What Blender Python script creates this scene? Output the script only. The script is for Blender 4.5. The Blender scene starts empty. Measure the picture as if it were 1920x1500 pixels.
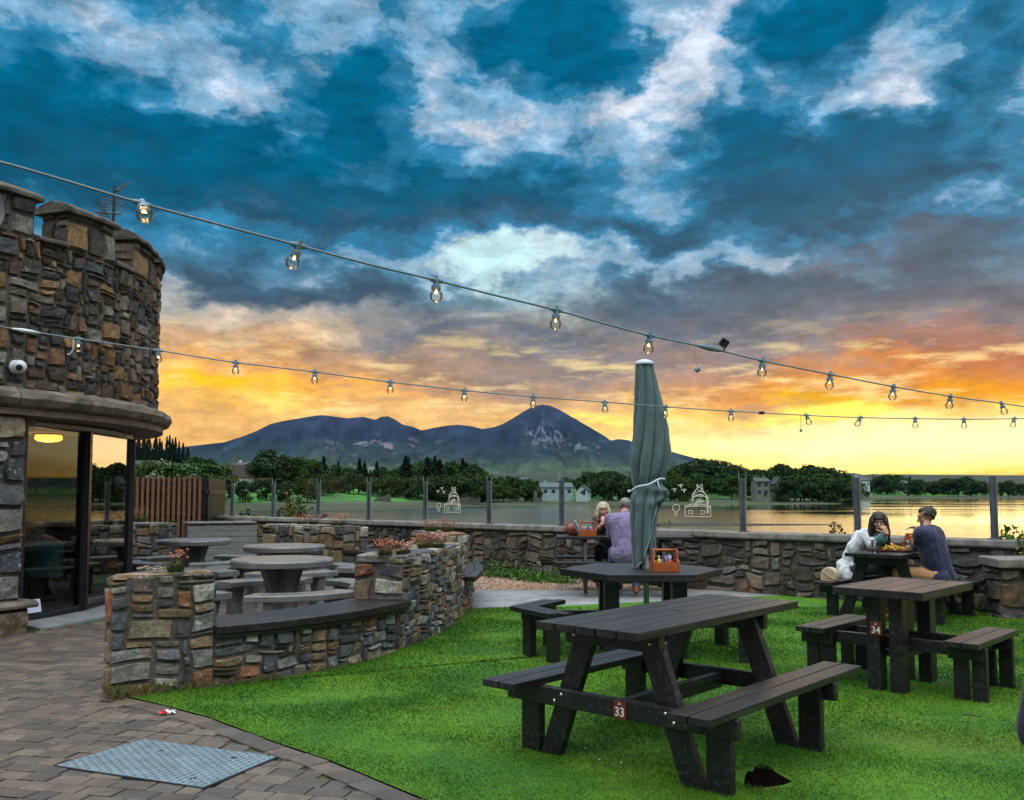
import bpy, math, random
import numpy as np
from math import sin, cos, pi, radians, sqrt, atan2
from mathutils import Vector, Matrix, noise
R = random.Random(7)
SC = bpy.context.scene
COL = SC.collection
V = Vector
# ------------------------------------------------------------------ camera
F = 1750.0; PITCH = radians(4.0); EYE = V((0, 0, 1.5)); PY = 800.0
cam_d = bpy.data.cameras.new('camera'); cam = bpy.data.objects.new('camera', cam_d); COL.objects.link(cam)
cam.location = EYE; cam.rotation_euler = (pi/2 + PITCH, 0, 0)
cam_d.sensor_width = 36; cam_d.lens = F/1920*36; cam_d.shift_y = (PY-750)/1920
cam_d.clip_start = .05; cam_d.clip_end = 60000
SC.camera = cam
def ray(px, py):
    cx = (px-960)/F; cy = (PY-py)/F
    return V((cx, cos(PITCH)-cy*sin(PITCH), sin(PITCH)+cy*cos(PITCH)))
def gp(px, py, z=0.0):
    d = ray(px, py); t = (z-EYE.z)/d.z
    return EYE + d*t
def at(px, py, D):
    d = ray(px, py); return EYE + d*(D/d.y)
# ------------------------------------------------------------------ object helpers
def tag(o, label=None, cat=None, group=None, kind=None):
    if label: o['label'] = label
    if cat: o['category'] = cat
    if group: o['group'] = group
    if kind: o['kind'] = kind
    return o
def empty(name, loc=(0, 0, 0), rz=0, label=None, cat=None, group=None):
    o = bpy.data.objects.new(name, None); COL.objects.link(o)
    o.location = loc; o.rotation_euler = (0, 0, rz); o.empty_display_size = .2
    return tag(o, label, cat, group)
def kids(o): return [c for c in bpy.data.objects if c.parent == o]
def copy_tree(o, loc=None, rz=None, scale=None, label=None, group=None, parent=None, _k=None):
    if _k is None:
        _k = {}
        for c in bpy.data.objects:
            if c.parent: _k.setdefault(c.parent.name, []).append(c)
    c = o.copy(); COL.objects.link(c); c.parent = parent
    for ch in _k.get(o.name, []): copy_tree(ch, parent=c, _k=_k)
    if loc is not None: c.location = loc
    if rz is not None: c.rotation_euler = (0, 0, rz)
    if scale is not None: c.scale = scale
    if label: c['label'] = label
    if group: c['group'] = group
    return c
class MB:
    def __init__(s): s.v = []; s.f = []; s.m = []
    def add(s, vs, fs, mi=0):
        o = len(s.v); s.v += [tuple(v) for v in vs]
        s.f += [tuple(i+o for i in f) for f in fs]; s.m += [mi]*len(fs); return s
    def box(s, c, size, rot=None, mi=0, taper=1.0):
        hx, hy, hz = size[0]/2, size[1]/2, size[2]/2
        vs = []
        for z in (-1, 1):
            t = 1 if z < 0 else taper
            for x, y in ((-1, -1), (1, -1), (1, 1), (-1, 1)):
                v = V((x*hx*t, y*hy*t, z*hz))
                if rot is not None: v = rot @ v
                vs.append(v+V(c))
        return s.add(vs, [(3, 2, 1, 0), (4, 5, 6, 7), (0, 1, 5, 4), (1, 2, 6, 5), (2, 3, 7, 6), (3, 0, 4, 7)], mi)
    def prism(s, poly, z0, z1, mi=0):
        n = len(poly)
        vs = [(p[0], p[1], z0) for p in poly]+[(p[0], p[1], z1) for p in poly]
        fs = [tuple(range(n-1, -1, -1)), tuple(range(n, 2*n))]+[(i, (i+1) % n, n+(i+1) % n, n+i) for i in range(n)]
        return s.add(vs, fs, mi)
    def beam(s, a, b, w, h, mi=0, up=(0, 0, 1)):
        a = V(a); b = V(b); d = (b-a); L = d.length; d.normalize()
        side = d.cross(V(up)).normalized(); u = side.cross(d)
        vs = []
        for p in (a, b):
            for x, y in ((-1, -1), (1, -1), (1, 1), (-1, 1)): vs.append(p+side*(x*w/2)+u*(y*h/2))
        return s.add(vs, [(0, 1, 2, 3), (7, 6, 5, 4), (4, 5, 1, 0), (5, 6, 2, 1), (6, 7, 3, 2), (7, 4, 0, 3)], mi)
    def tube(s, pts, r, n=8, mi=0, cap=True):
        pts = [V(p) for p in pts]; rs = r if isinstance(r, (list, tuple)) else [r]*len(pts)
        vs = []; prev = None
        for i, p in enumerate(pts):
            a = pts[max(0, i-1)]; b = pts[min(len(pts)-1, i+1)]; d = (b-a).normalized()
            if prev is None:
                ref = V((0, 0, 1)) if abs(d.z) < .9 else V((1, 0, 0)); x = d.cross(ref).normalized()
            else:
                x = (prev-d*prev.dot(d)).normalized()
            prev = x; y = d.cross(x)
            for k in range(n):
                t = 2*pi*k/n; vs.append(p+(x*cos(t)+y*sin(t))*rs[i])
        fs = []
        for i in range(len(pts)-1):
            for k in range(n): fs.append((i*n+k, i*n+(k+1) % n, (i+1)*n+(k+1) % n, (i+1)*n+k))
        if cap: fs += [tuple(range(n-1, -1, -1)), tuple(range((len(pts)-1)*n, len(pts)*n))]
        return s.add(vs, fs, mi)
    def lathe(s, prof, n=24, c=(0, 0, 0), mi=0, rot=None, cap=True):
        vs = []
        for r, z in prof:
            for k in range(n):
                t = 2*pi*k/n; v = V((r*cos(t), r*sin(t), z))
                if rot is not None: v = rot @ v
                vs.append(v+V(c))
        fs = []
        for i in range(len(prof)-1):
            for k in range(n): fs.append((i*n+k, i*n+(k+1) % n, (i+1)*n+(k+1) % n, (i+1)*n+k))
        if cap:
            fs += [tuple(range(n-1, -1, -1)), tuple(range((len(prof)-1)*n, len(prof)*n))]
        return s.add(vs, fs, mi)
    def ball(s, c, r, n=12, mi=0, rot=None):
        r = V(r) if not isinstance(r, (int, float)) else V((r, r, r))
        vs = []; m = n//2
        for i in range(1, m):
            ph = pi*i/m
            for k in range(n):
                t = 2*pi*k/n; v = V((r.x*sin(ph)*cos(t), r.y*sin(ph)*sin(t), -r.z*cos(ph)))
                if rot is not None: v = rot @ v
                vs.append(v+V(c))
        b = V((0, 0, -r.z)); t_ = V((0, 0, r.z))
        if rot is not None: b = rot @ b; t_ = rot @ t_
        vs += [b+V(c), t_+V(c)]; B = (m-1)*n
        fs = [(B, (k+1) % n, k) for k in range(n)]+[(B+1, (m-2)*n+k, (m-2)*n+(k+1) % n) for k in range(n)]
        for i in range(m-2):
            for k in range(n): fs.append((i*n+k, i*n+(k+1) % n, (i+1)*n+(k+1) % n, (i+1)*n+k))
        return s.add(vs, fs, mi)
    def cap(s, a, b, ra, rb, n=12):
        a = V(a); b = V(b); d = b-a
        if d.length < 1e-5: return s.ball(a, ra, n)
        q = d.to_track_quat('Z', 'Y').to_matrix(); L = d.length; pr = []
        for i in range(0, 5): t = pi/2*i/4; pr.append((max(1e-4, ra*sin(t)), -ra*cos(t)))
        for i in range(0, 5): t = pi/2*(1-i/4); pr.append((max(1e-4, rb*sin(t)), L+rb*cos(t)))
        return s.lathe(pr, n, a, 0, q)
    def sweep(s, path, prof, closed=False, mi=0, up=V((0, 0, 1))):
        """path: list of (point, outward normal); prof: list of (offset along normal, z)"""
        n = len(prof); vs = []
        for p, nn in path:
            for o, z in prof: vs.append(p+nn*o+V((0, 0, z)))
        fs = []
        for i in range(len(path)-1):
            for k in range(n): fs.append((i*n+k, (i+1)*n+k, (i+1)*n+(k+1) % n, i*n+(k+1) % n))
        if not closed: fs += [tuple(range(n)), tuple(range(len(path)*n-1, (len(path)-1)*n-1, -1))]
        return s.add(vs, fs, mi)
    def build(s, name, mats, parent=None, smooth=False, bevel=0, seg=2, loc=None):
        me = bpy.data.meshes.new(name); me.from_pydata(s.v, [], s.f)
        if not isinstance(mats, (list, tuple)): mats = [mats]
        for m in mats: me.materials.append(m)
        me.polygons.foreach_set('material_index', s.m)
        if smooth: me.polygons.foreach_set('use_smooth', [True]*len(me.polygons))
        me.update()
        o = bpy.data.objects.new(name, me); COL.objects.link(o)
        if parent: o.parent = parent
        if loc is not None: o.location = loc
        if bevel:
            b = o.modifiers.new('bevel', 'BEVEL'); b.width = bevel; b.segments = seg; b.limit_method = 'ANGLE'; b.angle_limit = radians(35)
            b.harden_normals = False
        return o
def np_mesh(name, verts, faces, mats, parent=None, smooth=False, nside=4):
    me = bpy.data.meshes.new(name); nv = len(verts); nf = len(faces)
    me.vertices.add(nv); me.vertices.foreach_set('co', np.asarray(verts, dtype=np.float32).ravel())
    me.loops.add(nf*nside); me.loops.foreach_set('vertex_index', np.asarray(faces, dtype=np.int32).ravel())
    me.polygons.add(nf); me.polygons.foreach_set('loop_start', np.arange(0, nf*nside, nside, dtype=np.int32))
    me.polygons.foreach_set('loop_total', np.full(nf, nside, dtype=np.int32))
    if smooth: me.polygons.foreach_set('use_smooth', np.ones(nf, dtype=bool))
    if not isinstance(mats, (list, tuple)): mats = [mats]
    for m in mats: me.materials.append(m)
    me.update(calc_edges=True); me.validate()
    o = bpy.data.objects.new(name, me); COL.objects.link(o)
    if parent: o.parent = parent
    return o
def bake(t):
    "evaluate one temporary object (modifiers, text) in a scene of its own and return the mesh"
    s2 = bpy.data.scenes.new('tmp'); s2.collection.objects.link(t); vl = s2.view_layers[0]; vl.update(); dg = vl.depsgraph
    me = bpy.data.meshes.new_from_object(t.evaluated_get(dg)); bpy.data.objects.remove(t); bpy.data.scenes.remove(s2); return me
def text_mesh(txt, size, mat_, parent, mw, ext=.0008, name='lettering', align='LEFT'):
    cu = bpy.data.curves.new(name, 'FONT'); cu.body = txt; cu.size = size; cu.extrude = ext; cu.align_x = align; cu.offset = size*.012
    t = bpy.data.objects.new('tmp', cu); me = bake(t); bpy.data.curves.remove(cu)
    me.materials.clear(); me.materials.append(mat_); o = bpy.data.objects.new(name, me); COL.objects.link(o); o.parent = parent; o.matrix_local = mw; return o
# ------------------------------------------------------------------ materials
class NT:
    def __init__(s, nt): s.nt = nt; s.L = nt.links
    def n(s, t, **kw):
        x = s.nt.nodes.new(t)
        for k, v in kw.items():
            if k.startswith('i_'):
                key = k[2:]; key = int(key) if key.isdigit() else key.replace('_', ' ')
                if hasattr(v, 'is_output'): s.L.new(v, x.inputs[key])
                else: x.inputs[key].default_value = v
            else: setattr(x, k, v)
        return x
    def math(s, op, a, b=0.0, c=0.0, clamp=False):
        x = s.nt.nodes.new('ShaderNodeMath'); x.operation = op; x.use_clamp = clamp
        for i, q in enumerate((a, b, c)):
            if hasattr(q, 'is_output'): s.L.new(q, x.inputs[i])
            else: x.inputs[i].default_value = q
        return x.outputs[0]
    def vm(s, op, a, b=(0, 0, 0), c=None, out=0):
        x = s.nt.nodes.new('ShaderNodeVectorMath'); x.operation = op
        for i, q in enumerate((a, b, c)):
            if q is None: continue
            if hasattr(q, 'is_output'): s.L.new(q, x.inputs[i])
            else: x.inputs[i].default_value = q
        return x.outputs[out]
    def ramp(s, fac, stops, interp='LINEAR'):
        x = s.nt.nodes.new('ShaderNodeValToRGB'); x.color_ramp.interpolation = interp
        e = x.color_ramp.elements
        while len(e) < len(stops): e.new(0.5)
        for i, (p, c) in enumerate(stops):
            e[i].position = p
            e[i].color = (c[0], c[1], c[2], 1) if not isinstance(c, (int, float)) else (c, c, c, 1)
        if hasattr(fac, 'is_output'): s.L.new(fac, x.inputs[0])
        return x.outputs[0]
    def mix(s, f, a, b, mode='MIX', clampf=True):
        x = s.nt.nodes.new('ShaderNodeMix'); x.data_type = 'RGBA'; x.blend_type = mode
        for i, q in ((0, f), (6, a), (7, b)):
            if hasattr(q, 'is_output'): s.L.new(q, x.inputs[i])
            elif i == 0: x.inputs[i].default_value = q
            else: x.inputs[i].default_value = (q[0], q[1], q[2], 1)
        return x.outputs[2]
    def noise(s, vec, scale, detail=4, rough=.55, dist=0.0, out=0):
        x = s.nt.nodes.new('ShaderNodeTexNoise'); x.inputs['Scale'].default_value = scale
        x.inputs['Detail'].default_value = detail; x.inputs['Roughness'].default_value = rough; x.inputs['Distortion'].default_value = dist
        if vec is not None: s.L.new(vec, x.inputs['Vector'])
        return x.outputs[out]
    def mr(s, v, a, b, c=0.0, d=1.0, t='SMOOTHSTEP'):
        x = s.nt.nodes.new('ShaderNodeMapRange'); x.interpolation_type = t; s.L.new(v, x.inputs[0])
        for i, q in enumerate((a, b, c, d)): x.inputs[i+1].default_value = q
        return x.outputs[0]
def newmat(name):
    m = bpy.data.materials.new(name); m.use_nodes = True; nt = m.node_tree; nt.nodes.clear()
    T = NT(nt); out = T.n('ShaderNodeOutputMaterial'); p = T.n('ShaderNodeBsdfPrincipled'); nt.links.new(p.outputs[0], out.inputs[0])
    return m, T, p, out
def coords(T, kind='Object'):
    return T.n('ShaderNodeTexCoord').outputs[kind]
def stretched(T, sc, kind='Object'):
    return T.vm('MULTIPLY', coords(T, kind), sc)
def mat(name, col, rough=.6, var=.25, scale=8, metal=0, bump=.0, bscale=40, spec=.5, col2=None, sc3=(1, 1, 1), trans=0, detail=5, sheen=0):
    m, T, p, _ = newmat(name); c = stretched(T, sc3)
    n = T.noise(c, scale, detail)
    c2 = col2 or tuple(x*(1-var) for x in col); c1 = col if col2 else tuple(min(1, x*(1+var)) for x in col)
    T.L.new(T.ramp(n, [(.3, c2), (.7, c1)]), p.inputs['Base Color'])
    p.inputs['Metallic'].default_value = metal; p.inputs['Specular IOR Level'].default_value = spec
    T.L.new(T.mr(T.noise(c, scale*2.3, 3), .3, .7, max(0, rough-.1), min(1, rough+.1)), p.inputs['Roughness'])
    if trans: p.inputs['Transmission Weight'].default_value = trans
    if sheen: p.inputs['Sheen Weight'].default_value = sheen
    if bump:
        b = T.n('ShaderNodeBump', i_Strength=bump, i_Distance=.01); T.L.new(T.noise(c, bscale, 6), b.inputs['Height'])
        T.L.new(b.outputs[0], p.inputs['Normal'])
    return m
def flat(name, col, rough=.5, metal=0, emit=None, es=0):
    m, T, p, _ = newmat(name); p.inputs['Base Color'].default_value = (*col, 1)
    p.inputs['Roughness'].default_value = rough; p.inputs['Metallic'].default_value = metal
    if emit: p.inputs['Emission Color'].default_value = (*emit, 1); p.inputs['Emission Strength'].default_value = es
    return m
def stone_mat(name, stops, lich=.35, gain=1.0, nsc=7):
    m, T, p, _ = newmat(name); c = coords(T)
    g = T.n('ShaderNodeNewGeometry'); r = g.outputs['Random Per Island']
    base = T.ramp(r, stops, 'CONSTANT')
    n1 = T.noise(c, nsc, 6, .62); n2 = T.noise(c, nsc*5, 5, .65)
    base = T.mix(1, base, T.ramp(n1, [(.25, .45), (.75, 1.5)]), 'MULTIPLY')
    base = T.mix(.8, base, T.ramp(n2, [(.3, .42), (.7, 1.5)]), 'MULTIPLY')
    rust = T.mr(T.noise(c, nsc*.6, 4), .56, .72)
    base = T.mix(T.math('MULTIPLY', rust, .5), base, (.25*gain, .12*gain, .045*gain))
    li = T.mr(T.noise(c, nsc*2.2, 8, .72), .57, .66)
    li = T.math('MULTIPLY', li, T.mr(T.math('FRACT', T.math('MULTIPLY', r, 7.31)), .35, .75))
    base = T.mix(T.math('MULTIPLY', li, lich), base, (.52*gain, .52*gain, .48*gain))
    T.L.new(base, p.inputs['Base Color']); p.inputs['Roughness'].default_value = .78; p.inputs['Specular IOR Level'].default_value = .4
    b = T.n('ShaderNodeBump', i_Strength=.9, i_Distance=.014)
    T.L.new(T.math('ADD', T.noise(c, nsc*4, 8, .68), T.math('MULTIPLY', T.noise(c, nsc*1.3, 2), 1.2)), b.inputs['Height']); T.L.new(b.outputs[0], p.inputs['Normal'])
    return m
S_WALL = [(0, (.095, .098, .10)), (.1, (.055, .060, .068)), (.22, (.21, .21, .195)), (.33, (.15, .11, .065)), (.42, (.11, .12, .135)), (.50, (.21, .15, .08)),
          (.59, (.24, .17, .095)), (.68, (.18, .175, .155)), (.76, (.07, .08, .09)), (.82, (.24, .20, .13)), (.88, (.22, .10, .05)), (.94, (.36, .35, .30))]
S_TOWER = [(0, (.050, .050, .052)), (.12, (.09, .08, .07)), (.24, (.17, .09, .045)), (.33, (.060, .068, .078)), (.44, (.16, .13, .10)), (.56, (.26, .16, .07)),
           (.65, (.06, .055, .05)), (.76, (.14, .12, .09)), (.84, (.09, .055, .035)), (.92, (.2, .19, .165))]
S_SEA = [(0, (.07, .06, .05)), (.3, (.11, .095, .075)), (.5, (.06, .06, .062)), (.7, (.15, .12, .09)), (.85, (.2, .17, .14)), (.95, (.14, .14, .14))]
M = {}
M['stone'] = stone_mat('patio_stone', S_WALL, .75)
M['stone_tower'] = stone_mat('tower_stone', S_TOWER, .45)
M['stone_sea'] = stone_mat('sea_wall_stone', S_SEA, .35, nsc=4)
M['mortar'] = mat('mortar', (.095, .088, .070), .95, .4, 14, bump=.8, bscale=50)
M['mortar_dark'] = mat('mortar_dark', (.085, .075, .06), .95, .4, 10, bump=.8, bscale=40)
M['coping'] = mat('coping_concrete', (.16, .15, .135), .8, .5, 5, bump=.6, bscale=30, detail=8)
M['cornice'] = mat('cornice_concrete', (.15, .125, .095), .85, .5, 4, bump=.7, bscale=22, detail=8)
def timber(name, a, b, rough=.5):
    m, T, p, _ = newmat(name); c = coords(T, 'Object')
    g = T.n('ShaderNodeNewGeometry'); r = g.outputs['Random Per Island']
    gr = T.noise(T.vm('MULTIPLY', c, (3, 3, 3)), 6, 6, .6); fine = T.noise(T.vm('MULTIPLY', c, (26, 26, 26)), 5, 5, .7)
    col = T.mix(T.mr(gr, .3, .7), a, b)
    col = T.mix(.6, col, T.ramp(r, [(0, .75), (1, 1.3)]), 'MULTIPLY')
    stn = T.noise(T.vm('MULTIPLY', c, (1.3, 34, 34)), 1, 5, .65); col = T.mix(T.math('MULTIPLY', T.mr(stn, .48, .70), .7), col, (.050, .050, .054))
    stain = T.noise(c, 5, 5, .7); col = T.mix(T.math('MULTIPLY', T.mr(stain, .56, .68), .35), col, (.035, .032, .028))
    sp = T.mr(T.noise(c, 37, 3), .66, .72); col = T.mix(T.math('MULTIPLY', sp, .25), col, (.07, .065, .06))
    T.L.new(col, p.inputs['Base Color'])
    T.L.new(T.mr(fine, .3, .7, rough-.1, rough+.14), p.inputs['Roughness']); p.inputs['Specular IOR Level'].default_value = .5
    b_ = T.n('ShaderNodeBump', i_Strength=.55, i_Distance=.004); T.L.new(fine, b_.inputs['Height']); T.L.new(b_.outputs[0], p.inputs['Normal'])
    return m
M['timber'] = timber('black_recycled_timber', (.004, .0036, .0045), (.010, .0085, .0085), .40)
M['board'] = timber('dark_bench_board', (.006, .004, .005), (.014, .008, .008), .38)
M['concrete'] = mat('cast_concrete', (.15, .155, .15), .30, .22, 6, bump=.15, bscale=60, spec=.6)
M['path'] = mat('path_concrete', (.20, .21, .21), .7, .3, 2.5, bump=.4, bscale=40)
M['steel'] = mat('galvanised_post', (.12, .15, .18), .42, .3, 9, metal=.6)
M['bolt'] = flat('bolt_steel', (.6, .58, .52), .25, 1)
M['dark'] = mat('dark_frame', (.02, .02, .024), .35, .3, 12)
M['white'] = mat('white_plastic', (.62, .66, .68), .4, .1, 10)
M['cable'] = mat('grey_cable', (.14, .21, .24), .45, .15, 30)
M['holder'] = mat('grey_lamp_holder', (.12, .20, .24), .4, .12, 20)
M['fabric'] = mat('grey_green_canvas', (.070, .124, .124), .85, .2, 4, bump=.3, bscale=220, sheen=.3)
M['wood_fence'] = timber('brown_fence_timber', (.10, .045, .02), (.24, .11, .045), .7)
M['caddy'] = mat('orange_pine', (.36, .085, .018), .4, .35, 9, sc3=(1, 1, 6))
M['greyboard'] = mat('weathered_grey_board', (.20, .215, .21), .6, .3, 5, sc3=(1, 1, 14))
M['soil'] = mat('dark_soil', (.005, .0035, .003), 1.0, .5, 20, bump=1, bscale=50, spec=0)
def glass_arch(name, tint=(.9, .97, .95), ior=1.5, extra=1.0):
    m, T, p, out = newmat(name); T.nt.nodes.remove(p)
    tr = T.n('ShaderNodeBsdfTransparent', i_Color=(*tint, 1)); gl = T.n('ShaderNodeBsdfGlossy', i_Roughness=.01)
    fr = T.n('ShaderNodeFresnel', i_IOR=ior); mx = T.n('ShaderNodeMixShader')
    T.L.new(T.math('MULTIPLY', fr.outputs[0], extra, clamp=True), mx.inputs[0]); T.L.new(tr.outputs[0], mx.inputs[1]); T.L.new(gl.outputs[0], mx.inputs[2]); T.L.new(mx.outputs[0], out.inputs[0])
    return m
M['glass'] = glass_arch('clear_screen_glass', (.93, .975, .955), 1.22, .14)
M['window'] = glass_arch('window_glass', (.80, .82, .80), 2.1, 1.7)
M['bulb'] = glass_arch('bulb_glass', (.95, .91, .84), 1.5, .9)
M['filament'] = flat('glowing_filament', (1, .6, .2), .5, 0, (1, .55, .20), 9)
M['drink'] = glass_arch('tumbler_glass', (.95, .97, .97), 1.5, 1.6)
# ------------------------------------------------------------------ sky
SC.view_settings.view_transform = 'Standard'; SC.view_settings.look = 'None'; SC.view_settings.exposure = 0; SC.view_settings.gamma = 1
SUN_AZ = atan2(1780-960, F); SUN_EL = radians(5.5)
def azel(px, py):
    d = ray(px, py).normalized(); return atan2(d.x, d.y), math.asin(d.z)
def sky_tables():
    """The sunset clouds as directions: 32 azimuths x N elevations of (clear colour, cloud thickness) and (cloud colour)."""
    dark = [(70, 210, 230, 120, .6), (330, 300, 380, 70, .7), (690, 190, 100, 80, 1.0), (640, 240, 80, 40, .7), (480, 345, 420, 60, .7), (760, 385, 420, 52, .75), (930, 400, 210, 38, .45),
            (1040, 70, 160, 85, 1.1), (1120, 150, 110, 50, .7), (1050, 285, 150, 36, .7), (1500, 50, 125, 75, 1.1), (1600, 20, 70, 40, .5), (1830, 130, 85, 60, .85), (1850, 10, 150, 30, .7),
            (1370, 240, 130, 90, .65), (1560, 300, 260, 80, .75), (1760, 320, 190, 70, .6), (1480, 350, 180, 44, .6), (1230, 430, 200, 38, .7), (1650, 425, 280, 44, .7),
            (1330, 560, 280, 65, .8), (1620, 580, 340, 80, .85), (1860, 480, 130, 50, .5), (600, 540, 280, 36, .75), (440, 480, 200, 50, .5), (960, 640, 240, 36, .75),
            (900, 715, 260, 28, .65), (1350, 670, 230, 38, .6), (1750, 645, 280, 32, .7), (560, 662, 70, 18, .9), (420, 680, 130, 12, .6), (700, 640, 120, 12, .5), (1750, 725, 180, 12, .6), (1560, 715, 160, 10, .5), (400, 612, 110, 13, .8), (640, 600, 120, 16, .7), (500, 700, 60, 12, .5), (330, 760, 120, 14, .6), (700, 750, 140, 14, .5), (1640, 745, 200, 16, .6), (1380, 770, 120, 10, .5), (1800, 690, 200, 14, .6), (800, 640, 60, 22, .3), (640, 700, 80, 14, .3), (560, 140, 90, 40, .2),
            (1450, 200, 60, 40, .3), (100, 340, 200, 60, .4), (800, 320, 160, 30, .4), (1450, 828, 160, 6, .3), (400, 30, 200, 34, .35), (620, 130, 120, 26, .25), (850, 560, 120, 24, .4), (1100, 720, 200, 24, .4)]
    light = [(200, 240, 90, 22, .5), (460, 240, 110, 26, .6), (330, 175, 110, 26, .5), (1450, 150, 90, 36, .6), (1660, 190, 140, 34, .55), (1760, 385, 110, 22, .6), (1310, 350, 90, 24, .5), (720, 285, 110, 26, .6), (880, 335, 120, 20, .55), (60, 120, 90, 24, .4), (1560, 420, 120, 16, .5), (1150, 560, 120, 18, .5), (620, 470, 120, 16, .4), (560, 90, 240, 60, .18), (330, 110, 160, 60, .15), (230, 90, 60, 30, .2), (860, 200, 110, 100, .55), (1010, 215, 90, 50, .5), (1280, 150, 100, 120, .6), (1330, 40, 90, 60, .5), (1120, 335, 130, 36, .4),
             (1250, 215, 80, 60, .4), (1700, 80, 160, 50, .3), (1890, 320, 60, 90, .6), (1400, 430, 50, 50, .5), (920, 500, 130, 30, 1.0), (1190, 482, 200, 20, .5), (500, 170, 120, 50, .25),
             (420, 725, 240, 60, 1.0), (380, 600, 200, 30, .6), (650, 740, 160, 30, .6), (1560, 772, 150, 34, .7), (60, 55, 120, 50, .3), (1500, 465, 110, 20, .6), (1050, 560, 110, 26, .4), (1230, 780, 300, 30, .4), (520, 592, 240, 20, .9), (1130, 270, 70, 40, .2)]
    tints = [(560, 430, 330, 26, (.15, .17, .22), .75), (960, 425, 230, 22, (.16, .17, .22), .7), (1270, 448, 170, 18, (.14, .16, .22), .6), (1620, 455, 260, 20, (.16, .17, .25), .6), (620, 560, 240, 20, (.16, .18, .23), .6), (1700, 720, 420, 64, (.90, .28, .03), .85), (1880, 660, 200, 40, (.62, .17, .09), .7), (1450, 735, 220, 36, (.85, .38, .09), .6), (600, 705, 330, 60, (1.12, .52, .11), .7), (340, 640, 220, 50, (1.1, .58, .20), .7), (340, 820, 120, 20, (1.15, .68, .25), .6),
             (440, 735, 120, 26, (1.1, .60, .04), .8), (510, 765, 60, 12, (1.2, .8, .25), .7), (350, 790, 140, 14, (.95, .50, .16), .5), (560, 640, 120, 12, (1.05, .80, .42), .5), (500, 775, 260, 26, (1.0, .60, .16), .5), (1180, 790, 220, 30, (1.15, .75, .20), .75), (1230, 830, 300, 30, (1.25, .95, .35), .7), (800, 780, 120, 16, (1.2, .85, .35), .6), (1350, 700, 160, 34, (.50, .30, .24), .6), (880, 690, 260, 44, (.30, .27, .27), .6),
             (1560, 772, 130, 20, (1.2, .80, .04), .95), (1900, 738, 200, 18, (1.1, .45, .02), .7), (930, 505, 170, 44, (.58, .86, .92), .9), (560, 590, 260, 26, (.95, .66, .40), .5),
             (1500, 460, 90, 20, (.86, .62, .48), .5), (1600, 480, 260, 20, (.80, .52, .40), .4), (1820, 580, 260, 60, (.15, .14, .22), .6), (1250, 655, 160, 30, (.36, .22, .22), .5), (1040, 760, 200, 16, (.80, .50, .26), .5),
             (1700, 790, 500, 16, (1.2, .98, .30), .7), (1850, 832, 560, 34, (1.35, 1.22, .85), 1.0), (1500, 850, 700, 16, (1.25, 1.08, .45), .6), (1650, 888, 600, 18, (1.2, .85, .10), .6)]
    els = [-.004, .008, .018, .028, .038, .048, .06, .074, .09, .107, .125, .145, .168, .192, .218, .246, .276, .308, .343, .38, .42, .46, .50]
    azs = np.linspace(-.54, .54, 32)
    gap = [(0, (1.0, .80, .32)), (.055, (1.0, .66, .26)), (.105, (1.0, .58, .25)), (.155, (.95, .64, .36)), (.205, (.62, .68, .64)), (.28, (.74, .80, .86)), (.4, (.72, .77, .87)), (.55, (.62, .73, .90))]
    cld = [(0, (.85, .40, .10)), (.055, (.68, .33, .12)), (.10, (.40, .26, .18)), (.145, (.17, .18, .21)), (.195, (.075, .115, .165)), (.26, (.025, .095, .16)), (.35, (.010, .115, .215)), (.55, (.008, .14, .28))]
    def lut(tab, e): return np.array([np.interp(e, [t[0] for t in tab], [t[1][k] for t in tab]) for k in range(3)])
    ae = {}
    def bl(b, a, e):
        k = (b[0], b[1])
        if k not in ae: ae[k] = azel(*k)
        ba, be = ae[k]
        if abs(a-ba)*F > 1.5*b[2] or abs(e-be)*F > 1.5*b[3]: return 0.0
        d = sqrt(((a-ba)*F/b[2])**2+((e-be)*F/b[3])**2)
        t = min(1, max(0, (1.45-d)/1.2)); return t*t*(3-2*t)
    rows = []
    for e in els:
        r1 = []; r2 = []
        for a in azs:
            D = .37
            for b in dark: D += b[4]*1.12*bl(b, a, e)
            for b in light: D -= b[4]*.9*bl(b, a, e)
            g = lut(gap, e); c = lut(cld, e)
            for t in tints:
                k = t[5]*bl(t, a, e); tc = np.array(t[4]); g = g*(1-k)+tc*k; k2 = k*(.75 if t[1] > 600 else .35); c = c*(1-k2)+tc*.72*k2
            r1.append((*g, min(1, max(0, D/2.4+.30)))); r2.append((*c, 1))
        rows.append((e, r1, r2))
    return rows
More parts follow.
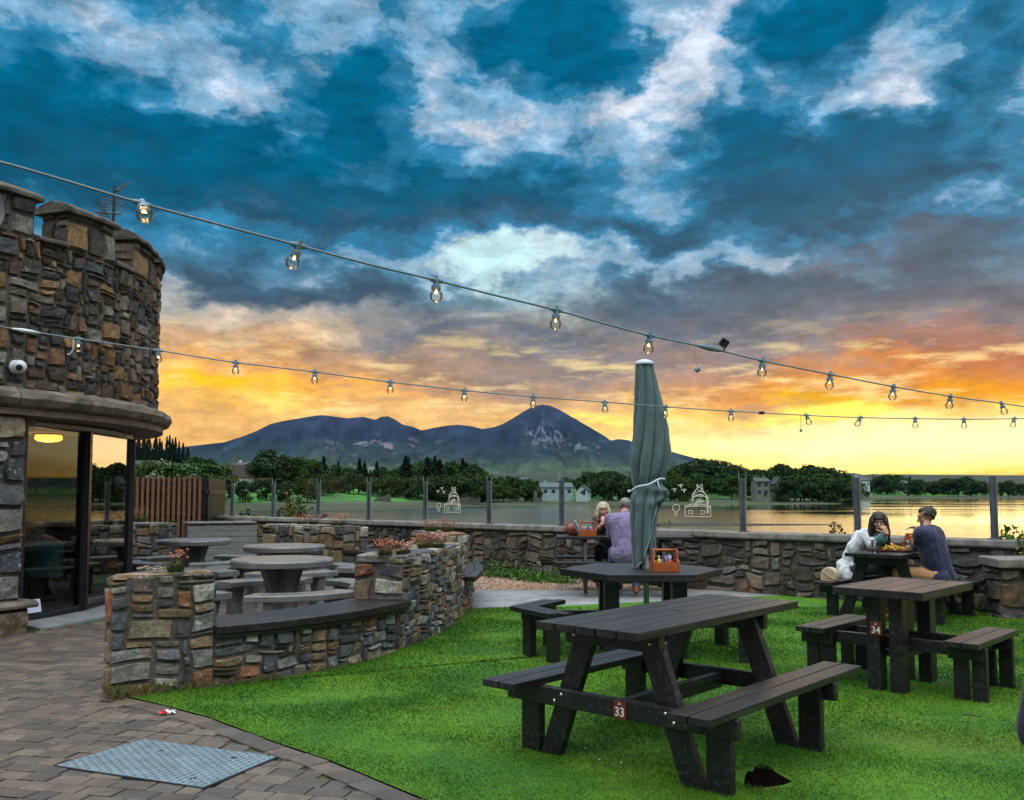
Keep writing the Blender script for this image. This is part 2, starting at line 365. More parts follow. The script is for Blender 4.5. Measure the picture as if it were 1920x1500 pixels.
def make_world():
    w = bpy.data.worlds.new('World'); SC.world = w; w.use_nodes = True; nt = w.node_tree; nt.nodes.clear(); T = NT(nt)
    out = T.n('ShaderNodeOutputWorld'); bg = T.n('ShaderNodeBackground'); nt.links.new(bg.outputs[0], out.inputs[0])
    g = coords(T, 'Generated'); sep = T.n('ShaderNodeSeparateXYZ'); T.L.new(g, sep.inputs[0])
    x, y, z = sep.outputs
    az = T.math('ARCTAN2', x, y); el = T.math('ARCSINE', z)
    hz = T.math('ADD', T.math('MAXIMUM', z, 0.0), .13)
    cp = T.n('ShaderNodeCombineXYZ'); T.L.new(T.math('DIVIDE', x, hz), cp.inputs[0]); T.L.new(T.math('DIVIDE', y, hz), cp.inputs[1])
    P = cp.outputs[0]
    ca = T.n('ShaderNodeCombineXYZ'); T.L.new(az, ca.inputs[0]); T.L.new(el, ca.inputs[1]); A0 = ca.outputs[0]
    As = T.vm('MULTIPLY', A0, (1.0, 1.8, 1))
    w1 = T.noise(As, 8, 5, .62, out=1)
    lowk = T.mr(el, .0, .25, .25, 1.0)
    W1 = T.vm('MULTIPLY', T.vm('SUBTRACT', w1, (.5, .5, .5)), (.20, .15, 0))
    wy = T.n('ShaderNodeSeparateXYZ'); T.L.new(W1, wy.inputs[0])
    azw = T.math('ADD', az, wy.outputs[0]); elw = T.math('MULTIPLY_ADD', wy.outputs[1], lowk, el)
    fa = T.mr(azw, -.54, .54, 0, 1, 'LINEAR')
    rows = sky_tables(); c1 = c2 = dd = None
    for i, (e, r1, r2) in enumerate(rows):
        def mk(r):
            n = T.n('ShaderNodeValToRGB'); n.color_ramp.interpolation = 'EASE'; el_ = n.color_ramp.elements
            for k in range(1, 31): el_.new(k/31)
            for k in range(32): el_[k].color = r[k]
            T.L.new(fa, n.inputs[0]); return n
        a, b = mk(r1), mk(r2)
        if i == 0: c1, dd, c2 = a.outputs[0], a.outputs[1], b.outputs[0]; continue
        f = T.mr(elw, rows[i-1][0], e, 0, 1, 'SMOOTHSTEP')
        c1 = T.mix(f, c1, a.outputs[0]); c2 = T.mix(f, c2, b.outputs[0])
        m_ = T.n('ShaderNodeMix'); m_.data_type = 'FLOAT'; T.L.new(f, m_.inputs[0]); T.L.new(dd, m_.inputs[2]); T.L.new(a.outputs[1], m_.inputs[3]); dd = m_.outputs[0]
    D = T.math('MULTIPLY', T.math('SUBTRACT', dd, .30), 2.4)
    D = T.math('MULTIPLY_ADD', T.math('SUBTRACT', T.noise(P, 2.2, 6, .6, .25), .5), 1.0, D)
    nf = T.noise(T.vm('ADD', T.vm('MULTIPLY', As, (1, .85, 1)), T.vm('MULTIPLY', W1, (.4, .4, .4))), 11, 8, .66, .0)
    D = T.math('MULTIPLY_ADD', T.math('SUBTRACT', nf, .5), 2.5, D)
    hi = T.mr(el, .17, .27)
    azure = T.mix(hi, T.mix(.5, c1, c2), (.24, .43, .61)); midc = T.mix(hi, T.mix(.8, c1, c2), (.055, .225, .385))
    col = T.mix(T.mr(D, -.35, .26), c1, azure); col = T.mix(T.mr(D, .22, .62), col, midc); col = T.mix(T.mr(D, .52, 1.25), col, c2)
    tx = T.ramp(T.noise(T.vm('MULTIPLY', As, (1, 1.25, 1)), 17, 7, .68, .0), [(.28, .62), (.5, 1.0), (.72, 1.42)])
    col = T.mix(T.mr(el, .0, .10, .55, 1.0), col, T.mix(1, col, tx, 'MULTIPLY'))
    lo = T.noise(T.vm('MULTIPLY', As, (1, 2.6, 1)), 9, 7, .62); lm = T.mr(el, .20, .12)
    col = T.mix(T.math('MULTIPLY', T.math('MULTIPLY', T.mr(lo, .50, .66), lm), .62), col, (1.12, .86, .42))
    col = T.mix(T.math('MULTIPLY', T.math('MULTIPLY', T.mr(lo, .47, .34), T.math('MULTIPLY', lm, T.mr(el, .035, .08))), .60), col, (.42, .28, .20))
    def spot(px, py, rx, ry):
        a, e = azel(px, py); return T.mr(T.vm('LENGTH', T.vm('MULTIPLY', T.vm('SUBTRACT', T.vm('ADD', A0, T.vm('MULTIPLY', W1, (.6, .25, 0))), (a, e, 0)), (F/rx, F/ry, 0)), out=1), 1.2, .15)
    col = T.mix(T.math('MULTIPLY', spot(1900, 832, 640, 46), T.mr(lo, .30, .50, .72, .97)), col, (1.62, 1.34, .60))
    col = T.mix(T.math('MULTIPLY', spot(1500, 868, 760, 24), T.mr(lo, .35, .55, .25, .75)), col, (1.4, 1.12, .38))
    col = T.mix(T.math('MULTIPLY', spot(1545, 776, 110, 18), .8), col, (1.45, 1.05, .25))
    col = T.mix(1, col, T.ramp(el, [(0, 1.18), (.13, 1.15), (.24, 1.0)]), 'MULTIPLY')
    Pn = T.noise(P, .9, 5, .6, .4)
    back = T.mix(T.mr(Pn, .36, .62), (1.6, 1.95, 2.3), (4.3, 4.25, 4.1))  # overhead and rear sky out of view, brightened to light the foreground
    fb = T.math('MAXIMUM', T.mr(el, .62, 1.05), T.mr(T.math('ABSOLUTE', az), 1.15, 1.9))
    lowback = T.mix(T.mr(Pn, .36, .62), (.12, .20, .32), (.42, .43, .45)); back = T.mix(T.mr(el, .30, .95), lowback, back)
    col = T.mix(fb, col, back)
    col = T.mix(T.mr(el, -.002, -.03), col, (.10, .09, .07))
    sky = T.n('ShaderNodeTexSky', sky_type='NISHITA', sun_disc=False, sun_elevation=SUN_EL, sun_rotation=SUN_AZ, air_density=1.2, dust_density=2.0)
    s2 = T.vm('MULTIPLY', sky.outputs[0], (.08, .08, .08))
    s2 = T.vm('MULTIPLY', s2, (.03, .03, .03))
    tot = T.vm('ADD', s2, col)
    hs = T.n('ShaderNodeHueSaturation', i_Saturation=1.1); T.L.new(tot, hs.inputs['Color']); tot = hs.outputs[0]
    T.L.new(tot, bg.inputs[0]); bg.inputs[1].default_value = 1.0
    w.cycles.sampling_method = 'MANUAL'; w.cycles.sample_map_resolution = 512
    return w
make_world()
sl = bpy.data.lights.new('sun', 'SUN'); sl.energy = .22; sl.angle = radians(22); sl.color = (1, .58, .30)
so = bpy.data.objects.new('sun', sl); COL.objects.link(so)
sd = V((sin(SUN_AZ)*cos(SUN_EL), cos(SUN_AZ)*cos(SUN_EL), sin(SUN_EL))); so.rotation_euler = sd.to_track_quat('Z', 'Y').to_euler(); so.location = sd*60
SC.cycles.max_bounces = 8; SC.cycles.transparent_max_bounces = 16; SC.cycles.caustics_reflective = False; SC.cycles.caustics_refractive = False
SC.cycles.sample_clamp_indirect = 6; SC.cycles.use_denoising = True
# ------------------------------------------------------------------ land and water
WZ = -3.0
def interp(tab, x):
    return float(np.interp(x, [t[0] for t in tab], [t[1] for t in tab]))
SHORE = [(-1400, 200), (-200, 225), (250, 225), (450, 230), (640, 235), (780, 250), (880, 285), (1000, 300), (1250, 310), (1420, 330), (1560, 345), (1605, 380), (1640, 600), (1800, 640), (1920, 660), (2600, 700), (4200, 600)]
def shore_r(px): return interp(SHORE, px)+6*noise.noise(V((px*.013, 0, 0)))+3*noise.noise(V((px*.06, 3, 0)))
HILL = [(-600, 16), (200, 17), (300, 17), (360, 9), (420, 3), (900, 0), (1240, 1), (1300, 4), (1360, 5), (1410, 2.5), (1600, 3), (1640, 0), (2600, 2)]
def land_z(px, D):
    rs = shore_r(px); t = D-rs
    if t < 0: return WZ-.8
    a = min(1, t/(rs*.12)); mud = WZ+.05+.75*a
    b = min(1, max(0, (t-rs*.12)/(rs*.28)))
    z = mud+b*b*(3-2*b)*3.4
    z += max(0, t-rs*.4)*.006
    hh = interp(HILL, px); k = min(1, max(0, (D-rs*1.25)/(rs*1.1))); z += hh*k*k*(3-2*k)
    z += .5*b*noise.noise(V((px*.02, D*.02, 0)))
    far = min(1, max(0, (D-1500)/2500)); z += far*60
    return z
def px_of(x, y): return 960+F*x/(y*cos(PITCH)) if y > 1 else (4000 if x > 0 else -2000)
def on_land(px, D): d = ray(px, 900); return V((d.x/d.y*D, D, land_z(px, D)))
def build_land():
    pxs = list(np.linspace(-1400, 3400, 260)); vs = []; fs = []
    fr = [-.03, 0, .03, .07, .12, .16, .2, .26, .33, .4, .5, .62, .8, 1.0, 1.3, 1.8, 2.6, 4, 6, 9, 13, 19]
    for px in pxs:
        rs = shore_r(px); dx = ray(px, 900); kx = dx.x/dx.y
        for f in fr:
            D = rs*(1+f); vs.append((kx*D, D, land_z(px, D)))
    n = len(fr)
    for i in range(len(pxs)-1):
        for j in range(n-1): fs.append((i*n+j, (i+1)*n+j, (i+1)*n+j+1, i*n+j+1))
    m, T, p, _ = newmat('far_shore_ground'); c = coords(T); s = T.n('ShaderNodeSeparateXYZ'); T.L.new(c, s.inputs[0])
    n1 = T.noise(c, .012, 5, .6); n2 = T.noise(c, .11, 5, .65); n3 = T.noise(T.vm('MULTIPLY', c, (.02, .1, 1)), 1, 4)
    gr = T.mix(T.mr(n1, .38, .6), (.022, .085, .010), (.065, .30, .016)); gr = T.mix(T.mr(n2, .42, .62), gr, (.035, .09, .018)); gr = T.mix(T.mr(s.outputs[2], 7, 16), gr, (.010, .022, .010))
    mud = T.mix(T.mr(n3, .35, .6), (.034, .020, .010), (.045, .060, .014)); mud = T.mix(T.mr(n2, .54, .64), mud, (.07, .055, .04))
    z2 = T.math('MULTIPLY_ADD', n2, .9, s.outputs[2])
    col = T.mix(T.mr(z2, WZ+1.15, WZ+1.7), mud, T.mix(T.mr(z2, WZ+1.7, WZ+2.1), (.06, .07, .045), gr))
    T.L.new(col, p.inputs['Base Color']); p.inputs['Roughness'].default_value = .9
    o = np_mesh('far_shore_terrain', vs, fs, m, smooth=True); tag(o, 'green fields and brown mud of the far shore', 'terrain', kind='structure')
    # low dark spit of mud in the middle of the bay
    mb = MB(); L = [at(px, 984, 128) for px in (1225, 1260, 1300, 1350, 1400, 1450, 1500, 1540, 1566)]
    path = []
    vs = []
    for i, p in enumerate(L):
        w = 7*(1-i/8.5)+.4+noise.noise(p)*1.0; h = .20*(1-i/9)+.05
        vs += [(p.x, p.y-w, WZ-.05), (p.x, p.y-w*.3, WZ+h), (p.x, p.y+w*.4, WZ+h), (p.x, p.y+w, WZ-.05)]
    fs = [(i*4+k, (i+1)*4+k, (i+1)*4+k+1, i*4+k+1) for i in range(8) for k in range(3)]
    mb.add(vs, fs); o = mb.build('mud_spit', mat('spit_mud', (.03, .025, .018), .9, .5, .5), smooth=True); tag(o, 'thin dark spit of mud in the bright water', 'spit', kind='structure')
    # water
    m, T, p, _ = newmat('bay_water'); c = coords(T)
    p.inputs['Base Color'].default_value = (.012, .022, .02, 1); p.inputs['IOR'].default_value = 2.8; p.inputs['Specular Tint'].default_value = (1, .87, .60, 1); p.inputs['Specular IOR Level'].default_value = .5  # specular tint colours the reflections more golden than the sky itself
    band = T.noise(T.vm('MULTIPLY', c, (.006, .028, 1)), 1, 4, .6)
    calm = T.mr(band, .44, .56)
    sx_ = T.n('ShaderNodeSeparateXYZ'); T.L.new(c, sx_.inputs[0]); ruf = T.mr(sx_.outputs[0], 75, 5)
    T.L.new(T.math('MULTIPLY_ADD', ruf, .13, T.math('MULTIPLY_ADD', calm, .04, .02)), p.inputs['Roughness'])
    rip = T.noise(T.vm('MULTIPLY', c, (.9, 2.6, 1)), 1, 5, .6); rip2 = T.noise(T.vm('MULTIPLY', c, (.1, .35, 1)), 1, 3, .5)
    b = T.n('ShaderNodeBump', i_Distance=.2); T.L.new(T.math('MULTIPLY_ADD', ruf, .50, T.math('MULTIPLY_ADD', calm, .07, .012)), b.inputs['Strength'])
    T.L.new(T.math('ADD', rip, rip2), b.inputs['Height']); T.L.new(b.outputs[0], p.inputs['Normal'])
    mb = MB(); mb.add([(-6000, 24, WZ), (6000, 24, WZ), (6000, 9000, WZ), (-6000, 9000, WZ)], [(0, 1, 2, 3)])
    o = mb.build('water', m); tag(o, 'calm bay reflecting the sunset, with extra gold tinted in', 'water', kind='structure')
    # mountains
    ridge = [(-900, 905), (-300, 895), (0, 880), (150, 862), (250, 850), (350, 837), (420, 829), (455, 818), (480, 808), (505, 795), (530, 789), (560, 784), (590, 779), (605, 778), (630, 781), (650, 784), (680, 781),
             (692, 784), (703, 787), (714, 781), (727, 780), (740, 786), (755, 796), (775, 800), (790, 807), (812, 802), (835, 798), (860, 796), (885, 799), (903, 804), (925, 801), (942, 795), (960, 785), (980, 772), (1000, 761), (1016, 758),
             (1032, 760), (1050, 768), (1080, 786), (1110, 803), (1135, 818), (1145, 826), (1160, 823), (1178, 825), (1200, 833), (1230, 841), (1260, 847), (1300, 858), (1350, 868), (1400, 880), (1460, 893), (1520, 905), (1600, 913), (1900, 918), (2600, 920)]
    D0 = 7600.0; pxs = list(np.linspace(-500, 1950, 560)); prof = []
    fr = [-.42, -.36, -.30, -.25, -.21, -.18, -.155, -.13, -.11, -.09, -.075, -.06, -.048, -.036, -.026, -.016, -.008, 0, .02, .05, .1, .2]
    base = [0, .05, .11, .18, .25, .31, .37, .44, .50, .57, .63, .69, .755, .82, .88, .935, .975, 1, .96, .9, .7, .3]
    vs = []; fs = []
    for px in pxs:
        H0 = (922-interp(ridge, px))/F*D0; kx = ray(px, 850); kx = kx.x/kx.y
        for j, f in enumerate(fr):
            D = D0*(1+f); z = H0*base[j]
            if 0 < j < 17:
                wgt = sin(pi*min(1, base[j]*.98)); g = noise.ridged_multi_fractal(V((px*.018+D*.0002, D*.0005, 1)), .9, 2.1, 5, 1, 2)-1.1
                z += g*.14*H0*wgt; z += wgt*.12*H0*noise.noise(V((px*.006, D*.0009, 5)))
            vs.append((kx*D, D, max(z, -20)+2))
    n = len(fr)
    for i in range(len(pxs)-1):
        for j in range(n-1): fs.append((i*n+j, (i+1)*n+j, (i+1)*n+j+1, i*n+j+1))
    m, T, p, _ = newmat('mountain_heather_haze'); c = coords(T); s = T.n('ShaderNodeSeparateXYZ'); T.L.new(c, s.inputs[0]); zz = s.outputs[2]
    n1 = T.noise(c, .0016, 7, .62); n2 = T.noise(T.vm('MULTIPLY', c, (1, .35, 1)), .006, 7, .68)
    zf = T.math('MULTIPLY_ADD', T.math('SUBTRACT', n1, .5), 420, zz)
    col = T.ramp(T.math('DIVIDE', zf, 700), [(0, (.035, .085, .035)), (.2, (.045, .070, .036)), (.38, (.016, .032, .034)), (.6, (.009, .020, .038)), (1, (.018, .027, .054))])  # heather and grass tones, with distance haze blue mixed into the upper slopes
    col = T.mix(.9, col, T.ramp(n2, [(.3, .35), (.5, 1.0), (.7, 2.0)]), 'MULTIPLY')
    # pale scree below the summit
    pk = at(1022, 818, D0*.93); q = T.vm('MULTIPLY', T.vm('SUBTRACT', c, tuple(pk)), (1/190, 1/1500, 1/150))
    sc = T.mr(T.vm('LENGTH', q, out=1), 1.2, .2); st = T.mr(T.noise(T.vm('MULTIPLY', c, (1, .25, .22)), .022, 6, .7), .50, .58)
    col = T.mix(T.math('MULTIPLY', T.math('MULTIPLY', sc, st), .8), col, (.17, .175, .22))
    pk2 = at(1090, 838, D0*.93); q = T.vm('MULTIPLY', T.vm('SUBTRACT', c, tuple(pk2)), (1/420, 1/1500, 1/80)); sc = T.mr(T.vm('LENGTH', q, out=1), 1.2, .2)
    st = T.mr(T.noise(T.vm('MULTIPLY', c, (.6, .25, 1)), .012, 6, .7), .54, .60); col = T.mix(T.math('MULTIPLY', T.math('MULTIPLY', sc, st), .7), col, (.20, .20, .25))
    pk3 = at(720, 835, D0*.93); q = T.vm('MULTIPLY', T.vm('SUBTRACT', c, tuple(pk3)), (1/500, 1/1500, 1/110)); sc = T.mr(T.vm('LENGTH', q, out=1), 1.2, .2)
    col = T.mix(T.math('MULTIPLY', T.math('MULTIPLY', sc, st), .6), col, (.20, .17, .20))
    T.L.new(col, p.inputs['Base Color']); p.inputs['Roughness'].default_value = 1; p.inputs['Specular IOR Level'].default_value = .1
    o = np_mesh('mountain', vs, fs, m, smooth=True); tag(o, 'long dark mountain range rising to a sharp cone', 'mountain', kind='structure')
    # plain ground beneath everything out to the horizon
    mb = MB(); mb.add([(-14000, -14000, WZ-1.2), (14000, -14000, WZ-1.2), (14000, 14000, WZ-1.2), (-14000, 14000, WZ-1.2)], [(0, 1, 2, 3)])
    o = mb.build('ground', mat('sea_bed_ground', (.04, .05, .03), .9, .4, .01)); tag(o, 'wide ground beneath the bay', 'ground', kind='structure')
build_land()
# ------------------------------------------------------------------ air
def build_haze():
    mb = MB(); mb.box((0, 3000, 380), (13000, 12800, 780+20)); mb.v = [(x, y, z if z > 0 else WZ-2.2) for x, y, z in mb.v]
    m = bpy.data.materials.new('haze_air'); m.use_nodes = True; T = NT(m.node_tree); m.node_tree.nodes.clear()
    o_ = T.n('ShaderNodeOutputMaterial'); pv = T.n('ShaderNodeVolumePrincipled'); pv.inputs['Color'].default_value = (.25, .55, 1.0, 1)
    pv.inputs['Density'].default_value = HAZE; pv.inputs['Anisotropy'].default_value = 0
    T.L.new(pv.outputs[0], o_.inputs['Volume']); o = mb.build('haze', m); tag(o, 'thin evening air over the bay and the mountains', 'haze', kind='stuff')
HAZE = 7e-6
build_haze()
# ------------------------------------------------------------------ near ground
def xy(v): return (v[0], v[1])
OUT_PTS = [(-2.95, 6.94), (-2.34, 7.30), (-1.79, 7.74), (-1.29, 8.45), (-.97, 9.24), (-.71, 10.5), (-.57, 12.0), (-.56, 13.0), (-.72, 14.2), (-1.2, 15.3), (-2.85, 17.4), (-4.5, 18.4)]
def catmull(pts, n=24):
    P = [V((p[0], p[1], 0)) for p in pts]; P = [P[0]*2-P[1]]+P+[P[-1]*2-P[-2]]; out = []
    for i in range(1, len(P)-2):
        for k in range(n):
            t = k/n; a, b, c, d = P[i-1:i+3]
            out.append(.5*((2*b)+(c-a)*t+(2*a-5*b+4*c-d)*t*t+(3*b-a-3*c+d)*t**3))
    out.append(P[-2]); return out
class Path:
    def __init__(s, pts):
        s.p = pts; s.l = [0]
        for a, b in zip(pts, pts[1:]): s.l.append(s.l[-1]+(b-a).length)
        s.L = s.l[-1]
    def at(s, t):
        t = min(max(t, 0), s.L); i = min(int(np.searchsorted(s.l, t, side='right'))-1, len(s.p)-2); i = max(i, 0)
        f = (t-s.l[i])/(s.l[i+1]-s.l[i]); p = s.p[i].lerp(s.p[i+1], f); d = (s.p[i+1]-s.p[i]).normalized()
        j = min(i+1, len(s.p)-2); d2 = (s.p[j+1]-s.p[j]).normalized(); d = d.lerp(d2, f).normalized()
        return p, V((d.y, -d.x, 0))
    def s_y(s, y):
        for i in range(len(s.p)-1):
            if s.p[i].y <= y <= s.p[i+1].y: return s.l[i]+(y-s.p[i].y)/(s.p[i+1].y-s.p[i].y)*(s.l[i+1]-s.l[i])
        return s.L
WALLP = Path(catmull(OUT_PTS))
SPOST = [V((6.12-1.31*k, 11.9+1.15*k, .9)) for k in range(11)]
SDIR = V((-1.31, 1.15, 0)).normalized(); SN = V((-SDIR.y, SDIR.x, 0))*-1   # normal towards the garden
if SN.y > 0: SN = -SN
lawn_edge = [gp(x, y) for x, y in ((212, 1302), (300, 1322), (390, 1346), (455, 1370), (520, 1395), (620, 1428), (735, 1476), (800, 1503))]
lawn_poly = [xy(v) for v in lawn_edge]+[(-.15, 4.05), (.3, 3.4), (.9, 2.6), (1.4, 1.5), (9.5, 1.5), (9.5, 11.2), (5.9, 11.5)]+[xy(gp(1560, 1112)), xy(gp(1330, 1122)), xy(gp(1100, 1134)), xy(gp(884, 1142))]
yb = gp(884, 1142).y
sB = WALLP.s_y(yb)
lawn_poly += [xy(WALLP.at(s)[0]) for s in np.linspace(sB, 0, 26)]
def inpoly(x, y, poly):
    x = np.asarray(x); y = np.asarray(y); r = np.zeros(x.shape, bool); n = len(poly)
    for i in range(n):
        x1, y1 = poly[i]; x2, y2 = poly[(i+1) % n]
        if y1 == y2: continue
        c = ((y1 > y) != (y2 > y)) & (x < (x2-x1)*(y-y1)/(y2-y1)+x1); r ^= c
    return r
def lawn_mat():
    m, T, p, _ = newmat('lawn_grass'); c = coords(T)
    n1 = T.noise(c, 1.1, 5, .6); n2 = T.noise(c, 7, 5, .65); n3 = T.noise(T.vm('MULTIPLY', c, (1, 1, .3)), 70, 3, .6)
    col = T.mix(T.mr(n1, .38, .62), (.017, .102, .005), (.082, .208, .009))
    col = T.mix(T.math('MULTIPLY', T.mr(n2, .5, .7), .5), col, (.014, .085, .005))
    col = T.mix(T.math('MULTIPLY', T.mr(n3, .35, .7), .45), col, (.12, .27, .015)); n4 = T.noise(c, .55, 4, .55); col = T.mix(T.math('MULTIPLY', T.mr(n4, .55, .7), .45), col, (.10, .13, .02))
    col = T.mix(T.math('MULTIPLY', T.mr(T.noise(c, 160, 2), .64, .7), .5), col, (.16, .12, .03))
    T.L.new(col, p.inputs['Base Color']); p.inputs['Roughness'].default_value = .65; p.inputs['Specular IOR Level'].default_value = .25
    b = T.n('ShaderNodeBump', i_Strength=.8, i_Distance=.02); T.L.new(T.noise(c, 45, 5, .7), b.inputs['Height']); T.L.new(b.outputs[0], p.inputs['Normal'])
    return m
M['grass'] = lawn_mat()
def hill_z(x, y): return .0
def build_near():
    # one big earth terrace under the garden, falling to the bay behind the wall
    mb = MB(); A = V((7.5, 10.7, 0)); poly = [(-60, -40), (60, -40), (60, 9), (14, 12.5), (6.9, 12.0), (-7.5, 24.4), (-60, 26)]
    mb.prism(poly, -4.3, -.03); o = mb.build('terrace_ground', mat('terrace_earth', (.06, .055, .035), .95, .4, 3, bump=.4)); tag(o, 'earth terrace the beer garden stands on', 'ground', kind='structure')
    mb = MB(); n = len(lawn_poly); mb.add([(x, y, .009) for x, y in lawn_poly], [tuple(range(n))]); bm_o = mb.build('lawn', M['grass'])
    tag(bm_o, 'bright green mown lawn under the picnic tables', 'lawn', kind='structure')
    rng = np.random.default_rng(3)
    N = 900000; d = 2.2+10.0*rng.random(N)**1.35; a = rng.uniform(-.62, .62, N); x = d*a; y = d
    k = inpoly(x, y, lawn_poly); hx, hy = xy(HOLE); k &= ~(((x-hx)/.15)**2+((y-hy+.01)/.17)**2 < 1)
    x = x[k][:420000]; y = y[k][:420000]; n = len(x)
    s = np.clip(y/5, .7, 2.2); h = rng.uniform(.006, .016, n)*np.sqrt(s)*(1+.5*np.sin(x*3.1+np.sin(y*2.3)*2)*np.sin(y*2.7+x)); w = rng.uniform(.0022, .004, n)*s; th = rng.uniform(0, 2*pi, n)
    lx = rng.normal(0, .012, n); ly = rng.normal(0, .012, n)
    v = np.zeros((n, 3, 3)); cx, sx = np.cos(th)*w, np.sin(th)*w
    zz_ = np.full(n, .006); v[:, 0] = np.stack([x-cx, y-sx, zz_], 1); v[:, 1] = np.stack([x+cx, y+sx, zz_], 1); v[:, 2] = np.stack([x+lx, y+ly, h+.008], 1)
    o = np_mesh('grass', v.reshape(-1, 3), np.arange(n*3).reshape(-1, 3), M['grass'], nside=3); tag(o, 'short green grass blades of the lawn', 'grass', kind='stuff')
    # path + gravel
    mb = MB(); pp = [gp(884, 1143), gp(1100, 1135), gp(1330, 1123), gp(1560, 1113), gp(1560, 1106), gp(1330, 1108), gp(1085, 1108), gp(886, 1108)]
    mb.prism([xy(p) for p in pp], -.02, .012); tag(mb.build('path', M['path'], bevel=.01), 'grey concrete path along the sea wall', 'path', kind='structure')
    mb = MB(); gpoly = [xy(p) for p in (gp(870, 1109), gp(1085, 1109), gp(1330, 1109), gp(1560, 1107), gp(1640, 1102), gp(1560, 1085), gp(1250, 1080), gp(870, 1060))]
    mb.prism(gpoly, -.02, .006)
    gm, T, p, _ = newmat('brown_gravel'); c = coords(T); vo = T.n('ShaderNodeTexVoronoi', i_Scale=26.0); T.L.new(c, vo.inputs['Vector'])
    T.L.new(T.ramp(T.math('FRACT', T.math('MULTIPLY', vo.outputs['Color'], 3.7)), [(0, (.20, .11, .065)), (.3, (.33, .20, .12)), (.6, (.12, .08, .05)), (.85, (.42, .32, .24))], 'CONSTANT'), p.inputs['Base Color'])
    p.inputs['Roughness'].default_value = .8; b = T.n('ShaderNodeBump', i_Strength=1, i_Distance=.02, invert=True); T.L.new(vo.outputs['Distance'], b.inputs['Height']); T.L.new(b.outputs[0], p.inputs['Normal'])
    tag(mb.build('gravel_bed', gm), 'reddish brown gravel bed in front of the sea wall', 'gravel', kind='structure')
    rr = random.Random(5); mb = MB()
    for i in range(2600):
        px = rr.uniform(885, 1110); py = rr.uniform(1072, 1108); q = gp(px, py); rdi = rr.uniform(.008, .02)
        mb.ball((q.x, q.y, .01), (rdi*rr.uniform(.7, 1.3), rdi, rdi*.7), 5)
    tag(mb.build('pebbles', stone_mat('pebble', [(0, (.30, .16, .10)), (.3, (.42, .27, .17)), (.55, (.16, .10, .07)), (.75, (.5, .38, .3)), (.9, (.3, .28, .27))], .1, nsc=20)), 'loose brown pebbles of the gravel bed', 'gravel', kind='stuff')
    # paving
    mb = MB(); mb.add([(-14, 1.0, -.012), (3.5, 1.0, -.012), (3.5, 21, -.012), (-14, 21, -.012)], [(0, 1, 2, 3)])
    jm, T, p, _ = newmat('mossy_joint_sand'); c = coords(T)
    T.L.new(T.mix(T.mr(T.noise(c, 3.5, 5, .7), .47, .6), (.030, .024, .020), (.04, .095, .012)), p.inputs['Base Color']); p.inputs['Roughness'].default_value = .95
    tag(mb.build('paving_bed', jm), 'mossy sand joints between the paving blocks', 'paving', kind='structure')
    mb = MB(); rr = random.Random(9); ang = radians(-14); ca, sa = cos(ang), sin(ang)
    edge = [V((p[0], p[1], 0)) for p in lawn_edge]+[V((-.15, 4.05, 0)), V((.3, 3.4, 0)), V((.9, 2.6, 0)), V((1.4, 1.5, 0))]
    epoly = [xy(p) for p in edge]+[(6, 1.5), (6, 20), xy(WALLP.at(WALLP.L)[0])]+[xy(WALLP.at(s)[0]) for s in np.linspace(WALLP.L, 0, 30)]
    def paver(cx, cy, w, h, rot, zadd=0):
        z = rr.uniform(-.004, .002)+zadd; tx, ty = rr.gauss(0, .006), rr.gauss(0, .008); b = .007; vs = []
        for k, (ins, dz) in enumerate(((0, -.02), (0, -.004), (b, 0))):
            for sx_, sy_ in ((-1, -1), (1, -1), (1, 1), (-1, 1)):
                lx, ly = sx_*(w/2-ins), sy_*(h/2-ins); X = cx+lx*cos(rot)-ly*sin(rot); Y = cy+lx*sin(rot)+ly*cos(rot)
                vs.append((X+rr.gauss(0, .0015), Y+rr.gauss(0, .0015), z+dz+lx*tx+ly*ty))
        f = [(8, 9, 10, 11)]
        for a in (0, 4):
            for k in range(4): f.append((a+k, a+(k+1) % 4, a+4+(k+1) % 4, a+4+k))
        mb.add(vs, f)
    ep = Path(edge); centres = []
    t = .0
    while t < ep.L-.1:
        wdt = rr.uniform(.19, .23); p, nn = ep.at(t+wdt/2); nn = -nn if (nn.x > 0) else nn
        nn = V((-abs(nn.x), nn.y if nn.x < 0 else -nn.y, 0)); nn = ep.at(t+wdt/2)[1]
        c0 = p+nn*.075 if not inpoly([p.x+nn.x*.075], [p.y+nn.y*.075], lawn_poly)[0] else p-nn*.075
        dd = ep.at(t+wdt/2+.01)[0]-ep.at(t+wdt/2-.01)[0]; paver(c0.x, c0.y, wdt-.008, .14, atan2(dd.y, dd.x), .006); centres.append(c0); t += wdt
    mh = [gp(*q) for q in ((270, 1388), (517, 1421), (381, 1478), (106, 1437))]; mhc = sum((q for q in mh), V((0, 0, 0)))/4
    mhp = [xy(mhc+(q-mhc)*.93) for q in mh]
    H = .128
    for j in range(-80, 165):
        y0 = j*H; x0 = rr.uniform(0, .25)-13
        while x0 < 6:
            wdt = rr.choice((.12, .17, .17, .21, .21)); cx_, cy_ = x0+wdt/2, y0+H/2; X = cx_*ca-cy_*sa-2; Y = cx_*sa+cy_*ca+5; x0 += wdt
            if not (2.2 < Y < 15 and -10 < X < 3): continue
            if Y > 9 and abs(X) > 8: continue
            if inpoly([X], [Y], epoly)[0] or inpoly([X], [Y], mhp)[0]: continue
            if min((V((X, Y, 0))-c_).length for c_ in centres) < .10: continue
            if (V((X, Y, 0))-V((-9, 12, 0))).length < 4.25: continue
            paver(X, Y, wdt-.009, H-.009, ang)
    pm, T, p, _ = newmat('paving_block'); c = coords(T); g = T.n('ShaderNodeNewGeometry'); r = g.outputs['Random Per Island']
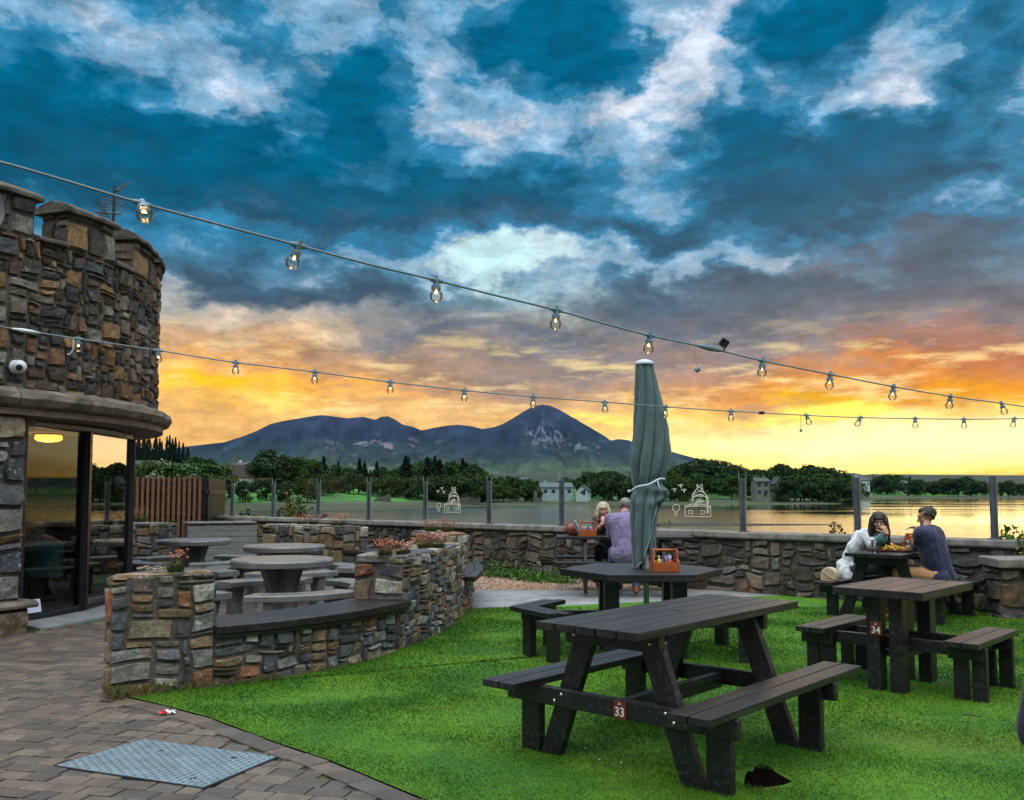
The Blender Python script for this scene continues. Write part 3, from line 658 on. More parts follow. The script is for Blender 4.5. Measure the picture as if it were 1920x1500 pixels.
    base = T.ramp(r, [(0, (.074, .058, .046)), (.25, (.100, .078, .058)), (.45, (.062, .051, .043)), (.62, (.122, .096, .070)), (.8, (.085, .071, .060)), (.92, (.105, .074, .055))], 'CONSTANT')
    base = T.mix(1, base, T.ramp(T.noise(c, 4, 6, .65), [(.3, .6), (.7, 1.35)]), 'MULTIPLY'); base = T.mix(.8, base, T.ramp(T.noise(c, 60, 4, .7), [(.3, .65), (.7, 1.4)]), 'MULTIPLY')
    T.L.new(base, p.inputs['Base Color']); p.inputs['Roughness'].default_value = .6
    b = T.n('ShaderNodeBump', i_Strength=.6, i_Distance=.006); T.L.new(T.noise(c, 70, 6, .75), b.inputs['Height']); T.L.new(b.outputs[0], p.inputs['Normal'])
    tag(mb.build('paving', pm), 'brown block paving beside the tower', 'paving', kind='structure')
    # inspection cover
    rt = empty('inspection_cover', (0, 0, 0), 0, 'pale blue grey checker plate inspection cover set in the paving', 'drain cover')
    sm = mat('galvanised_plate', (.20, .27, .31), .42, .25, 5, metal=.35, bump=.15, bscale=80, detail=9)
    mb = MB(); mb.prism([xy(q) for q in mh][::-1], -.012, .0085); mb.build('cover_plate', sm, rt, bevel=.002)
    fr_ = [xy(mhc+(q-mhc)*1.025) for q in mh]; mb = MB(); mb.prism(fr_[::-1], -.012, .0045); mb.build('cover_frame', M['dark'], rt)
    mb = MB(); u = (mh[1]-mh[0]); v_ = (mh[3]-mh[0]); w_ = mh[2]-mh[0]-u-v_; nn = 25
    for i in range(nn):
        for j in range(nn):
            a, b2 = (i+.5)/nn, (j+.5)/nn; q = mh[0]+u*a+v_*b2+w_*(a*b2); an = atan2(u.y, u.x)+(.785 if (i+j) % 2 else -.785)
            mb.box((q.x, q.y, .010), (.027, .010, .010), Matrix.Rotation(an, 3, 'Z'), taper=.4)
    mb.build('raised_pattern', mat('dark_plate_pattern', (.14, .19, .22), .45, .3, 9, metal=.3), rt)  # raised marks coloured darker than the plate around them
    for a, b2 in ((.3, .28), (.86, .86), (.8, .2)):
        q = mh[0]+u*a+v_*b2+w_*(a*b2); mb = MB(); mb.box((q.x, q.y, .011), (.032, .014, .004), Matrix.Rotation(.3, 3, 'Z')); mb.build('lifting_slot', M['dark'], rt)
HOLE = gp(1430, 1462)
build_near()
# ------------------------------------------------------------------ rubble masonry
def rubble(mb, f, s0, s1, z0, z1, cw=.075, ch=.06, seed=1, dep=.028, mask=None, mi=0, wmax=6, hmax=4, gap=.0048, nseg=4, warp=.05):
    rr = random.Random(seed); nx = max(1, round((s1-s0)/cw)); nz = max(1, round((z1-z0)/ch)); dx = (s1-s0)/nx; dz = (z1-z0)/nz
    occ = [[False]*nx for _ in range(nz)]
    if mask:
        for j in range(nz):
            for i in range(nx):
                if not mask(s0+(i+.5)*dx, z0+(j+.5)*dz): occ[j][i] = True
    ux = [0, .06, .36, .66, .94, 1] if nseg > 3 else [0, .08, .5, .92, 1]
    f0_ = f; eg = .12
    def f(s, z, d):
        k = min(1, max(0, (s-s0)/eg), max(0, (s1-s)/eg), max(0, (z-z0)/eg), max(0, (z1-z)/eg))*warp
        return f0_(s+k*noise.noise(V((s*3.1+seed, z*4, 0))), z+k*noise.noise(V((s*2.6, z*3.5, seed+9.))), d)
    for j in range(nz):
        for i in range(nx):
            if occ[j][i]: continue
            h = rr.choice((1, 1, 2, 2, 2, 3, 3, hmax, hmax)); w = rr.choice((2, 2, 3, 3, 4, 4, 5, wmax)) if h < 3 else rr.choice((2, 3, 3, 4, 5))
            h = min(h, nz-j); w = min(w, nx-i)
            ww = 0
            while ww < w and not occ[j][i+ww]: ww += 1
            w = ww
            if nx-(i+w) == 1 and not occ[j][i+w]: w += 1
            hh = 1
            while hh < h and all(not occ[j+hh][i+k] for k in range(w)): hh += 1
            h = hh
            for b in range(h):
                for a in range(w): occ[j+b][i+a] = True
            S0, S1, Z0, Z1 = s0+i*dx, s0+(i+w)*dx, z0+j*dz, z0+(j+h)*dz
            jt = .015*min(1, cw/.07); g = gap*rr.uniform(.7, 1.5)
            cs = [(S0+g+rr.uniform(0, jt), Z0+g+rr.uniform(0, jt)), (S1-g-rr.uniform(0, jt), Z0+g+rr.uniform(0, jt)), (S1-g-rr.uniform(0, jt), Z1-g-rr.uniform(0, jt)), (S0+g+rr.uniform(0, jt), Z1-g-rr.uniform(0, jt))]
            if S0 <= s0+1e-6: cs[0] = (S0, cs[0][1]); cs[3] = (S0, cs[3][1])
            if S1 >= s1-1e-6: cs[1] = (S1, cs[1][1]); cs[2] = (S1, cs[2][1])
            d0 = dep*rr.uniform(.45, 1.25); tx = rr.uniform(-.35, .35)*dep; tz = rr.uniform(-.35, .35)*dep; sd = rr.uniform(0, 99)
            vs = []; n = len(ux)
            for b, v in enumerate(ux):
                for a, u in enumerate(ux):
                    p = [(cs[0][k]*(1-u)+cs[1][k]*u)*(1-v)+(cs[3][k]*(1-u)+cs[2][k]*u)*v for k in (0, 1)]
                    e = a in (0, n-1) or b in (0, n-1)
                    c2 = a in (1, n-2) and b in (1, n-2)
                    if not e:
                        p[0] += rr.uniform(-.2, .2)*g; p[1] += rr.uniform(-.2, .2)*g
                    if e and a in (0, n-1) and b in (0, n-1):
                        p[0] += (.18*g*8 if a == 0 else -.18*g*8)*rr.random()*.6; p[1] += (.18*g*8 if b == 0 else -.18*g*8)*rr.random()*.6
                    dd = -.018 if e else d0*(.88 if c2 else 1)+tx*(u-.5)*2+tz*(v-.5)*2+dep*.45*noise.noise(V((p[0]*11+sd, p[1]*11, sd)))+dep*.2*noise.noise(V((p[0]*40+sd, p[1]*40, sd)))
                    vs.append(f(p[0], p[1], dd))
            mb.add(vs, [(b*n+a, b*n+a+1, (b+1)*n+a+1, (b+1)*n+a) for b in range(n-1) for a in range(n-1)], mi)
def sheet(mb, f, s0, s1, z0, z1, d=-.005, ns=40, nz=2, mi=1, mask=None):
    vs = []; fs = []
    for i in range(ns+1):
        for j in range(nz+1): vs.append(f(s0+(s1-s0)*i/ns, z0+(z1-z0)*j/nz, d))
    for i in range(ns):
        for j in range(nz):
            if mask and not mask(s0+(s1-s0)*(i+.5)/ns, z0+(z1-z0)*(j+.5)/nz): continue
            fs.append((i*(nz+1)+j, (i+1)*(nz+1)+j, (i+1)*(nz+1)+j+1, i*(nz+1)+j+1))
    mb.add(vs, fs, mi)
# ------------------------------------------------------------------ patio wall
TH = .52; ZH = .875; ZL = .395
def path_wall(mb, P, secs, seed, T=TH, z0=-.06, zlow=ZL, fine=1.0):
    """secs: (s0, s1, z1, seat?)"""
    Tf = (lambda s: T*(.30+.70*min(1, s/.5))) if P is WALLP else (lambda s: T)
    for i, (a, b, z1) in enumerate(secs):
        def fo(s, z, d, ): p, n = P.at(s); p = p+n*d; return (p.x, p.y, z)
        def fi(s, z, d): p, n = P.at(b-(s-a)); p = p-n*(Tf(b-(s-a))+d); return (p.x, p.y, z)
        rubble(mb, fo, a, b, z0, z1, .060*fine, .036*fine, seed+i); sheet(mb, fo, a, b, z0, z1, ns=max(4, int((b-a)/.15)))
        rubble(mb, fi, a, b, z0, z1, .09, .075, seed+i+50, nseg=3); sheet(mb, fi, a, b, z0, z1, ns=max(4, int((b-a)/.15)))
        def ft(s, w, d): p, n = P.at(s); p = p-n*(w*Tf(s)/T); return (p.x, p.y, z1+d*.6-.004)
        rubble(mb, ft, a, b, -.012, T+.012, .12, .13, seed+i+90, nseg=3, wmax=4, hmax=2); sheet(mb, ft, a, b, 0, T, ns=max(4, int((b-a)/.15)))
        for e, sg in ((a, -1), (b, 1)):
            zb = z0
            def fe(w, z, d, e=e, sg=sg):
                p, n = P.at(e); t = V((-n.y, n.x, 0)); q = p-n*((w if sg < 0 else T-w)*Tf(e)/T)+t*(sg*d)
                return (q.x, q.y, z)
            # end face direction: keep the quads facing out
            rubble(mb, lambda w, z, d: fe(T-w, z, d), 0, T, z0, z1, .085, .07, seed+i+120+int(sg), nseg=3); sheet(mb, lambda w, z, d: fe(T-w, z, d), 0, T, z0, z1, ns=4)
def seat_boards(P, a, b, z, parent, name='bench_seat', o0=.075, o1=TH+.05, thick=.062, nb=3, m='board'):
    mb = MB(); W = (o1+o0)/nb
    for k in range(nb):
        x0 = o0-k*W; x1 = x0-W+.008
        path = [P.at(s) for s in np.linspace(a, b, max(3, int((b-a)/.12)))]
        mb.sweep(path, [(x1, z), (x0, z), (x0, z+thick), (x1, z+thick)])
    # lower fascia board under the outer lip
    path = [P.at(s) for s in np.linspace(a, b, max(3, int((b-a)/.12)))]
    mb.sweep(path, [(.02, z-.035), (.055, z-.035), (.055, z-.002), (.02, z-.002)])
    return mb.build(name, M[m], parent, bevel=.006)
s1 = WALLP.s_y(7.32); s2 = WALLP.s_y(9.02); s3 = WALLP.s_y(11.5); s4 = WALLP.s_y(13.9); s5 = WALLP.s_y(15.25); s6 = WALLP.s_y(17.2)
pw = empty('patio_wall', (0, 0, 0), 0, 'curved rubble stone wall with planted tops and dark bench boards round the patio', 'stone wall')
mb = MB(); path_wall(mb, WALLP, [(0, s1, ZH), (s1+.001, s2-.001, ZL), (s2, s3, ZH), (s3+.001, s4-.001, ZL), (s4, s5, ZH)], 11)
mb.build('stonework', [M['stone'], M['mortar']], pw)
seat_boards(WALLP, s1-.0, s2+.02, ZL+.012, pw)
seat_boards(WALLP, s3+.02, s4-.02, ZL+.012, pw, o0=.16, nb=6)
bw = empty('patio_wall', (0, 0, 0), 0, 'low stone wall block with a notch at the back of the patio', 'stone wall')
mb = MB(); path_wall(mb, WALLP, [(s5+.05, s6-.001, ZL), (s6, WALLP.L, ZH)], 31); mb.build('stonework', [M['stone'], M['mortar']], bw)
seat_boards(WALLP, s5+.06, s6-.01, ZL+.012, bw)
LP = Path([V((-6.75, 18.9, 0)), V((-7.4, 19.15, 0)), V((-8.3, 19.35, 0))])
lw = empty('patio_wall', (0, 0, 0), 0, 'stone planter wall below the timber fence by the tower', 'stone wall')
mb = MB(); path_wall(mb, LP, [(0, LP.L, ZH)], 41); mb.build('stonework', [M['stone'], M['mortar']], lw)
# ------------------------------------------------------------------ sea wall with glass screen
WE = SPOST[0]-SDIR*.16; L0 = 19.5
def sea_f(s, z, d): q = WE+SDIR*s+SN*(.17+d); return (q.x, q.y, z)
sw = empty('sea_wall', (0, 0, 0), 0, 'long straight stone sea wall with a concrete coping below the glass screen', 'stone wall')
mb = MB(); rubble(mb, lambda s, z, d: sea_f(L0-s, z, d), 0, L0, -.1, .80, .095, .058, 61, dep=.035, gap=.009, warp=.09); sheet(mb, lambda s, z, d: sea_f(L0-s, z, d), 0, L0, -.1, .80, ns=20)
def sea_end(w, z, d): q = WE+SN*(.17-w)-SDIR*d; return (q.x, q.y, z)
rubble(mb, sea_end, 0, .4, -.1, .8, .10, .075, 62); sheet(mb, sea_end, 0, .4, -.1, .8, ns=2)
a = WE+SN*.13; b = WE+SDIR*L0+SN*.13; c = WE+SDIR*L0-SN*.22; d = WE-SN*.22
mb.prism([xy(a), xy(b), xy(c), xy(d)][::1], -4.3, .80, 1)
mb.build('stonework', [M['stone_sea'], M['mortar_dark']], sw)
mb = MB(); s = -.12; rr = random.Random(4)
while s < L0:
    ln = rr.uniform(1.9, 2.6); w0, w1 = .235+rr.uniform(-.01, .01), -.26
    pr = [(w0, .802), (w0+.012, .83), (w0, .895), (w0-.03, .902), (w1, .902), (w1, .802)]
    path = [(V((WE.x, WE.y, 0))+SDIR*t, SN) for t in np.linspace(s, s+ln-.006, 6)]
    mb.sweep([(p+V((0, 0, rr.uniform(-.003, .003))), n) for p, n in path], pr); s += ln
mb.build('coping', M['coping'], sw, bevel=.008)
# lower wall running off to the right
rw = empty('sea_wall', (0, 0, 0), 0, 'lower stone wall with thick concrete coping at the right edge of the lawn', 'stone wall')
RA = V((5.78, 11.15, 0)); RD = V((1, -.10, 0)).normalized(); RN = V((RD.y, -RD.x, 0)); 
def rw_f(s, z, d): q = RA+RD*s+RN*d; return (q.x, q.y, z)
mb = MB(); rubble(mb, rw_f, 0, 4.5, -.1, .60, .12, .08, 71, dep=.05, gap=.014); sheet(mb, rw_f, 0, 4.5, -.1, .60, ns=4)
rubble(mb, lambda w, z, d: tuple(RA-RN*(.45-w)-RD*d+V((0, 0, z))), 0, .45, -.1, .60, .1, .08, 72)
mb.prism([xy(RA-RN*.01), xy(RA+RD*4.5-RN*.01), xy(RA+RD*4.5-RN*.45), xy(RA-RN*.45)], -.1, .59, 1)
mb.build('stonework', [M['stone_sea'], M['mortar_dark']], rw)
mb = MB(); mb.prism([xy(RA+RN*.10-RD*.06), xy(RA+RD*4.5+RN*.10), xy(RA+RD*4.5-RN*.5), xy(RA-RN*.5-RD*.06)], .603, .715); mb.build('coping', M['coping'], rw, bevel=.02, seg=3)
# ---- glass screen
gs = empty('glass_screen', (0, 0, 0), 0, 'clear glass windbreak with slim grey posts along the top of the sea wall', 'glass screen')
RZ = atan2(SDIR.y, SDIR.x); RM = Matrix.Rotation(RZ, 3, 'Z')
GH = .92; M['glass_edge'] = flat('glass_edge', (.30, .36, .27), .2)
for k, p in enumerate(SPOST+[SPOST[-1]+SDIR*1.743]):
    mb = MB(); mb.box((p.x, p.y, .905+.40), (.085, .05, .80), RM); q = p+SN*.036; mb.box((q.x, q.y, .905+.40), (.045, .02, .80), RM)
    mb.box((p.x, p.y, .909), (.15, .12, .012), RM)
    mb.build('post', M['steel'], gs, bevel=.004)
rr = random.Random(3); panels = []
for k in range(-1, 11):
    a = SPOST[0]+SDIR*(1.743*k+.06); b = a+SDIR*(1.743-.12); dz = rr.uniform(-.012, .012); h = GH if k >= 0 else .72
    if k < 0: a = SPOST[0]-SDIR*.06; b = a-SDIR*1.5; a, b = b, a
    mb = MB(); t = SN*.006; vs = []
    for p in (a, b):
        for z in (.93, .90+h+dz):
            for q in (p-t, p+t): vs.append((q.x, q.y, z))
    mb.add(vs, [(0, 4, 6, 2), (1, 3, 7, 5)]); mb.add(vs, [(0, 2, 3, 1), (4, 5, 7, 6), (2, 6, 7, 3), (0, 1, 5, 4)], 1)
    panels.append((a, b, mb.build('glass_panel', [M['glass'], M['glass_edge']], gs)))
# etched emblem: gabled house with a tower wall, birds and a tree
M['etch'] = flat('etched_white', (.85, .82, .66), .8)
def emblem(pi_, px, py_b, hgt, rev=False):
    a, b, panel = panels[pi_]
    # find the point of the panel in that direction
    dr = ray(px, py_b); n = SN; den = dr.dot(n); t = (V((a.x, a.y, 0))-V((0, 0, 0))-V((0, 0, 0))).dot(n)/den
    o = dr*t; z0 = 1.5+o.z; U = -SDIR; W = hgt
    o = V((o.x, o.y, 0))+SN*.0085; mb = MB()
    def P_(u, v): q = o+U*(u*W); return V((q.x, q.y, z0+v*W))
    def line(pts, w=.016):
        for i in range(len(pts)-1):
            mb.beam(P_(*pts[i]), P_(*pts[i+1]), .002, w*W*1.2, up=(0, 0, 1)) if abs(pts[i][0]-pts[i+1][0]) > .001 else mb.beam(P_(*pts[i]), P_(*pts[i+1]), w*W*1.2, .002, up=SN)
    line([(.28, .42), (.28, .66), (.52, .92), (.78, .62), (.78, .1)], .02); line([(.44, .88), (.44, .98), (.52, .90)]); line([(.56, .93), (.62, .98), (.64, .82)]); line([(.82, .1), (.82, .55), (.78, .6)])
    arc = [(.33+.42*t_, .58+.09*sin(pi*t_)) for t_ in np.linspace(0, 1, 9)]; line(arc, .02); arc2 = [(x, y+.085) for x, y in arc]; line(arc2, .014)
    line([(.31, .52), (.33, .66)]); line([(.77, .5), (.75, .66)])
    line([(.42, .465), (.68, .465)], .022)
    wt = [(.02, .34), (.02, .1)]; line(wt); cr = []
    for k in range(11):
        u = .02+k*.08; v = .33+.06*sin(pi*k/10.); cr += [(u, v), (u+.04, v), (u+.04, v-.04), (u+.08, v-.04)]
    line(cr, .012); line([(.02, .27), (.2, .3), (.45, .31), (.7, .3), (.9, .26)], .012); line([(.9, .34), (.9, .0)])
    line([(.02, .1), (.02, 0), (.9, 0)], .014)
    for r_ in (.065, .03): line([(.40+r_*cos(t_), .36+r_*sin(t_)) for t_ in np.linspace(0, 2*pi, 11)], .014)
    for (u, v) in ((.14, .08), (.56, .08)): line([(u, v), (u, v+.1), (u+.14, v+.1), (u+.14, v), (u, v)], .012)
    mb.build('etched_house', M['etch'], panel)
    for (u, v) in ((-.36, .82), (-.14, .94), (-.02, .80)): mb = MB(); line([(u-.09, v), (u, v+.02), (u+.05, v+.03), (u+.1, v-.01)], .014); line([(u+.03, v+.03), (u+.03, v-.09)], .016); line([(u-.01, v), (u+.03, v-.09)], .012); mb.build('etched_bird', M['etch'], panel)
    mb = MB(); tp = [(-.34, .0), (-.34, .16), (-.42, .2), (-.40, .3), (-.30, .36), (-.20, .34), (-.16, .26), (-.2, .18), (-.26, .16), (-.27, .0)]; line(tp, .016)
    e = mb.build('etched_tree', M['etch'], panel)
    for txt, u, v, sz in (('The', .47, .74, .10), ('TOWERS', .36, .595, .075), ('Bar &', .46, .50, .065), ('Restaurant', .40, .42, .05)):
        q = P_(u, v)+SN*.001; ux = U.normalized()
        text_mesh(txt, sz*W, M['etch'], panel, Matrix.Translation(q) @ Matrix(((ux.x, 0, SN.x, 0), (ux.y, 0, SN.y, 0), (0, 1, 0, 0), (0, 0, 0, 1))), name='etched_lettering')
emblem(2, 1284, 968, .52); emblem(5, 833, 960, .50); emblem(-12 if 0 else 0, 1897, 990, .5) if 0 else None
# ------------------------------------------------------------------ round stone tower
TC = V((-9, 12, 0)); RT = 4.1
def tp(a, r, z): return (TC.x+r*cos(a), TC.y+r*sin(a), z)
def ang_px(px, r, near=True):
    d = ray(px, 700); k = d.x/d.y; A = 1+k*k; B = -2*(k*TC.x+TC.y); C = TC.x**2+TC.y**2-r*r; disc = B*B-4*A*C
    if disc < 0: return atan2(sqrt(TC.length_squared-0)*0+1, 1)*0+TAN
    D = (-B-sqrt(disc))/(2*A); return atan2(D-TC.y, k*D-TC.x)
TAN = radians(21)
tw = empty('stone_tower', tuple(TC), 0, 'round rubble stone tower of the pub with battlements and curved glass front', 'tower')
def tb(mb, name, mats, parent=None, **kw):
    rough = kw.pop('rough', 0); o = mb.build(name, mats, parent or tw, **kw)
    if rough:
        for v in o.data.vertices: v.co += V((noise.noise(v.co*9), noise.noise(v.co*9+V((7, 0, 0))), noise.noise(v.co*7+V((0, 9, 0)))))*rough
    for v in o.data.vertices: v.co -= TC
    return o
A0_, A1_ = radians(-62), radians(62); ZS0, ZS1 = 2.62, 4.30
mb = MB()
fw = lambda s, z, d: tp(s/RT, RT+d, z)
rubble(mb, fw, A0_*RT, A1_*RT, ZS0, ZS1, .070, .052, 101, dep=.036, gap=.007, wmax=5)
sheet(mb, fw, A0_*RT, A1_*RT, ZS0, ZS1, ns=60); sheet(mb, fw, A1_*RT, (A0_+2*pi)*RT, ZS0, ZS1, ns=60)
fin = lambda s, z, d: tp((A0_+A1_)-s/(RT-.38), RT-.38-d, z)
sheet(mb, fin, A0_*(RT-.38), A1_*(RT-.38), ZS1-.6, ZS1, ns=60)
mb.sweep([(V(tp(a, RT-.2, ZS1-.01)), V((cos(a), sin(a), 0))) for a in np.linspace(0, 2*pi, 90)], [(-.19, -.02), (.185, -.02), (.185, 0), (-.19, 0)], mi=1)
tb(mb, 'upper_wall', [M['stone_tower'], M['mortar']])
# merlons
M['cap'] = mat('weathered_cap_stone', (.085, .072, .055), .85, .5, 5, bump=1.0, bscale=16, detail=9)
angs = [(ang_px(x0, RT), ang_px(x1, RT)) for x0, x1 in ((-60, 54), (118, 203), (244, 280))]
wd = angs[1][1]-angs[1][0]; g = angs[1][0]-angs[0][1]
ms = [(angs[0][1]-wd, angs[0][1]), angs[1], angs[2]]
ms.append((angs[2][1]+g*.8, angs[2][1]+g*.8+wd)); a = ms[-1][1]
while a < radians(75): ms.append((a+g, a+g+wd)); a += g+wd
a = ms[0][0]
while a > radians(-60): ms.insert(0, (a-g-wd, a-g)); a -= g+wd
MH = .44
for i, (a0, a1) in enumerate(ms):
    mb = MB(); zt = ZS1+MH
    rubble(mb, fw, a0*RT, a1*RT, ZS1, zt, .10, .085, 130+i, dep=.04, gap=.009, nseg=3, wmax=5)
    sheet(mb, fw, a0*RT, a1*RT, ZS1, zt, ns=6)
    Ri = RT-.38; sheet(mb, lambda s, z, d: tp(-s, Ri-d, z), -a1, -a0, ZS1, zt, ns=6)
    for aa, sg in ((a0, -1), (a1, 1)):
        fe = lambda w, z, d, aa=aa, sg=sg: tp(aa+sg*d/RT, (Ri+w if sg < 0 else RT-w), z)
        rubble(mb, fe, 0, .38, ZS1, zt, .10, .085, 150+i, dep=.02, gap=.008, nseg=3); sheet(mb, fe, 0, .38, ZS1, zt, ns=2)
    me = tb(mb, 'merlon', [M['stone_tower'], M['mortar']])
    mb = MB(); rr = random.Random(i)
    prof = [(-.47, 0), (.085, 0), (.085, .045), (.05, .075), (-.06, .125), (-.19, .145), (-.32, .125), (-.43, .075), (-.47, .045)]
    path = [(V(tp(a, RT, zt+rr.uniform(-.004, .004)+.03*(t-.5)*(1 if i % 2 else -1))), V((cos(a), sin(a), 0))) for t, a in ((t, a0-.017+(a1-a0+.034)*t) for t in np.linspace(0, 1, 7))]
    mb.sweep(path, prof); cp_ = tb(mb, 'merlon_cap', M['cap'], me, bevel=.008, rough=.022)
for i in range(len(ms)-1):
    mb = MB(); a0, a1 = ms[i][1], ms[i+1][0]
    path = [(V(tp(a, RT, ZS1)), V((cos(a), sin(a), 0))) for a in np.linspace(a0+.004, a1-.004, 5)]
    mb.sweep(path, [(-.40, 0), (.07, 0), (.075, .03), (.06, .06), (-.40, .06)]); tb(mb, 'notch_sill', M['cap'], bevel=.006, rough=.018)
# cornice ring with block joints
mb = MB(); rr = random.Random(2); a = -pi*.6
while a < pi*.75:
    da = rr.uniform(.18, .26); o = rr.uniform(-.008, .008)
    path = [(V(tp(t, RT, 0)), V((cos(t), sin(t), 0))) for t in np.linspace(a+.0015, a+da-.0015, 8)]
    mb.sweep(path, [(-.5, 2.40), (.10+o, 2.40), (.19+o, 2.43), (.235+o, 2.50), (.215+o, 2.57), (.13+o, 2.62), (.02, 2.635), (-.5, 2.635)]); a += da
tb(mb, 'cornice', M['cornice'], bevel=.005, rough=.018)
mb = MB(); ring = [(V(tp(t, RT, 0)), V((cos(t), sin(t), 0))) for t in np.linspace(0, 2*pi, 100)]
mb.sweep(ring, [(-.6, 2.33), (.12, 2.33), (.12, 2.398), (-.6, 2.398)]); tb(mb, 'soffit', mat('soffit_board', (.16, .12, .09), .7, .3, 6))
# flat roof inside
mb = MB(); mb.lathe([(RT-.36, ZS1-.62), (RT-.36, ZS1-.56)], 48, tuple(TC)); tb(mb, 'roof', M['mortar_dark'])
# lower stone pier at the left and its plinth
RL = 4.13
fl = lambda s, z, d: tp(s/RL, RL+d, z)
pr_ = ang_px(50, RL); pl = radians(-75)
mb = MB(); rubble(mb, fl, pl*RL, pr_*RL, .34, 2.33, .10, .09, 171, dep=.05, gap=.010, hmax=3); sheet(mb, fl, pl*RL, pr_*RL, .0, 2.33, ns=20)
fe = lambda w, z, d: tp(pr_+d/RL, RL-w, z)
rubble(mb, fe, 0, .42, .34, 2.33, .21, .17, 172, dep=.03, gap=.01, wmax=2, hmax=2); sheet(mb, fe, 0, .42, .0, 2.33, ns=2)
fl2 = lambda s, z, d: tp(s/RL, RL+.10+d, z); rubble(mb, fl2, pl*RL, (pr_+.01)*RL, -.05, .25, .14, .10, 173, dep=.04)
fe2 = lambda w, z, d: tp(pr_+.012+d/RL, RL+.1-w, z); rubble(mb, fe2, 0, .5, -.05, .25, .14, .10, 174, dep=.02)
tb(mb, 'stone_pier', [M['stone'], M['mortar']])
mb = MB(); mb.sweep([(V(tp(t, RL, 0)), V((cos(t), sin(t), 0))) for t in np.linspace(pl, pr_+.03, 12)], [(-.4, .262), (.16, .262), (.17, .30), (.13, .335), (-.4, .345)]); tb(mb, 'pier_ledge', M['cornice'], bevel=.01)
# far pier behind
mb = MB(); q0 = radians(75); rubble(mb, fl, q0*RL, (q0+.5)*RL, -.05, 2.33, .14, .12, 181, nseg=3); sheet(mb, fl, q0*RL, (2*pi+pl)*RL, -.05, 2.33, ns=40); tb(mb, 'rear_wall', [M['stone'], M['mortar']])
M['window0'] = glass_arch('window_glass_front', (.70, .72, .70), 1.7, 1.1); M['window'] = glass_arch('window_glass_side', (.80, .82, .80), 2.1, 1.6)
# window frame and panes
RG = 3.80
wr = [3.74, 3.63, 3.80, 3.80, 3.80]
wa = [ang_px(48, wr[0]), ang_px(164, wr[1]), TAN+.005]
step = (wa[2]-wa[1]); wa += [wa[2]+.42, wa[2]+.84]
fr = None; mb = MB()
for i, a in enumerate(wa):
    q = V(tp(a, wr[i], 0)); w = .05 if i in (0,) else .075
    rm = Matrix.Rotation(a, 3, 'Z'); mb.box((q.x, q.y, 1.17), (.11, w, 2.3), rm)
for i, (a, b) in enumerate(zip(wa, wa[1:])):
    p, q = V(tp(a, wr[i], 0)), V(tp(b, wr[i+1], 0))
    mb.beam((p.x, p.y, .05), (q.x, q.y, .05), .09, .10); mb.beam((p.x, p.y, 2.29), (q.x, q.y, 2.29), .09, .09)
wf = tb(mb, 'window_frame', M['dark'], bevel=.006)
mb = MB(); a = wa[1]; q = V(tp(a, wr[1]+.07, 0)); mb.box((q.x, q.y, 1.15), (.03, .055, 2.25), Matrix.Rotation(a, 3, 'Z')); tb(mb, 'frame_trim', mat('brown_trim', (.035, .028, .03), .35, .2, 10, metal=.4), wf)
for i, (a, b) in enumerate(zip(wa, wa[1:])):
    mb = MB(); p, q = V(tp(a, wr[i], 0)), V(tp(b, wr[i+1], 0)); n = V(((q-p).y, -(q-p).x, 0)).normalized()*.008; d = (q-p).normalized()*.03
    vs = [(p.x+d.x, p.y+d.y, .10), (q.x-d.x, q.y-d.y, .10), (q.x-d.x, q.y-d.y, 2.25), (p.x+d.x, p.y+d.y, 2.25)]; mb.add(vs, [(0, 1, 2, 3)])
    tb(mb, 'window_pane', M['window0'] if i == 0 else M['window'], wf)
mb = MB(); mb.sweep([(V(tp(t, RG, 0)), V((cos(t), sin(t), 0))) for t in np.linspace(wa[0]-.02, wa[-1], 30)], [(-.05, -.05), (.40, -.05), (.40, .02), (.06, .045), (-.05, .045)]); tb(mb, 'window_sill', M['path'], bevel=.006)
# room behind the glass
mb = MB(); mb.lathe([(3.76, .0), (3.76, .03)], 48, tuple(TC)); tb(mb, 'floor', mat('brown_floor', (.09, .06, .04), .35, .3, 3, sc3=(1, 9, 1)))
mb = MB(); mb.lathe([(3.76, 2.26), (3.76, 2.30)], 48, tuple(TC)); tb(mb, 'room_ceiling', mat('plaster_ceiling', (.5, .42, .36), .8, .1, 3))
BW0 = V((-9.6, 8.7, 0)); BW1 = V((-7.6, 15.3, 0)); bd = (BW1-BW0).normalized(); bn = V((bd.y, -bd.x, 0))
fb = lambda s, z, d: tuple(BW0+bd*s+bn*d+V((0, 0, z)))
mb = MB(); rubble(mb, fb, 0, (BW1-BW0).length, .03, 2.26, .12, .10, 191, nseg=3); sheet(mb, fb, 0, (BW1-BW0).length, .03, 2.26, ns=3); tb(mb, 'inner_wall', [M['stone'], M['mortar']])
mb = MB(); q = BW0+bd*2.3+bn*.05; mb.box((q.x, q.y, 1.1), (.16, .75, 2.1), Matrix.Rotation(atan2(bn.y, bn.x), 3, 'Z')); tb(mb, 'inner_door', mat('red_brown_door', (.12, .03, .015), .5, .3, 8), bevel=.01)
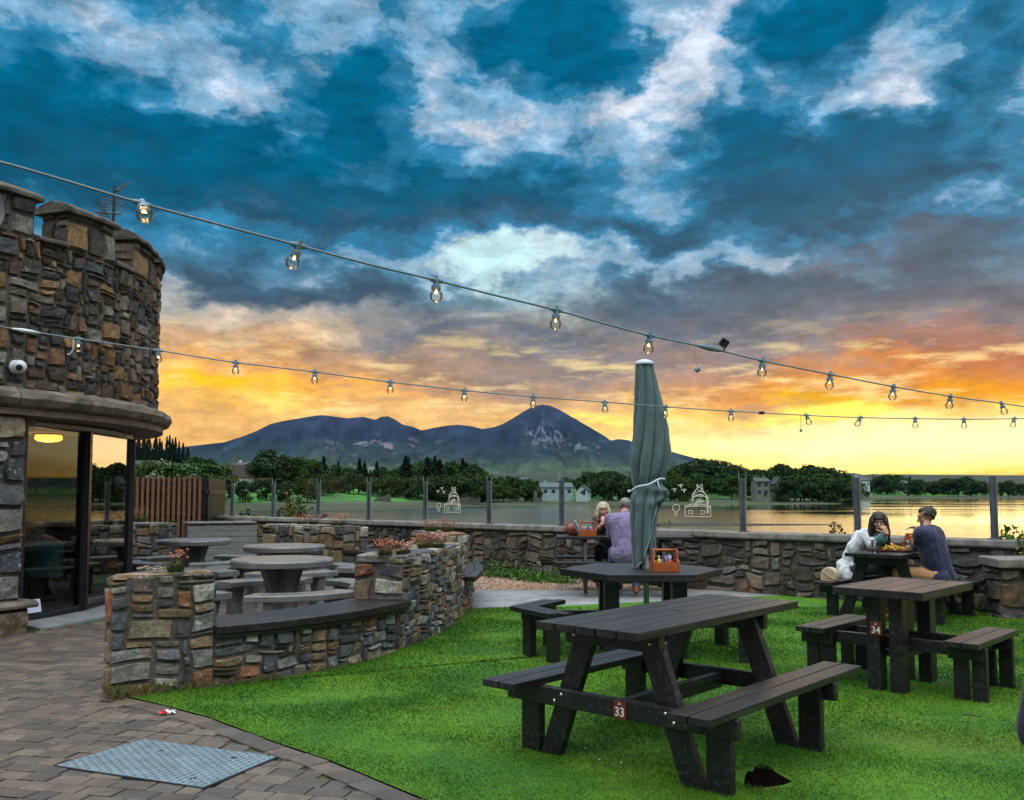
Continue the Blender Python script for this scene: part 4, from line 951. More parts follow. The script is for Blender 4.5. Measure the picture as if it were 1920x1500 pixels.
# ceiling lamp that is lit in the room
cl = empty('ceiling_lamp', (0, 0, 0), 0, 'glowing orange ceiling lamp inside the tower room', 'lamp')
q = at(92, 797, 12.2); q.z = 2.19
mb = MB(); mb.lathe([(.16, .05), (.17, .0), (.13, -.03), (.02, -.045)], 20, tuple(q)); mb.build('lamp_shade', flat('lit_lamp_shade', (1, .6, .2), .5, 0, (1, .36, .05), 4), cl)
mb = MB(); mb.lathe([(.19, .07), (.19, .051)], 20, tuple(q)); mb.build('lamp_base', M['dark'], cl)
l2 = bpy.data.lights.new('room_light', 'POINT'); l2.energy = 2.5; l2.color = (1, .74, .5); l2.shadow_soft_size = .15; lo = bpy.data.objects.new('room_light', l2); COL.objects.link(lo); lo.location = (q.x-.1, q.y, 1.98)
# ------------------------------------------------------------------ helpers
M['plate'] = flat('rust_red_plate', (.16, .03, .015), .45); M['num'] = flat('white_number', (.75, .75, .73), .5)
def number_plate(root, txt, p, right, up, out, s=.1):
    mb = MB(); r, u, o = V(right).normalized(), V(up).normalized(), V(out).normalized(); rm = Matrix((r, u, o)).transposed()
    mb.box(tuple(V(p)+o*.003), (s*.86, s, .005), rm); pl = mb.build('number_plate', M['plate'], root, bevel=.001)
    mw = Matrix.Translation(V(p)+o*.0062-r*0-u*s*.36) @ rm.to_4x4(); text_mesh(txt, s*.70, M['num'], pl, mw, align='CENTER', name='number')
    mb = MB(); q = V(p)+o*.0065+u*s*.33
    mb.box(tuple(q), (s*.05, s*.14, .001), rm); mb.box(tuple(q+u*s*.01), (s*.16, s*.025, .0012), rm); mb.box(tuple(q-u*s*.05), (s*.24, s*.02, .0012), rm); mb.build('plate_emblem', M['num'], pl)
def planks(mb, n, W, L, z, th, gap=.008, axis=0):
    w = (W-gap*(n-1))/n
    for i in range(n):
        c = -W/2+w/2+i*(w+gap); mb.box((0, c, z) if axis == 0 else (c, 0, z), (L, w, th) if axis == 0 else (w, L, th))
def bolt(root, p, r=.013, d=(1, 0, 0)):
    mb = MB(); q = V(d).to_track_quat('Z', 'Y').to_matrix(); mb.lathe([(r, 0), (r*.9, r*.35), (r*.45, r*.62), (.001, r*.66)], 10, p, 0, q); mb.build('bolt', M['bolt'], root, smooth=True)
# ------------------------------------------------------------------ A-frame picnic table (long axis = local x, near end = -x)
def picnic(label, loc, rz, L=1.83, top=.80, seat=.44, plate=None, Wt=.66, sb=.61, u0=-.66, u1=.50, group=None, bolts=True, nt=5):
    r = empty('picnic_table', loc, rz, label, 'picnic table', group)
    mb = MB(); planks(mb, nt, Wt, L, top-.022, .044)
    mb.build('table_top', M['timber'], r, bevel=.004)
    for s in (-1, 1):
        mb = MB(); w = .115
        for k in (-.5, .5): mb.box((.0, s*sb+k*(w+.008), seat-.02), (L, w, .04))
        mb.build('bench_seat', M['timber'], r, bevel=.004)
    for i, x in enumerate((u0, u1)):
        o = -1 if i == 0 else 1
        mb = MB(); mb.box((x, 0, top-.09), (.05, Wt-.04, .09)); mb.build('top_bearer', M['timber'], r, bevel=.004)
        mb = MB(); h = .10; z = seat-.042-h/2
        P = [(x-.025, -sb-.135), (x+.025, -sb-.135), (x+.025, sb+.135), (x-.025, sb+.135)]; mb.prism(P, z-h/2, z+h/2); mb.build('seat_bearer', M['timber'], r, bevel=.006)
        for s in (-1, 1):
            xo = x+.052*(1 if i == 0 else -1)
            mb = MB(); mb.beam((xo, s*.20, top-.05), (xo, s*.46, -.01), .05, .125, up=(0, 1, 0)) if 0 else None
            a = V((xo, s*.195, top-.045)); b = V((xo, s*.47, .0)); hw = .068
            vs = []
            for q in (a, b):
                for dx in (-.026, .026):
                    for dy in (-hw, hw): vs.append((q.x+dx, q.y+dy, q.z))
            mb.add(vs, [(0, 1, 3, 2), (4, 6, 7, 5), (0, 4, 5, 1), (2, 3, 7, 6), (0, 2, 6, 4), (1, 5, 7, 3)]); mb.build('leg', M['timber'], r, bevel=.005)
            mb = MB(); xs = x+.052*(1 if i == 0 else -1); mb.box((xs, s*(sb+.0), (seat-.045)/2), (.055, .135, seat-.045)); mb.build('seat_post', M['timber'], r, bevel=.005)
            if bolts and i == 0:
                for (yy, zz) in ((s*.34, z+.02), (s*.30+s*.09, z-.02), (s*.25, top-.09)): bolt(r, (x-.025, yy, zz), .012, (-1, 0, 0))
    mb = MB(); mb.box(((u0+u1)/2, 0, seat-.11), (u1-u0-.06, .05, .09)); mb.build('stretcher', M['timber'], r, bevel=.004)
    mb = MB(); mb.lathe([(.028, top-.001), (.028, top+.003), (.017, top+.004)], 14, (0, 0, 0)); mb.build('parasol_hole_ring', M['dark'], r)
    if plate: number_plate(r, plate, (u0-.026, -.06, seat-.092), (0, -1, 0), (0, 0, 1), (-1, 0, 0), .095)
    return r
T33 = V((.985, 5.6, 0)); A33 = atan2(.747, .665)
picnic('large black picnic table with red number 33 plate in the foreground', T33, A33, plate='33')
TCO = V((4.70, 11.4, 0)); ACO = atan2(.73, .68)
picnic('black picnic table where the couple eat beside the sea wall', TCO, ACO, L=1.65, u0=-.6, u1=.55, top=.79, seat=.43, bolts=False)
TOL = V((1.66, 14.0, .05)); AOL = radians(-4)
picnic('black picnic table with wine glass and the fair haired woman behind the parasol', TOL, AOL, L=2.0, u0=-.62, u1=.62, top=.80, seat=.455, bolts=False, nt=5)
# ------------------------------------------------------------------ table 34: square table with two small benches on crossing rails
def table34():
    loc = V((3.08, 7.40, 0)); rz = atan2(.73, .68)
    r = empty('picnic_table', loc, rz, 'black pedestal picnic table with red number 34 plate and two detached looking benches', 'picnic table')
    top, seat, L, W = .775, .44, 1.06, .64
    mb = MB(); planks(mb, 4, W-.0, L, top-.02, .04, gap=.007); mb.build('table_top', M['timber'], r, bevel=.004)
    mb = MB()
    for y in (-W/2-.003, W/2+.003): mb.box((0, y*1.0, top-.028), (L+.01, .028, .062))
    for x in (-L/2-.015, L/2+.015): mb.box((x, 0, top-.028), (.03, W+.035, .062))
    mb.build('top_rim', M['timber'], r, bevel=.005)
    for x in (-.36, .22):
        for y in (-.085, .085):
            mb = MB(); mb.box((x, y, (top-.06)/2), (.13, .10, top-.06)); mb.build('leg', M['timber'], r, bevel=.005)
    mb = MB(); mb.box((-.07, .0, .275), (.45, .24, .04)); mb.build('foot_shelf', M['timber'], r, bevel=.004)
    for x in (-.27, .13):
        mb = MB(); mb.box((x, 0, .36), (.05, 1.16, .09)); mb.build('rail', M['timber'], r, bevel=.004)
    for s in (-1, 1):
        mb = MB()
        for k in (-.5, .5): mb.box((0, s*.56+k*.123, seat-.02), (.98, .116, .042))
        sb = mb.build('bench_seat', M['timber'], r, bevel=.004)
        for x in (-.34, .30):
            mb = MB(); mb.box((x, s*.56, seat-.09), (.055, .26, .09)); mb.build('seat_bearer', M['timber'], r, bevel=.004)
            for k in (-.5, .5):
                mb = MB(); mb.box((x+.058, s*.56+k*.125, (seat-.045)/2), (.06, .10, seat-.045)); mb.build('leg', M['timber'], r, bevel=.004)
    number_plate(r, '34', (-.426, .06, .475), (0, -1, 0), (0, 0, 1), (-1, 0, 0), .10)
table34()
# ------------------------------------------------------------------ hexagonal table with angled benches
HX = V((1.20, 8.75, 0))
def hextable():
    r = empty('picnic_table', HX, 0, 'black hexagonal picnic table with the folded parasol through its middle', 'picnic table')
    top, seat = .79, .445; R_ = .73; mb = MB()
    hexp = [(R_*cos(k*pi/3), R_*sin(k*pi/3)) for k in range(6)]
    ap = R_*cos(pi/6); n = 9; w = 2*ap/n
    for i in range(n):
        y0 = -ap+i*w+.003; y1 = y0+w-.006
        def xe(y): return R_-abs(y)/sqrt(3)
        mb.add([(-xe(y0), y0, top-.04), (xe(y0), y0, top-.04), (xe(y1), y1, top-.04), (-xe(y1), y1, top-.04), (-xe(y0), y0, top), (xe(y0), y0, top), (xe(y1), y1, top), (-xe(y1), y1, top)] if y0*y1 > 0 else
               [(-xe(y0), y0, top-.04), (xe(y0), y0, top-.04), (xe(y1), y1, top-.04), (-xe(y1), y1, top-.04), (-xe(y0), y0, top), (xe(y0), y0, top), (xe(y1), y1, top), (-xe(y1), y1, top)],
               [(3, 2, 1, 0), (4, 5, 6, 7), (0, 1, 5, 4), (1, 2, 6, 5), (2, 3, 7, 6), (3, 0, 4, 7)])
    mb.build('table_top', M['timber'], r, bevel=.003)
    mb = MB(); Ro, Ri = R_+.03, R_-.0
    path = [(V((Ro*cos(a), Ro*sin(a), 0)), V((cos(a), sin(a), 0))) for a in [k*pi/3 for k in range(7)]]
    mb.sweep(path, [(-.032, top-.06), (0, top-.06), (0, top-.001), (-.032, top-.001)]); mb.build('top_rim', M['timber'], r, bevel=.003)
    for a in (pi*.25, pi*.75, pi*1.25, pi*1.75):
        mb = MB(); mb.box((.43*cos(a), .36*sin(a), (top-.05)/2), (.13, .13, top-.05)); mb.build('leg', M['timber'], r, bevel=.005)
    mb = MB(); mb.box((0, -.255, .33), (1.9, .05, .09)); mb.box((0, .255, .33), (1.9, .05, .09)); mb.box((0, 0, top-.09), (.9, .09, .07)); mb.build('rail', M['timber'], r, bevel=.004)
    for s in (-1, 1):
        root = mb = MB()
        def pt(rad, a): return V((s*rad*cos(a), rad*sin(a), 0))
        # bent bench: two arms meeting at the left / right corner
        for (ro, ri) in ((1.22, 1.10), (1.09, .97)):
            for sg in (-1, 1):
                A = V((s*ro, 0, 0)); B = V((s*ri, 0, 0)); dd = V((-s*.5, sg*.866, 0)); La = .66
                q = [A, A+dd*La, B+dd*(La-.065), B]
                if s*sg > 0: q = q
                q = q if (s*sg > 0) else q[::-1]
                mb.prism([xy(v) for v in q], seat-.042, seat)
        mb.build('bench_seat', M['timber'], r, bevel=.003)
        for sg in (-1, 1):
            for la in (.12, .52):
                c = V((s*1.10, 0, 0))+V((-s*.5, sg*.866, 0))*la; mb = MB(); mb.box((c.x, c.y, (seat-.045)/2), (.13, .07, seat-.045), Matrix.Rotation(-s*sg*radians(60), 3, 'Z')); mb.build('seat_post', M['timber'], r, bevel=.004)
            c = V((s*1.10, 0, 0))+V((-s*.5, sg*.866, 0))*.32; mb = MB(); mb.box((c.x, c.y, seat-.085), (.62, .05, .08), Matrix.Rotation(-s*sg*radians(60), 3, 'Z')); mb.build('seat_bearer', M['timber'], r, bevel=.004)
hextable()
# ------------------------------------------------------------------ folded parasol
def parasol():
    c = V((HX.x+.05, HX.y+.02, 0)); r = empty('parasol', c, 0, 'tall closed grey green parasol tied with a white cord', 'parasol')
    mb = MB(); mb.tube([(0, 0, .02), (0, 0, 2.62)], .026, 16); mb.build('pole', M['white'], r, smooth=True)
    mb = MB(); mb.lathe([(.24, .0), (.24, .035), (.06, .06), (.035, .18), (.035, .35)], 24); mb.build('base', M['steel'], r)
    # canopy: deep folds, cinched by the cord, flaring to a slanting hem
    na, nz = 200, 110; vs = []; fs = []; ztop = 2.70
    zs = 1.565
    def rad(a, t):
        z = ztop-t*1.88
        if z > zs: k = (ztop-z)/(ztop-zs); b = .078+.105*min(1, k*1.25)-.035*max(0, k-.75)/.25
        else:
            k = (zs-z)/.78; b = .150-.035*max(0, k-.35)
        return z, b
    for j in range(nz+1):
        t = j/nz
        for i in range(na):
            a = 2*pi*i/na; z, b = rad(a, t)
            k = (ztop-z)/1.9
            fold = abs(cos(4*(a+.30*sin(z*1.7)+.55*k))); fold = fold**.55
            big = .5+.5*cos(3*(a-.6)+z*1.2)
            amp = .26+.24*min(1, k*2.2)
            if z < zs: amp = .34+.16*min(1, (zs-z)*2)
            rr_ = b*(1-amp*(1-fold))*(1-.14*(1-big)*min(1, k*3)) + .010*noise.noise(V((cos(a)*3, sin(a)*3, z*5)))*min(1, k*4)+.003*noise.noise(V((cos(a)*14, sin(a)*14, z*14)))
            nz_ = z
            cinch = math.exp(-((z-zs-.05*cos(a+.4))/.045)**2); rr_ *= 1-.20*cinch
            if z < zs-.02:
                # hanging flap towards the right
                fl = max(0, cos(a+.25)); rr_ += .045*fl*sin(min(1, (zs-z)/.42)*pi)*(1+.35*sin(z*24+a*3)); rr_ += .012*sin(z*36+a*2)*max(0, 1-(zs-z)/.35)
            else: rr_ += .02*max(0, cos(a))*sin(min(1, k*1.6)*pi)
            hem = ztop-t*(1.86+.04*cos(a-2.7)-.56*max(0, cos(a+.35))**1.3-.03*cos(4*a+1))
            nz_ = z if t < .6 else z*(1-(t-.6)/.4)+hem*((t-.6)/.4)
            off = V((.035*sin(min(1, k*1.4)*pi), 0, 0))
            vs.append((rr_*cos(a)*1.12+off.x, rr_*sin(a), nz_))
    for j in range(nz):
        for i in range(na): fs.append((j*na+i, (j+1)*na+i, (j+1)*na+(i+1) % na, j*na+(i+1) % na))
    cn = np_mesh('canopy', vs, fs, M['fabric'], r, smooth=True); so_ = cn.modifiers.new('thickness', 'SOLIDIFY'); so_.thickness = .004
    v2 = []; n2 = 96
    for j in range(31):
        t = j/30; z = 1.50-t*.56
        for i in range(n2):
            a = 2*pi*i/n2; rr2 = (.105-.035*t)*(.62+.38*abs(cos(3*(a+.4*t)))**.6); v2.append((rr2*cos(a)+.02, rr2*sin(a), z-(.05*cos(a*2+1) if j == 30 else 0)))
    ic = np_mesh('inner_folds', v2, [(j*n2+i, (j+1)*n2+i, (j+1)*n2+(i+1) % n2, j*n2+(i+1) % n2) for j in range(30) for i in range(n2)], M['fabric'], r, smooth=True)
    # pale hem binding
    mb = MB(); mb.tube([vs[nz*na+i] for i in range(0, na, 2)]+[vs[nz*na]], .0045, 5); mb.build('hem_binding', mat('canvas_hem', (.3, .38, .37), .8, .2, 20), cn)
    pts = []
    for i in range(0, 61):
        a = 2*pi*i/60; z = zs+.062*cos(a+.2)+.008*sin(a*5); pts.append((.150*cos(a)*1.12+.010, .150*sin(a), z))
    mb = MB(); mb.tube(pts, .009, 8); mb.tube([pts[50], V(pts[50])+V((.01, -.02, -.06)), V(pts[50])+V((.03, -.02, -.11))], .005, 6); mb.build('tie_cord', mat('white_cord', (.6, .66, .78), .7, .1, 30), r, smooth=True)
    mb = MB(); mb.lathe([(.088, 2.695), (.094, 2.71), (.075, 2.735), (.03, 2.75), (.001, 2.753)], 28, (0.004, 0, 0)); mb.build('cap', mat('cap_plastic', (.5, .6, .68), .4, .1, 10), r, smooth=True)
parasol()
# ------------------------------------------------------------------ round concrete tables and curved benches
def stone_table(label, X, Y, a0, blabels, top=.76):
    r = empty('round_table', (X, Y, -.01), a0, label, 'stone table', 'round concrete tables on the patio')
    mb = MB(); mb.lathe([(.54, top-.085), (.565, top-.075), (.57, top-.02), (.555, top), (.001, top)], 64); mb.build('table_top', M['concrete'], r, bevel=.004)
    for k in range(2):
        mb = MB(); zz = np.linspace(0, top-.08, 14); pr = [(.17+.11*((z/(top-.08)-.45)/.55)**2, z) for z in zz]
        poly = [(x, z) for x, z in pr]+[(-x, z) for x, z in pr[::-1]]; n = len(poly); d = Matrix.Rotation(k*pi/2+.3, 3, 'Z'); t = .055-.001*k
        vs = [d @ V((x, -t, z)) for x, z in poly]+[d @ V((x, t, z)) for x, z in poly]
        mb.add(vs, [tuple(range(n)), tuple(range(2*n-1, n-1, -1))]+[(i, i+n, (i+1) % n+n, (i+1) % n) for i in range(n)]); mb.build('pedestal', M['concrete'], r, bevel=.006)
    for k, bl_ in enumerate(blabels):
        b = empty('curved_bench', (X, Y, -.01), a0+k*pi/2, bl_, 'stone bench', 'curved concrete benches round the patio tables')
        mb = MB(); path = [(V((.93*cos(t), .93*sin(t), 0)), V((cos(t), sin(t), 0))) for t in np.linspace(-.60, .60, 22)]
        mb.sweep(path, [(-.155, .385), (.155, .385), (.16, .395), (.16, .445), (.15, .455), (-.15, .455), (-.16, .445), (-.16, .395)]); mb.build('seat', M['concrete'], b, bevel=.003)
        for t in (-.38, .38):
            mb = MB(); rm = Matrix.Rotation(t, 3, 'Z'); poly = [(-.12, 0), (.12, 0), (.09, .2), (.125, .386), (-.125, .386), (-.09, .2)]; n = 6
            vs = [rm @ V((.93+x, -.05, z)) for x, z in poly]+[rm @ V((.93+x, .05, z)) for x, z in poly]
            mb.add(vs, [tuple(range(n)), tuple(range(2*n-1, n-1, -1))]+[(i, i+n, (i+1) % n+n, (i+1) % n) for i in range(n)]); mb.build('leg', M['concrete'], b, bevel=.006)
stone_table('round concrete table nearest the low bench board', -2.60, 10.65, radians(-62),
            ['curved concrete bench in front of the nearest round table', 'curved concrete bench right of the nearest round table', 'curved concrete bench behind the nearest round table', 'curved concrete bench left of the nearest round table'])
stone_table('round concrete table second from the front, near the notched wall', -3.22, 13.3, radians(20),
            ['curved bench right of the middle round table', 'curved bench behind the middle round table', 'curved bench left of the middle round table', 'curved bench in front of the middle round table'])
stone_table('round concrete table farthest left, below the timber fence', -5.05, 14.9, radians(-40),
            ['curved bench in front of the far left round table', 'curved bench right of the far left round table', 'curved bench behind the far left round table', 'curved bench left of the far left round table'])
# ------------------------------------------------------------------ timber fence + box at the back
def timber_fence():
    r = empty('timber_fence', (0, 0, 0), 0, 'brown vertical slat fence standing behind the patio', 'fence')
    A = V((-9.7, 21.9, 0)); B = at(388, 900, 22.3); B.z = 0; d = (B-A); n = int(d.length/.118); d.normalize(); rm = Matrix.Rotation(atan2(d.y, d.x), 3, 'Z'); nn = V((d.y, -d.x, 0))
    for i in range(n):
        q = A+d*(.118*(i+.5)); mb = MB(); mb.box((q.x, q.y, .96+R.uniform(-.006, .006)), (.066, .035, 1.78), rm); mb.build('slat', M['wood_fence'], r, bevel=.004)
    for z in (.45, 1.0, 1.55):
        mb = MB(); a, b = A-nn*.045, B-nn*.045; mb.beam((a.x, a.y, z), (b.x, b.y, z), .045, .09); mb.build('rail', M['timber'], r)
    mb = MB(); a, b = A-nn*.075, B-nn*.075; mb.beam((a.x, a.y, .96), (b.x, b.y, .96), .01, 1.72); mb.build('backing_panel', M['dark'], r)
    r2 = empty('timber_fence', (0, 0, 0), 0, 'almost black slat fence return right of the brown fence', 'fence')
    C0 = B+d*.03; C1 = at(423, 900, 24.6); C1.z = 0; e = (C1-C0); m_ = int(e.length/.14); e.normalize(); rm = Matrix.Rotation(atan2(e.y, e.x), 3, 'Z')
    for i in range(m_):
        q = C0+e*(.14*(i+.5)); mb = MB(); mb.box((q.x, q.y, .93), (.10, .03, 1.78), rm); mb.build('slat', M['timber'], r2, bevel=.003)
    mb = MB(); nb = V((e.y, -e.x, 0))*-.06; mb.beam((C0.x+nb.x, C0.y+nb.y, .92), (C1.x+nb.x, C1.y+nb.y, .92), .01, 1.74); mb.build('backing_panel', M['dark'], r2); mb = MB(); mb.beam((C0.x, C0.y, .6), (C1.x, C1.y, .6), .10, .09); mb.beam((C0.x, C0.y, 1.5), (C1.x, C1.y, 1.5), .10, .09); mb.build('rail', M['timber'], r2)
timber_fence()
def store_box():
    a = at(352, 985, 18.7); b = at(482, 985, 19.3); r = empty('storage_bench', (0, 0, 0), 0, 'long weathered grey board box with dark hinged lids behind the round tables', 'storage box')
    a.z = b.z = 0; d = (b-a).normalized(); nn = V((d.y, -d.x, 0)); L = (b-a).length; rm = Matrix.Rotation(atan2(d.y, d.x), 3, 'Z')
    for i in range(7):
        q = (a+b)/2; mb = MB(); mb.box((q.x, q.y, .06+.118*i), (L, .03, .112), rm); mb.build('side_board', M['greyboard'], r, bevel=.004)
    q = (a+b)/2-nn*.4; mb = MB(); mb.box((q.x, q.y, .42), (L-.02, .74, .83), rm); mb.build('box_body', M['dark'], r)
    for k in range(3):
        q = a+d*(L*(k+.5)/3)-nn*.36; mb = MB(); mb.box((q.x, q.y, .875), (L/3-.03, .80, .035), rm); mb.build('lid', M['concrete'], r, bevel=.006)
store_box()
# ------------------------------------------------------------------ small things on the tables
def caddy(name, loc, rz, label, s=1.0):
    r = empty(name, loc, rz, label, 'condiment caddy'); w, d, h = .20*s, .15*s, .075*s; t = .012
    for sx in (-1, 1):
        poly = [(-d/2, 0), (d/2, 0), (d/2, h), (d*.28, h*1.25), (d*.2, h*2.0), (d*.12, h*2.35), (-d*.12, h*2.35), (-d*.2, h*2.0), (-d*.28, h*1.25), (-d/2, h)]; n = len(poly); mb = MB(); x = sx*(w/2-t/2)
        vs = [(x-t/2, y, z) for y, z in poly]+[(x+t/2, y, z) for y, z in poly]; mb.add(vs, [tuple(range(n-1, -1, -1)), tuple(range(n, 2*n))]+[(i, (i+1) % n, n+(i+1) % n, n+i) for i in range(n)]); mb.build('end_panel', M['caddy'], r, bevel=.002)
    mb = MB()
    for sy in (-1, 1): mb.box((0, sy*(d/2-t/2), h*.5), (w-2*t-.001, t, h*.95))
    mb.box((0, 0, .006), (w-2*t-.001, d-2*t-.001, .010)); mb.build('side_panel', M['caddy'], r, bevel=.002)
    mb = MB(); mb.tube([(-w/2+.004, 0, h*2.2), (w/2-.004, 0, h*2.2)], .010*s, 10); mb.build('handle', M['caddy'], r, smooth=True)
    c, sn = cos(rz), sin(rz)
    def loc_(x, y): return (loc[0]+x*c-y*sn, loc[1]+x*sn+y*c, loc[2]+.012)
    return loc_
def bottle(loc, col, cap, label, h=.13, r_=.022):
    r = empty('sauce_bottle', loc, 0, label, 'sauce bottle'); mb = MB(); mb.lathe([(r_*.95, 0), (r_, .005), (r_, h*.62), (r_*.8, h*.72), (r_*.4, h*.82), (r_*.38, h*.86)], 16); mb.build('bottle_body', flat(label[:18], col, .35), r, smooth=True)
    mb = MB(); mb.lathe([(r_*.5, h*.85), (r_*.45, h*.93), (r_*.18, h)], 12); mb.build('bottle_cap', flat(label[:14]+' cap', cap, .4), r, smooth=True)
zt = .79
lc = caddy('condiment_caddy', (HX.x+.17, HX.y-.30, zt), radians(6), 'orange wooden caddy of sauces and napkins on the hexagonal table', 1.15)
bottle(lc(-.055, -.02), (.55, .40, .02), (.6, .45, .05), 'yellow mustard bottle in the caddy on the hexagonal table')
bottle(lc(.045, -.025), (.45, .02, .02), (.7, .7, .65), 'red ketchup bottle in the caddy on the hexagonal table', .12)
bottle(lc(-.01, .03), (.02, .03, .15), (.03, .03, .2), 'dark blue sachet tub in the caddy on the hexagonal table', .12, .028)
def napkins(loc, label):
    mb = MB(); 
    for i in range(7): mb.box((i*.006-.018, 0, .06+.003*i), (.003, .09, .11), Matrix.Rotation(.12*(i-3)/3, 3, 'Y'))
    o = mb.build('napkins', mat('paper_napkin', (.5, .5, .75), .8, .1, 12), loc=loc); tag(o, label, 'napkins')
napkins(lc(.04, .035), 'folded pale napkins in the caddy on the hexagonal table')
oz = .05+.80
q = at(1103, 990, 13.85); lc2 = caddy('condiment_caddy', (q.x, q.y, oz), radians(-5), 'orange wooden caddy on the far table beside the fair haired woman', 1.25)
bottle(lc2(.0, .0), (.03, .03, .18), (.04, .04, .25), 'dark blue bottle in the caddy on the far table', .14, .03)
bottle(lc2(.06, .0), (.45, .03, .02), (.5, .05, .03), 'red bottle in the caddy on the far table', .12)
def wine_glass():
    q = at(1138, 1000, 13.75); r = empty('wine_glass', (q.x, q.y, oz), 0, 'stemmed glass of white wine on the far table', 'wine glass')
    mb = MB(); mb.lathe([(.038, 0), (.038, .003), (.006, .008), (.004, .02), (.004, .09), (.012, .105), (.034, .13), (.042, .155), (.038, .19), (.031, .22)], 24, cap=False); mb.build('glass', M['drink'], r, smooth=True)
    mb = MB(); mb.lathe([(.001, .108), (.031, .13), (.038, .15), (.039, .158), (.001, .158)], 20); mb.build('wine', flat('white_wine', (.75, .70, .35), .1), r, smooth=True)
wine_glass()
def menu():
    q = at(1083, 985, 13.9); mb = MB(); rm = Matrix.Rotation(radians(-28), 3, 'Y') @ Matrix.Rotation(radians(20), 3, 'Z')
    mb.box((q.x, q.y, oz+.11), (.012, .13, .24), rm); o = mb.build('menu_card', mat('pale_menu_card', (.45, .6, .75), .5, .2, 25)); tag(o, 'pale blue menu card propped against the caddy on the far table', 'menu')
menu()
def bag_brown():
    q = at(1075, 985, 14.05); r = empty('shoulder_bag', (q.x, q.y, oz), 0, 'rust brown leather bag on the far table by the menu', 'bag'); m_ = mat('rust_leather', (.22, .05, .02), .45, .3, 14, bump=.3)
    mb = MB(); mb.ball((0, 0, .09), (.13, .07, .10), 20); mb.build('bag_body', m_, r, smooth=True)
    mb = MB(); mb.tube([(.12*cos(t), 0, .13+.09*sin(t)) for t in np.linspace(.2, pi-.2, 14)], .008, 6); mb.build('strap', m_, r)
bag_brown()
def cofr(u, v, z): 
    c, s = cos(ACO), sin(ACO); return (TCO.x+u*c-v*s, TCO.y+u*s+v*c, z)
ct = .79
def tray():
    loc = cofr(-.18, .02, ct); r = empty('food_tray', loc, ACO, 'dark platter heaped with chips and food in front of the couple', 'tray of food')
    mb = MB(); mb.box((0, 0, .008), (.34, .46, .012)); 
    for x in (-.168, .168): mb.box((x, 0, .018), (.012, .46, .018))
    for y in (-.228, .228): mb.box((0, y, .018), (.322, .012, .018))
    mb.build('platter', mat('red_brown_platter', (.09, .02, .015), .4, .3, 8), r, bevel=.003)
    rr = random.Random(8); mb = MB()
    for i in range(120):
        rm = Matrix.Rotation(rr.uniform(0, pi), 3, 'Z') @ Matrix.Rotation(rr.uniform(-.6, .6), 3, 'Y'); x, y = rr.gauss(0, .06), rr.gauss(.0, .085)-.02
        mb.box((x, y, .03+.05*rr.random()*math.exp(-(x*x+y*y)/.012)), (.055, .010, .010), rm)
    mb.build('chips', mat('golden_chips', (.62, .38, .05), .6, .3, 20), r)
    mb = MB()
    for i in range(14): mb.ball((rr.gauss(-.02, .04), .13+rr.gauss(0, .03), .04), (.03, .022, .018), 8)
    mb.build('burger', mat('browned_meat', (.10, .035, .015), .6, .4, 30), r, smooth=True)
    mb = MB()
    for i in range(26): mb.ball((rr.gauss(.06, .04), .04+rr.gauss(0, .07), .045), (.02, .014, .006), 6, rot=Matrix.Rotation(rr.uniform(0, 3), 3, 'X'))
    mb.build('salad', mat('salad_leaf', (.12, .25, .04), .6, .3, 30), r)
tray()
def tumbler(u, v, label, h=.12, water=.6, col=(.75, .8, .8)):
    r = empty('tumbler', cofr(u, v, ct), 0, label, 'glass'); mb = MB(); mb.lathe([(.001, .004), (.030, .004), (.030, 0), (.032, 0), (.038, h), (.036, h), (.029, .01)], 20, cap=False); mb.build('glass', M['drink'], r, smooth=True)
    mb = MB(); mb.lathe([(.001, .011), (.028, .011), (.033, h*water), (.001, h*water)], 18); mb.build('drink', M['drink'] if col is None else flat(label[:16], col, .1), r, smooth=True)
tumbler(-.60, .06, 'tall glass of water at the near end of the couple\'s table', .15, .45, (.6, .66, .68))
tumbler(.12, -.12, 'short amber drink between the couple on their table', .10, .7, (.45, .16, .03))
tumbler(.22, -.02, 'clear glass beyond the platter on the couple\'s table', .12, .5, (.55, .6, .62))
q = cofr(.34, -.02, ct); lc3 = caddy('condiment_caddy', q, ACO, 'brown wooden caddy between the couple at the right hand table', 1.15)
bottle(lc3(.03, 0), (.4, .2, .03), (.5, .4, .1), 'amber sauce bottle in the caddy between the couple', .12)
def handbag():
    q = V(cofr(-.62, .60, .435)); r = empty('handbag', q, ACO-.25, 'small cream half moon handbag lying on the left bench', 'handbag'); m_ = mat('cream_leather', (.52, .40, .29), .45, .12, 12, bump=.2)
    mb = MB(); n = 18; poly = [(-.115, 0), (.115, 0), (.12, .05)]+[(.12*cos(t), .05+.11*sin(t)) for t in np.linspace(.15, pi-.15, n)]+[(-.12, .05)]; k = len(poly)
    vs = [(-.04, y, z) for y, z in poly]+[(.04, y, z) for y, z in poly]; mb.add(vs, [tuple(range(k)), tuple(range(2*k-1, k-1, -1))]+[(i, i+k, (i+1) % k+k, (i+1) % k) for i in range(k)])
    mb.build('bag_body', m_, r, bevel=.012, seg=3)
    mb = MB(); mb.tube([(-.045, -.11, .02), (-.052, -.03, .05), (-.052, .06, .10), (-.03, .09, .12)], .006, 6); mb.tube([(-.04, -.10, .0), (-.09, -.06, .006), (-.10, .05, .006), (-.05, .1, .01)], .005, 6); mb.build('strap', mat('tan_strap', (.5, .28, .13), .5, .2, 20), r)
handbag()
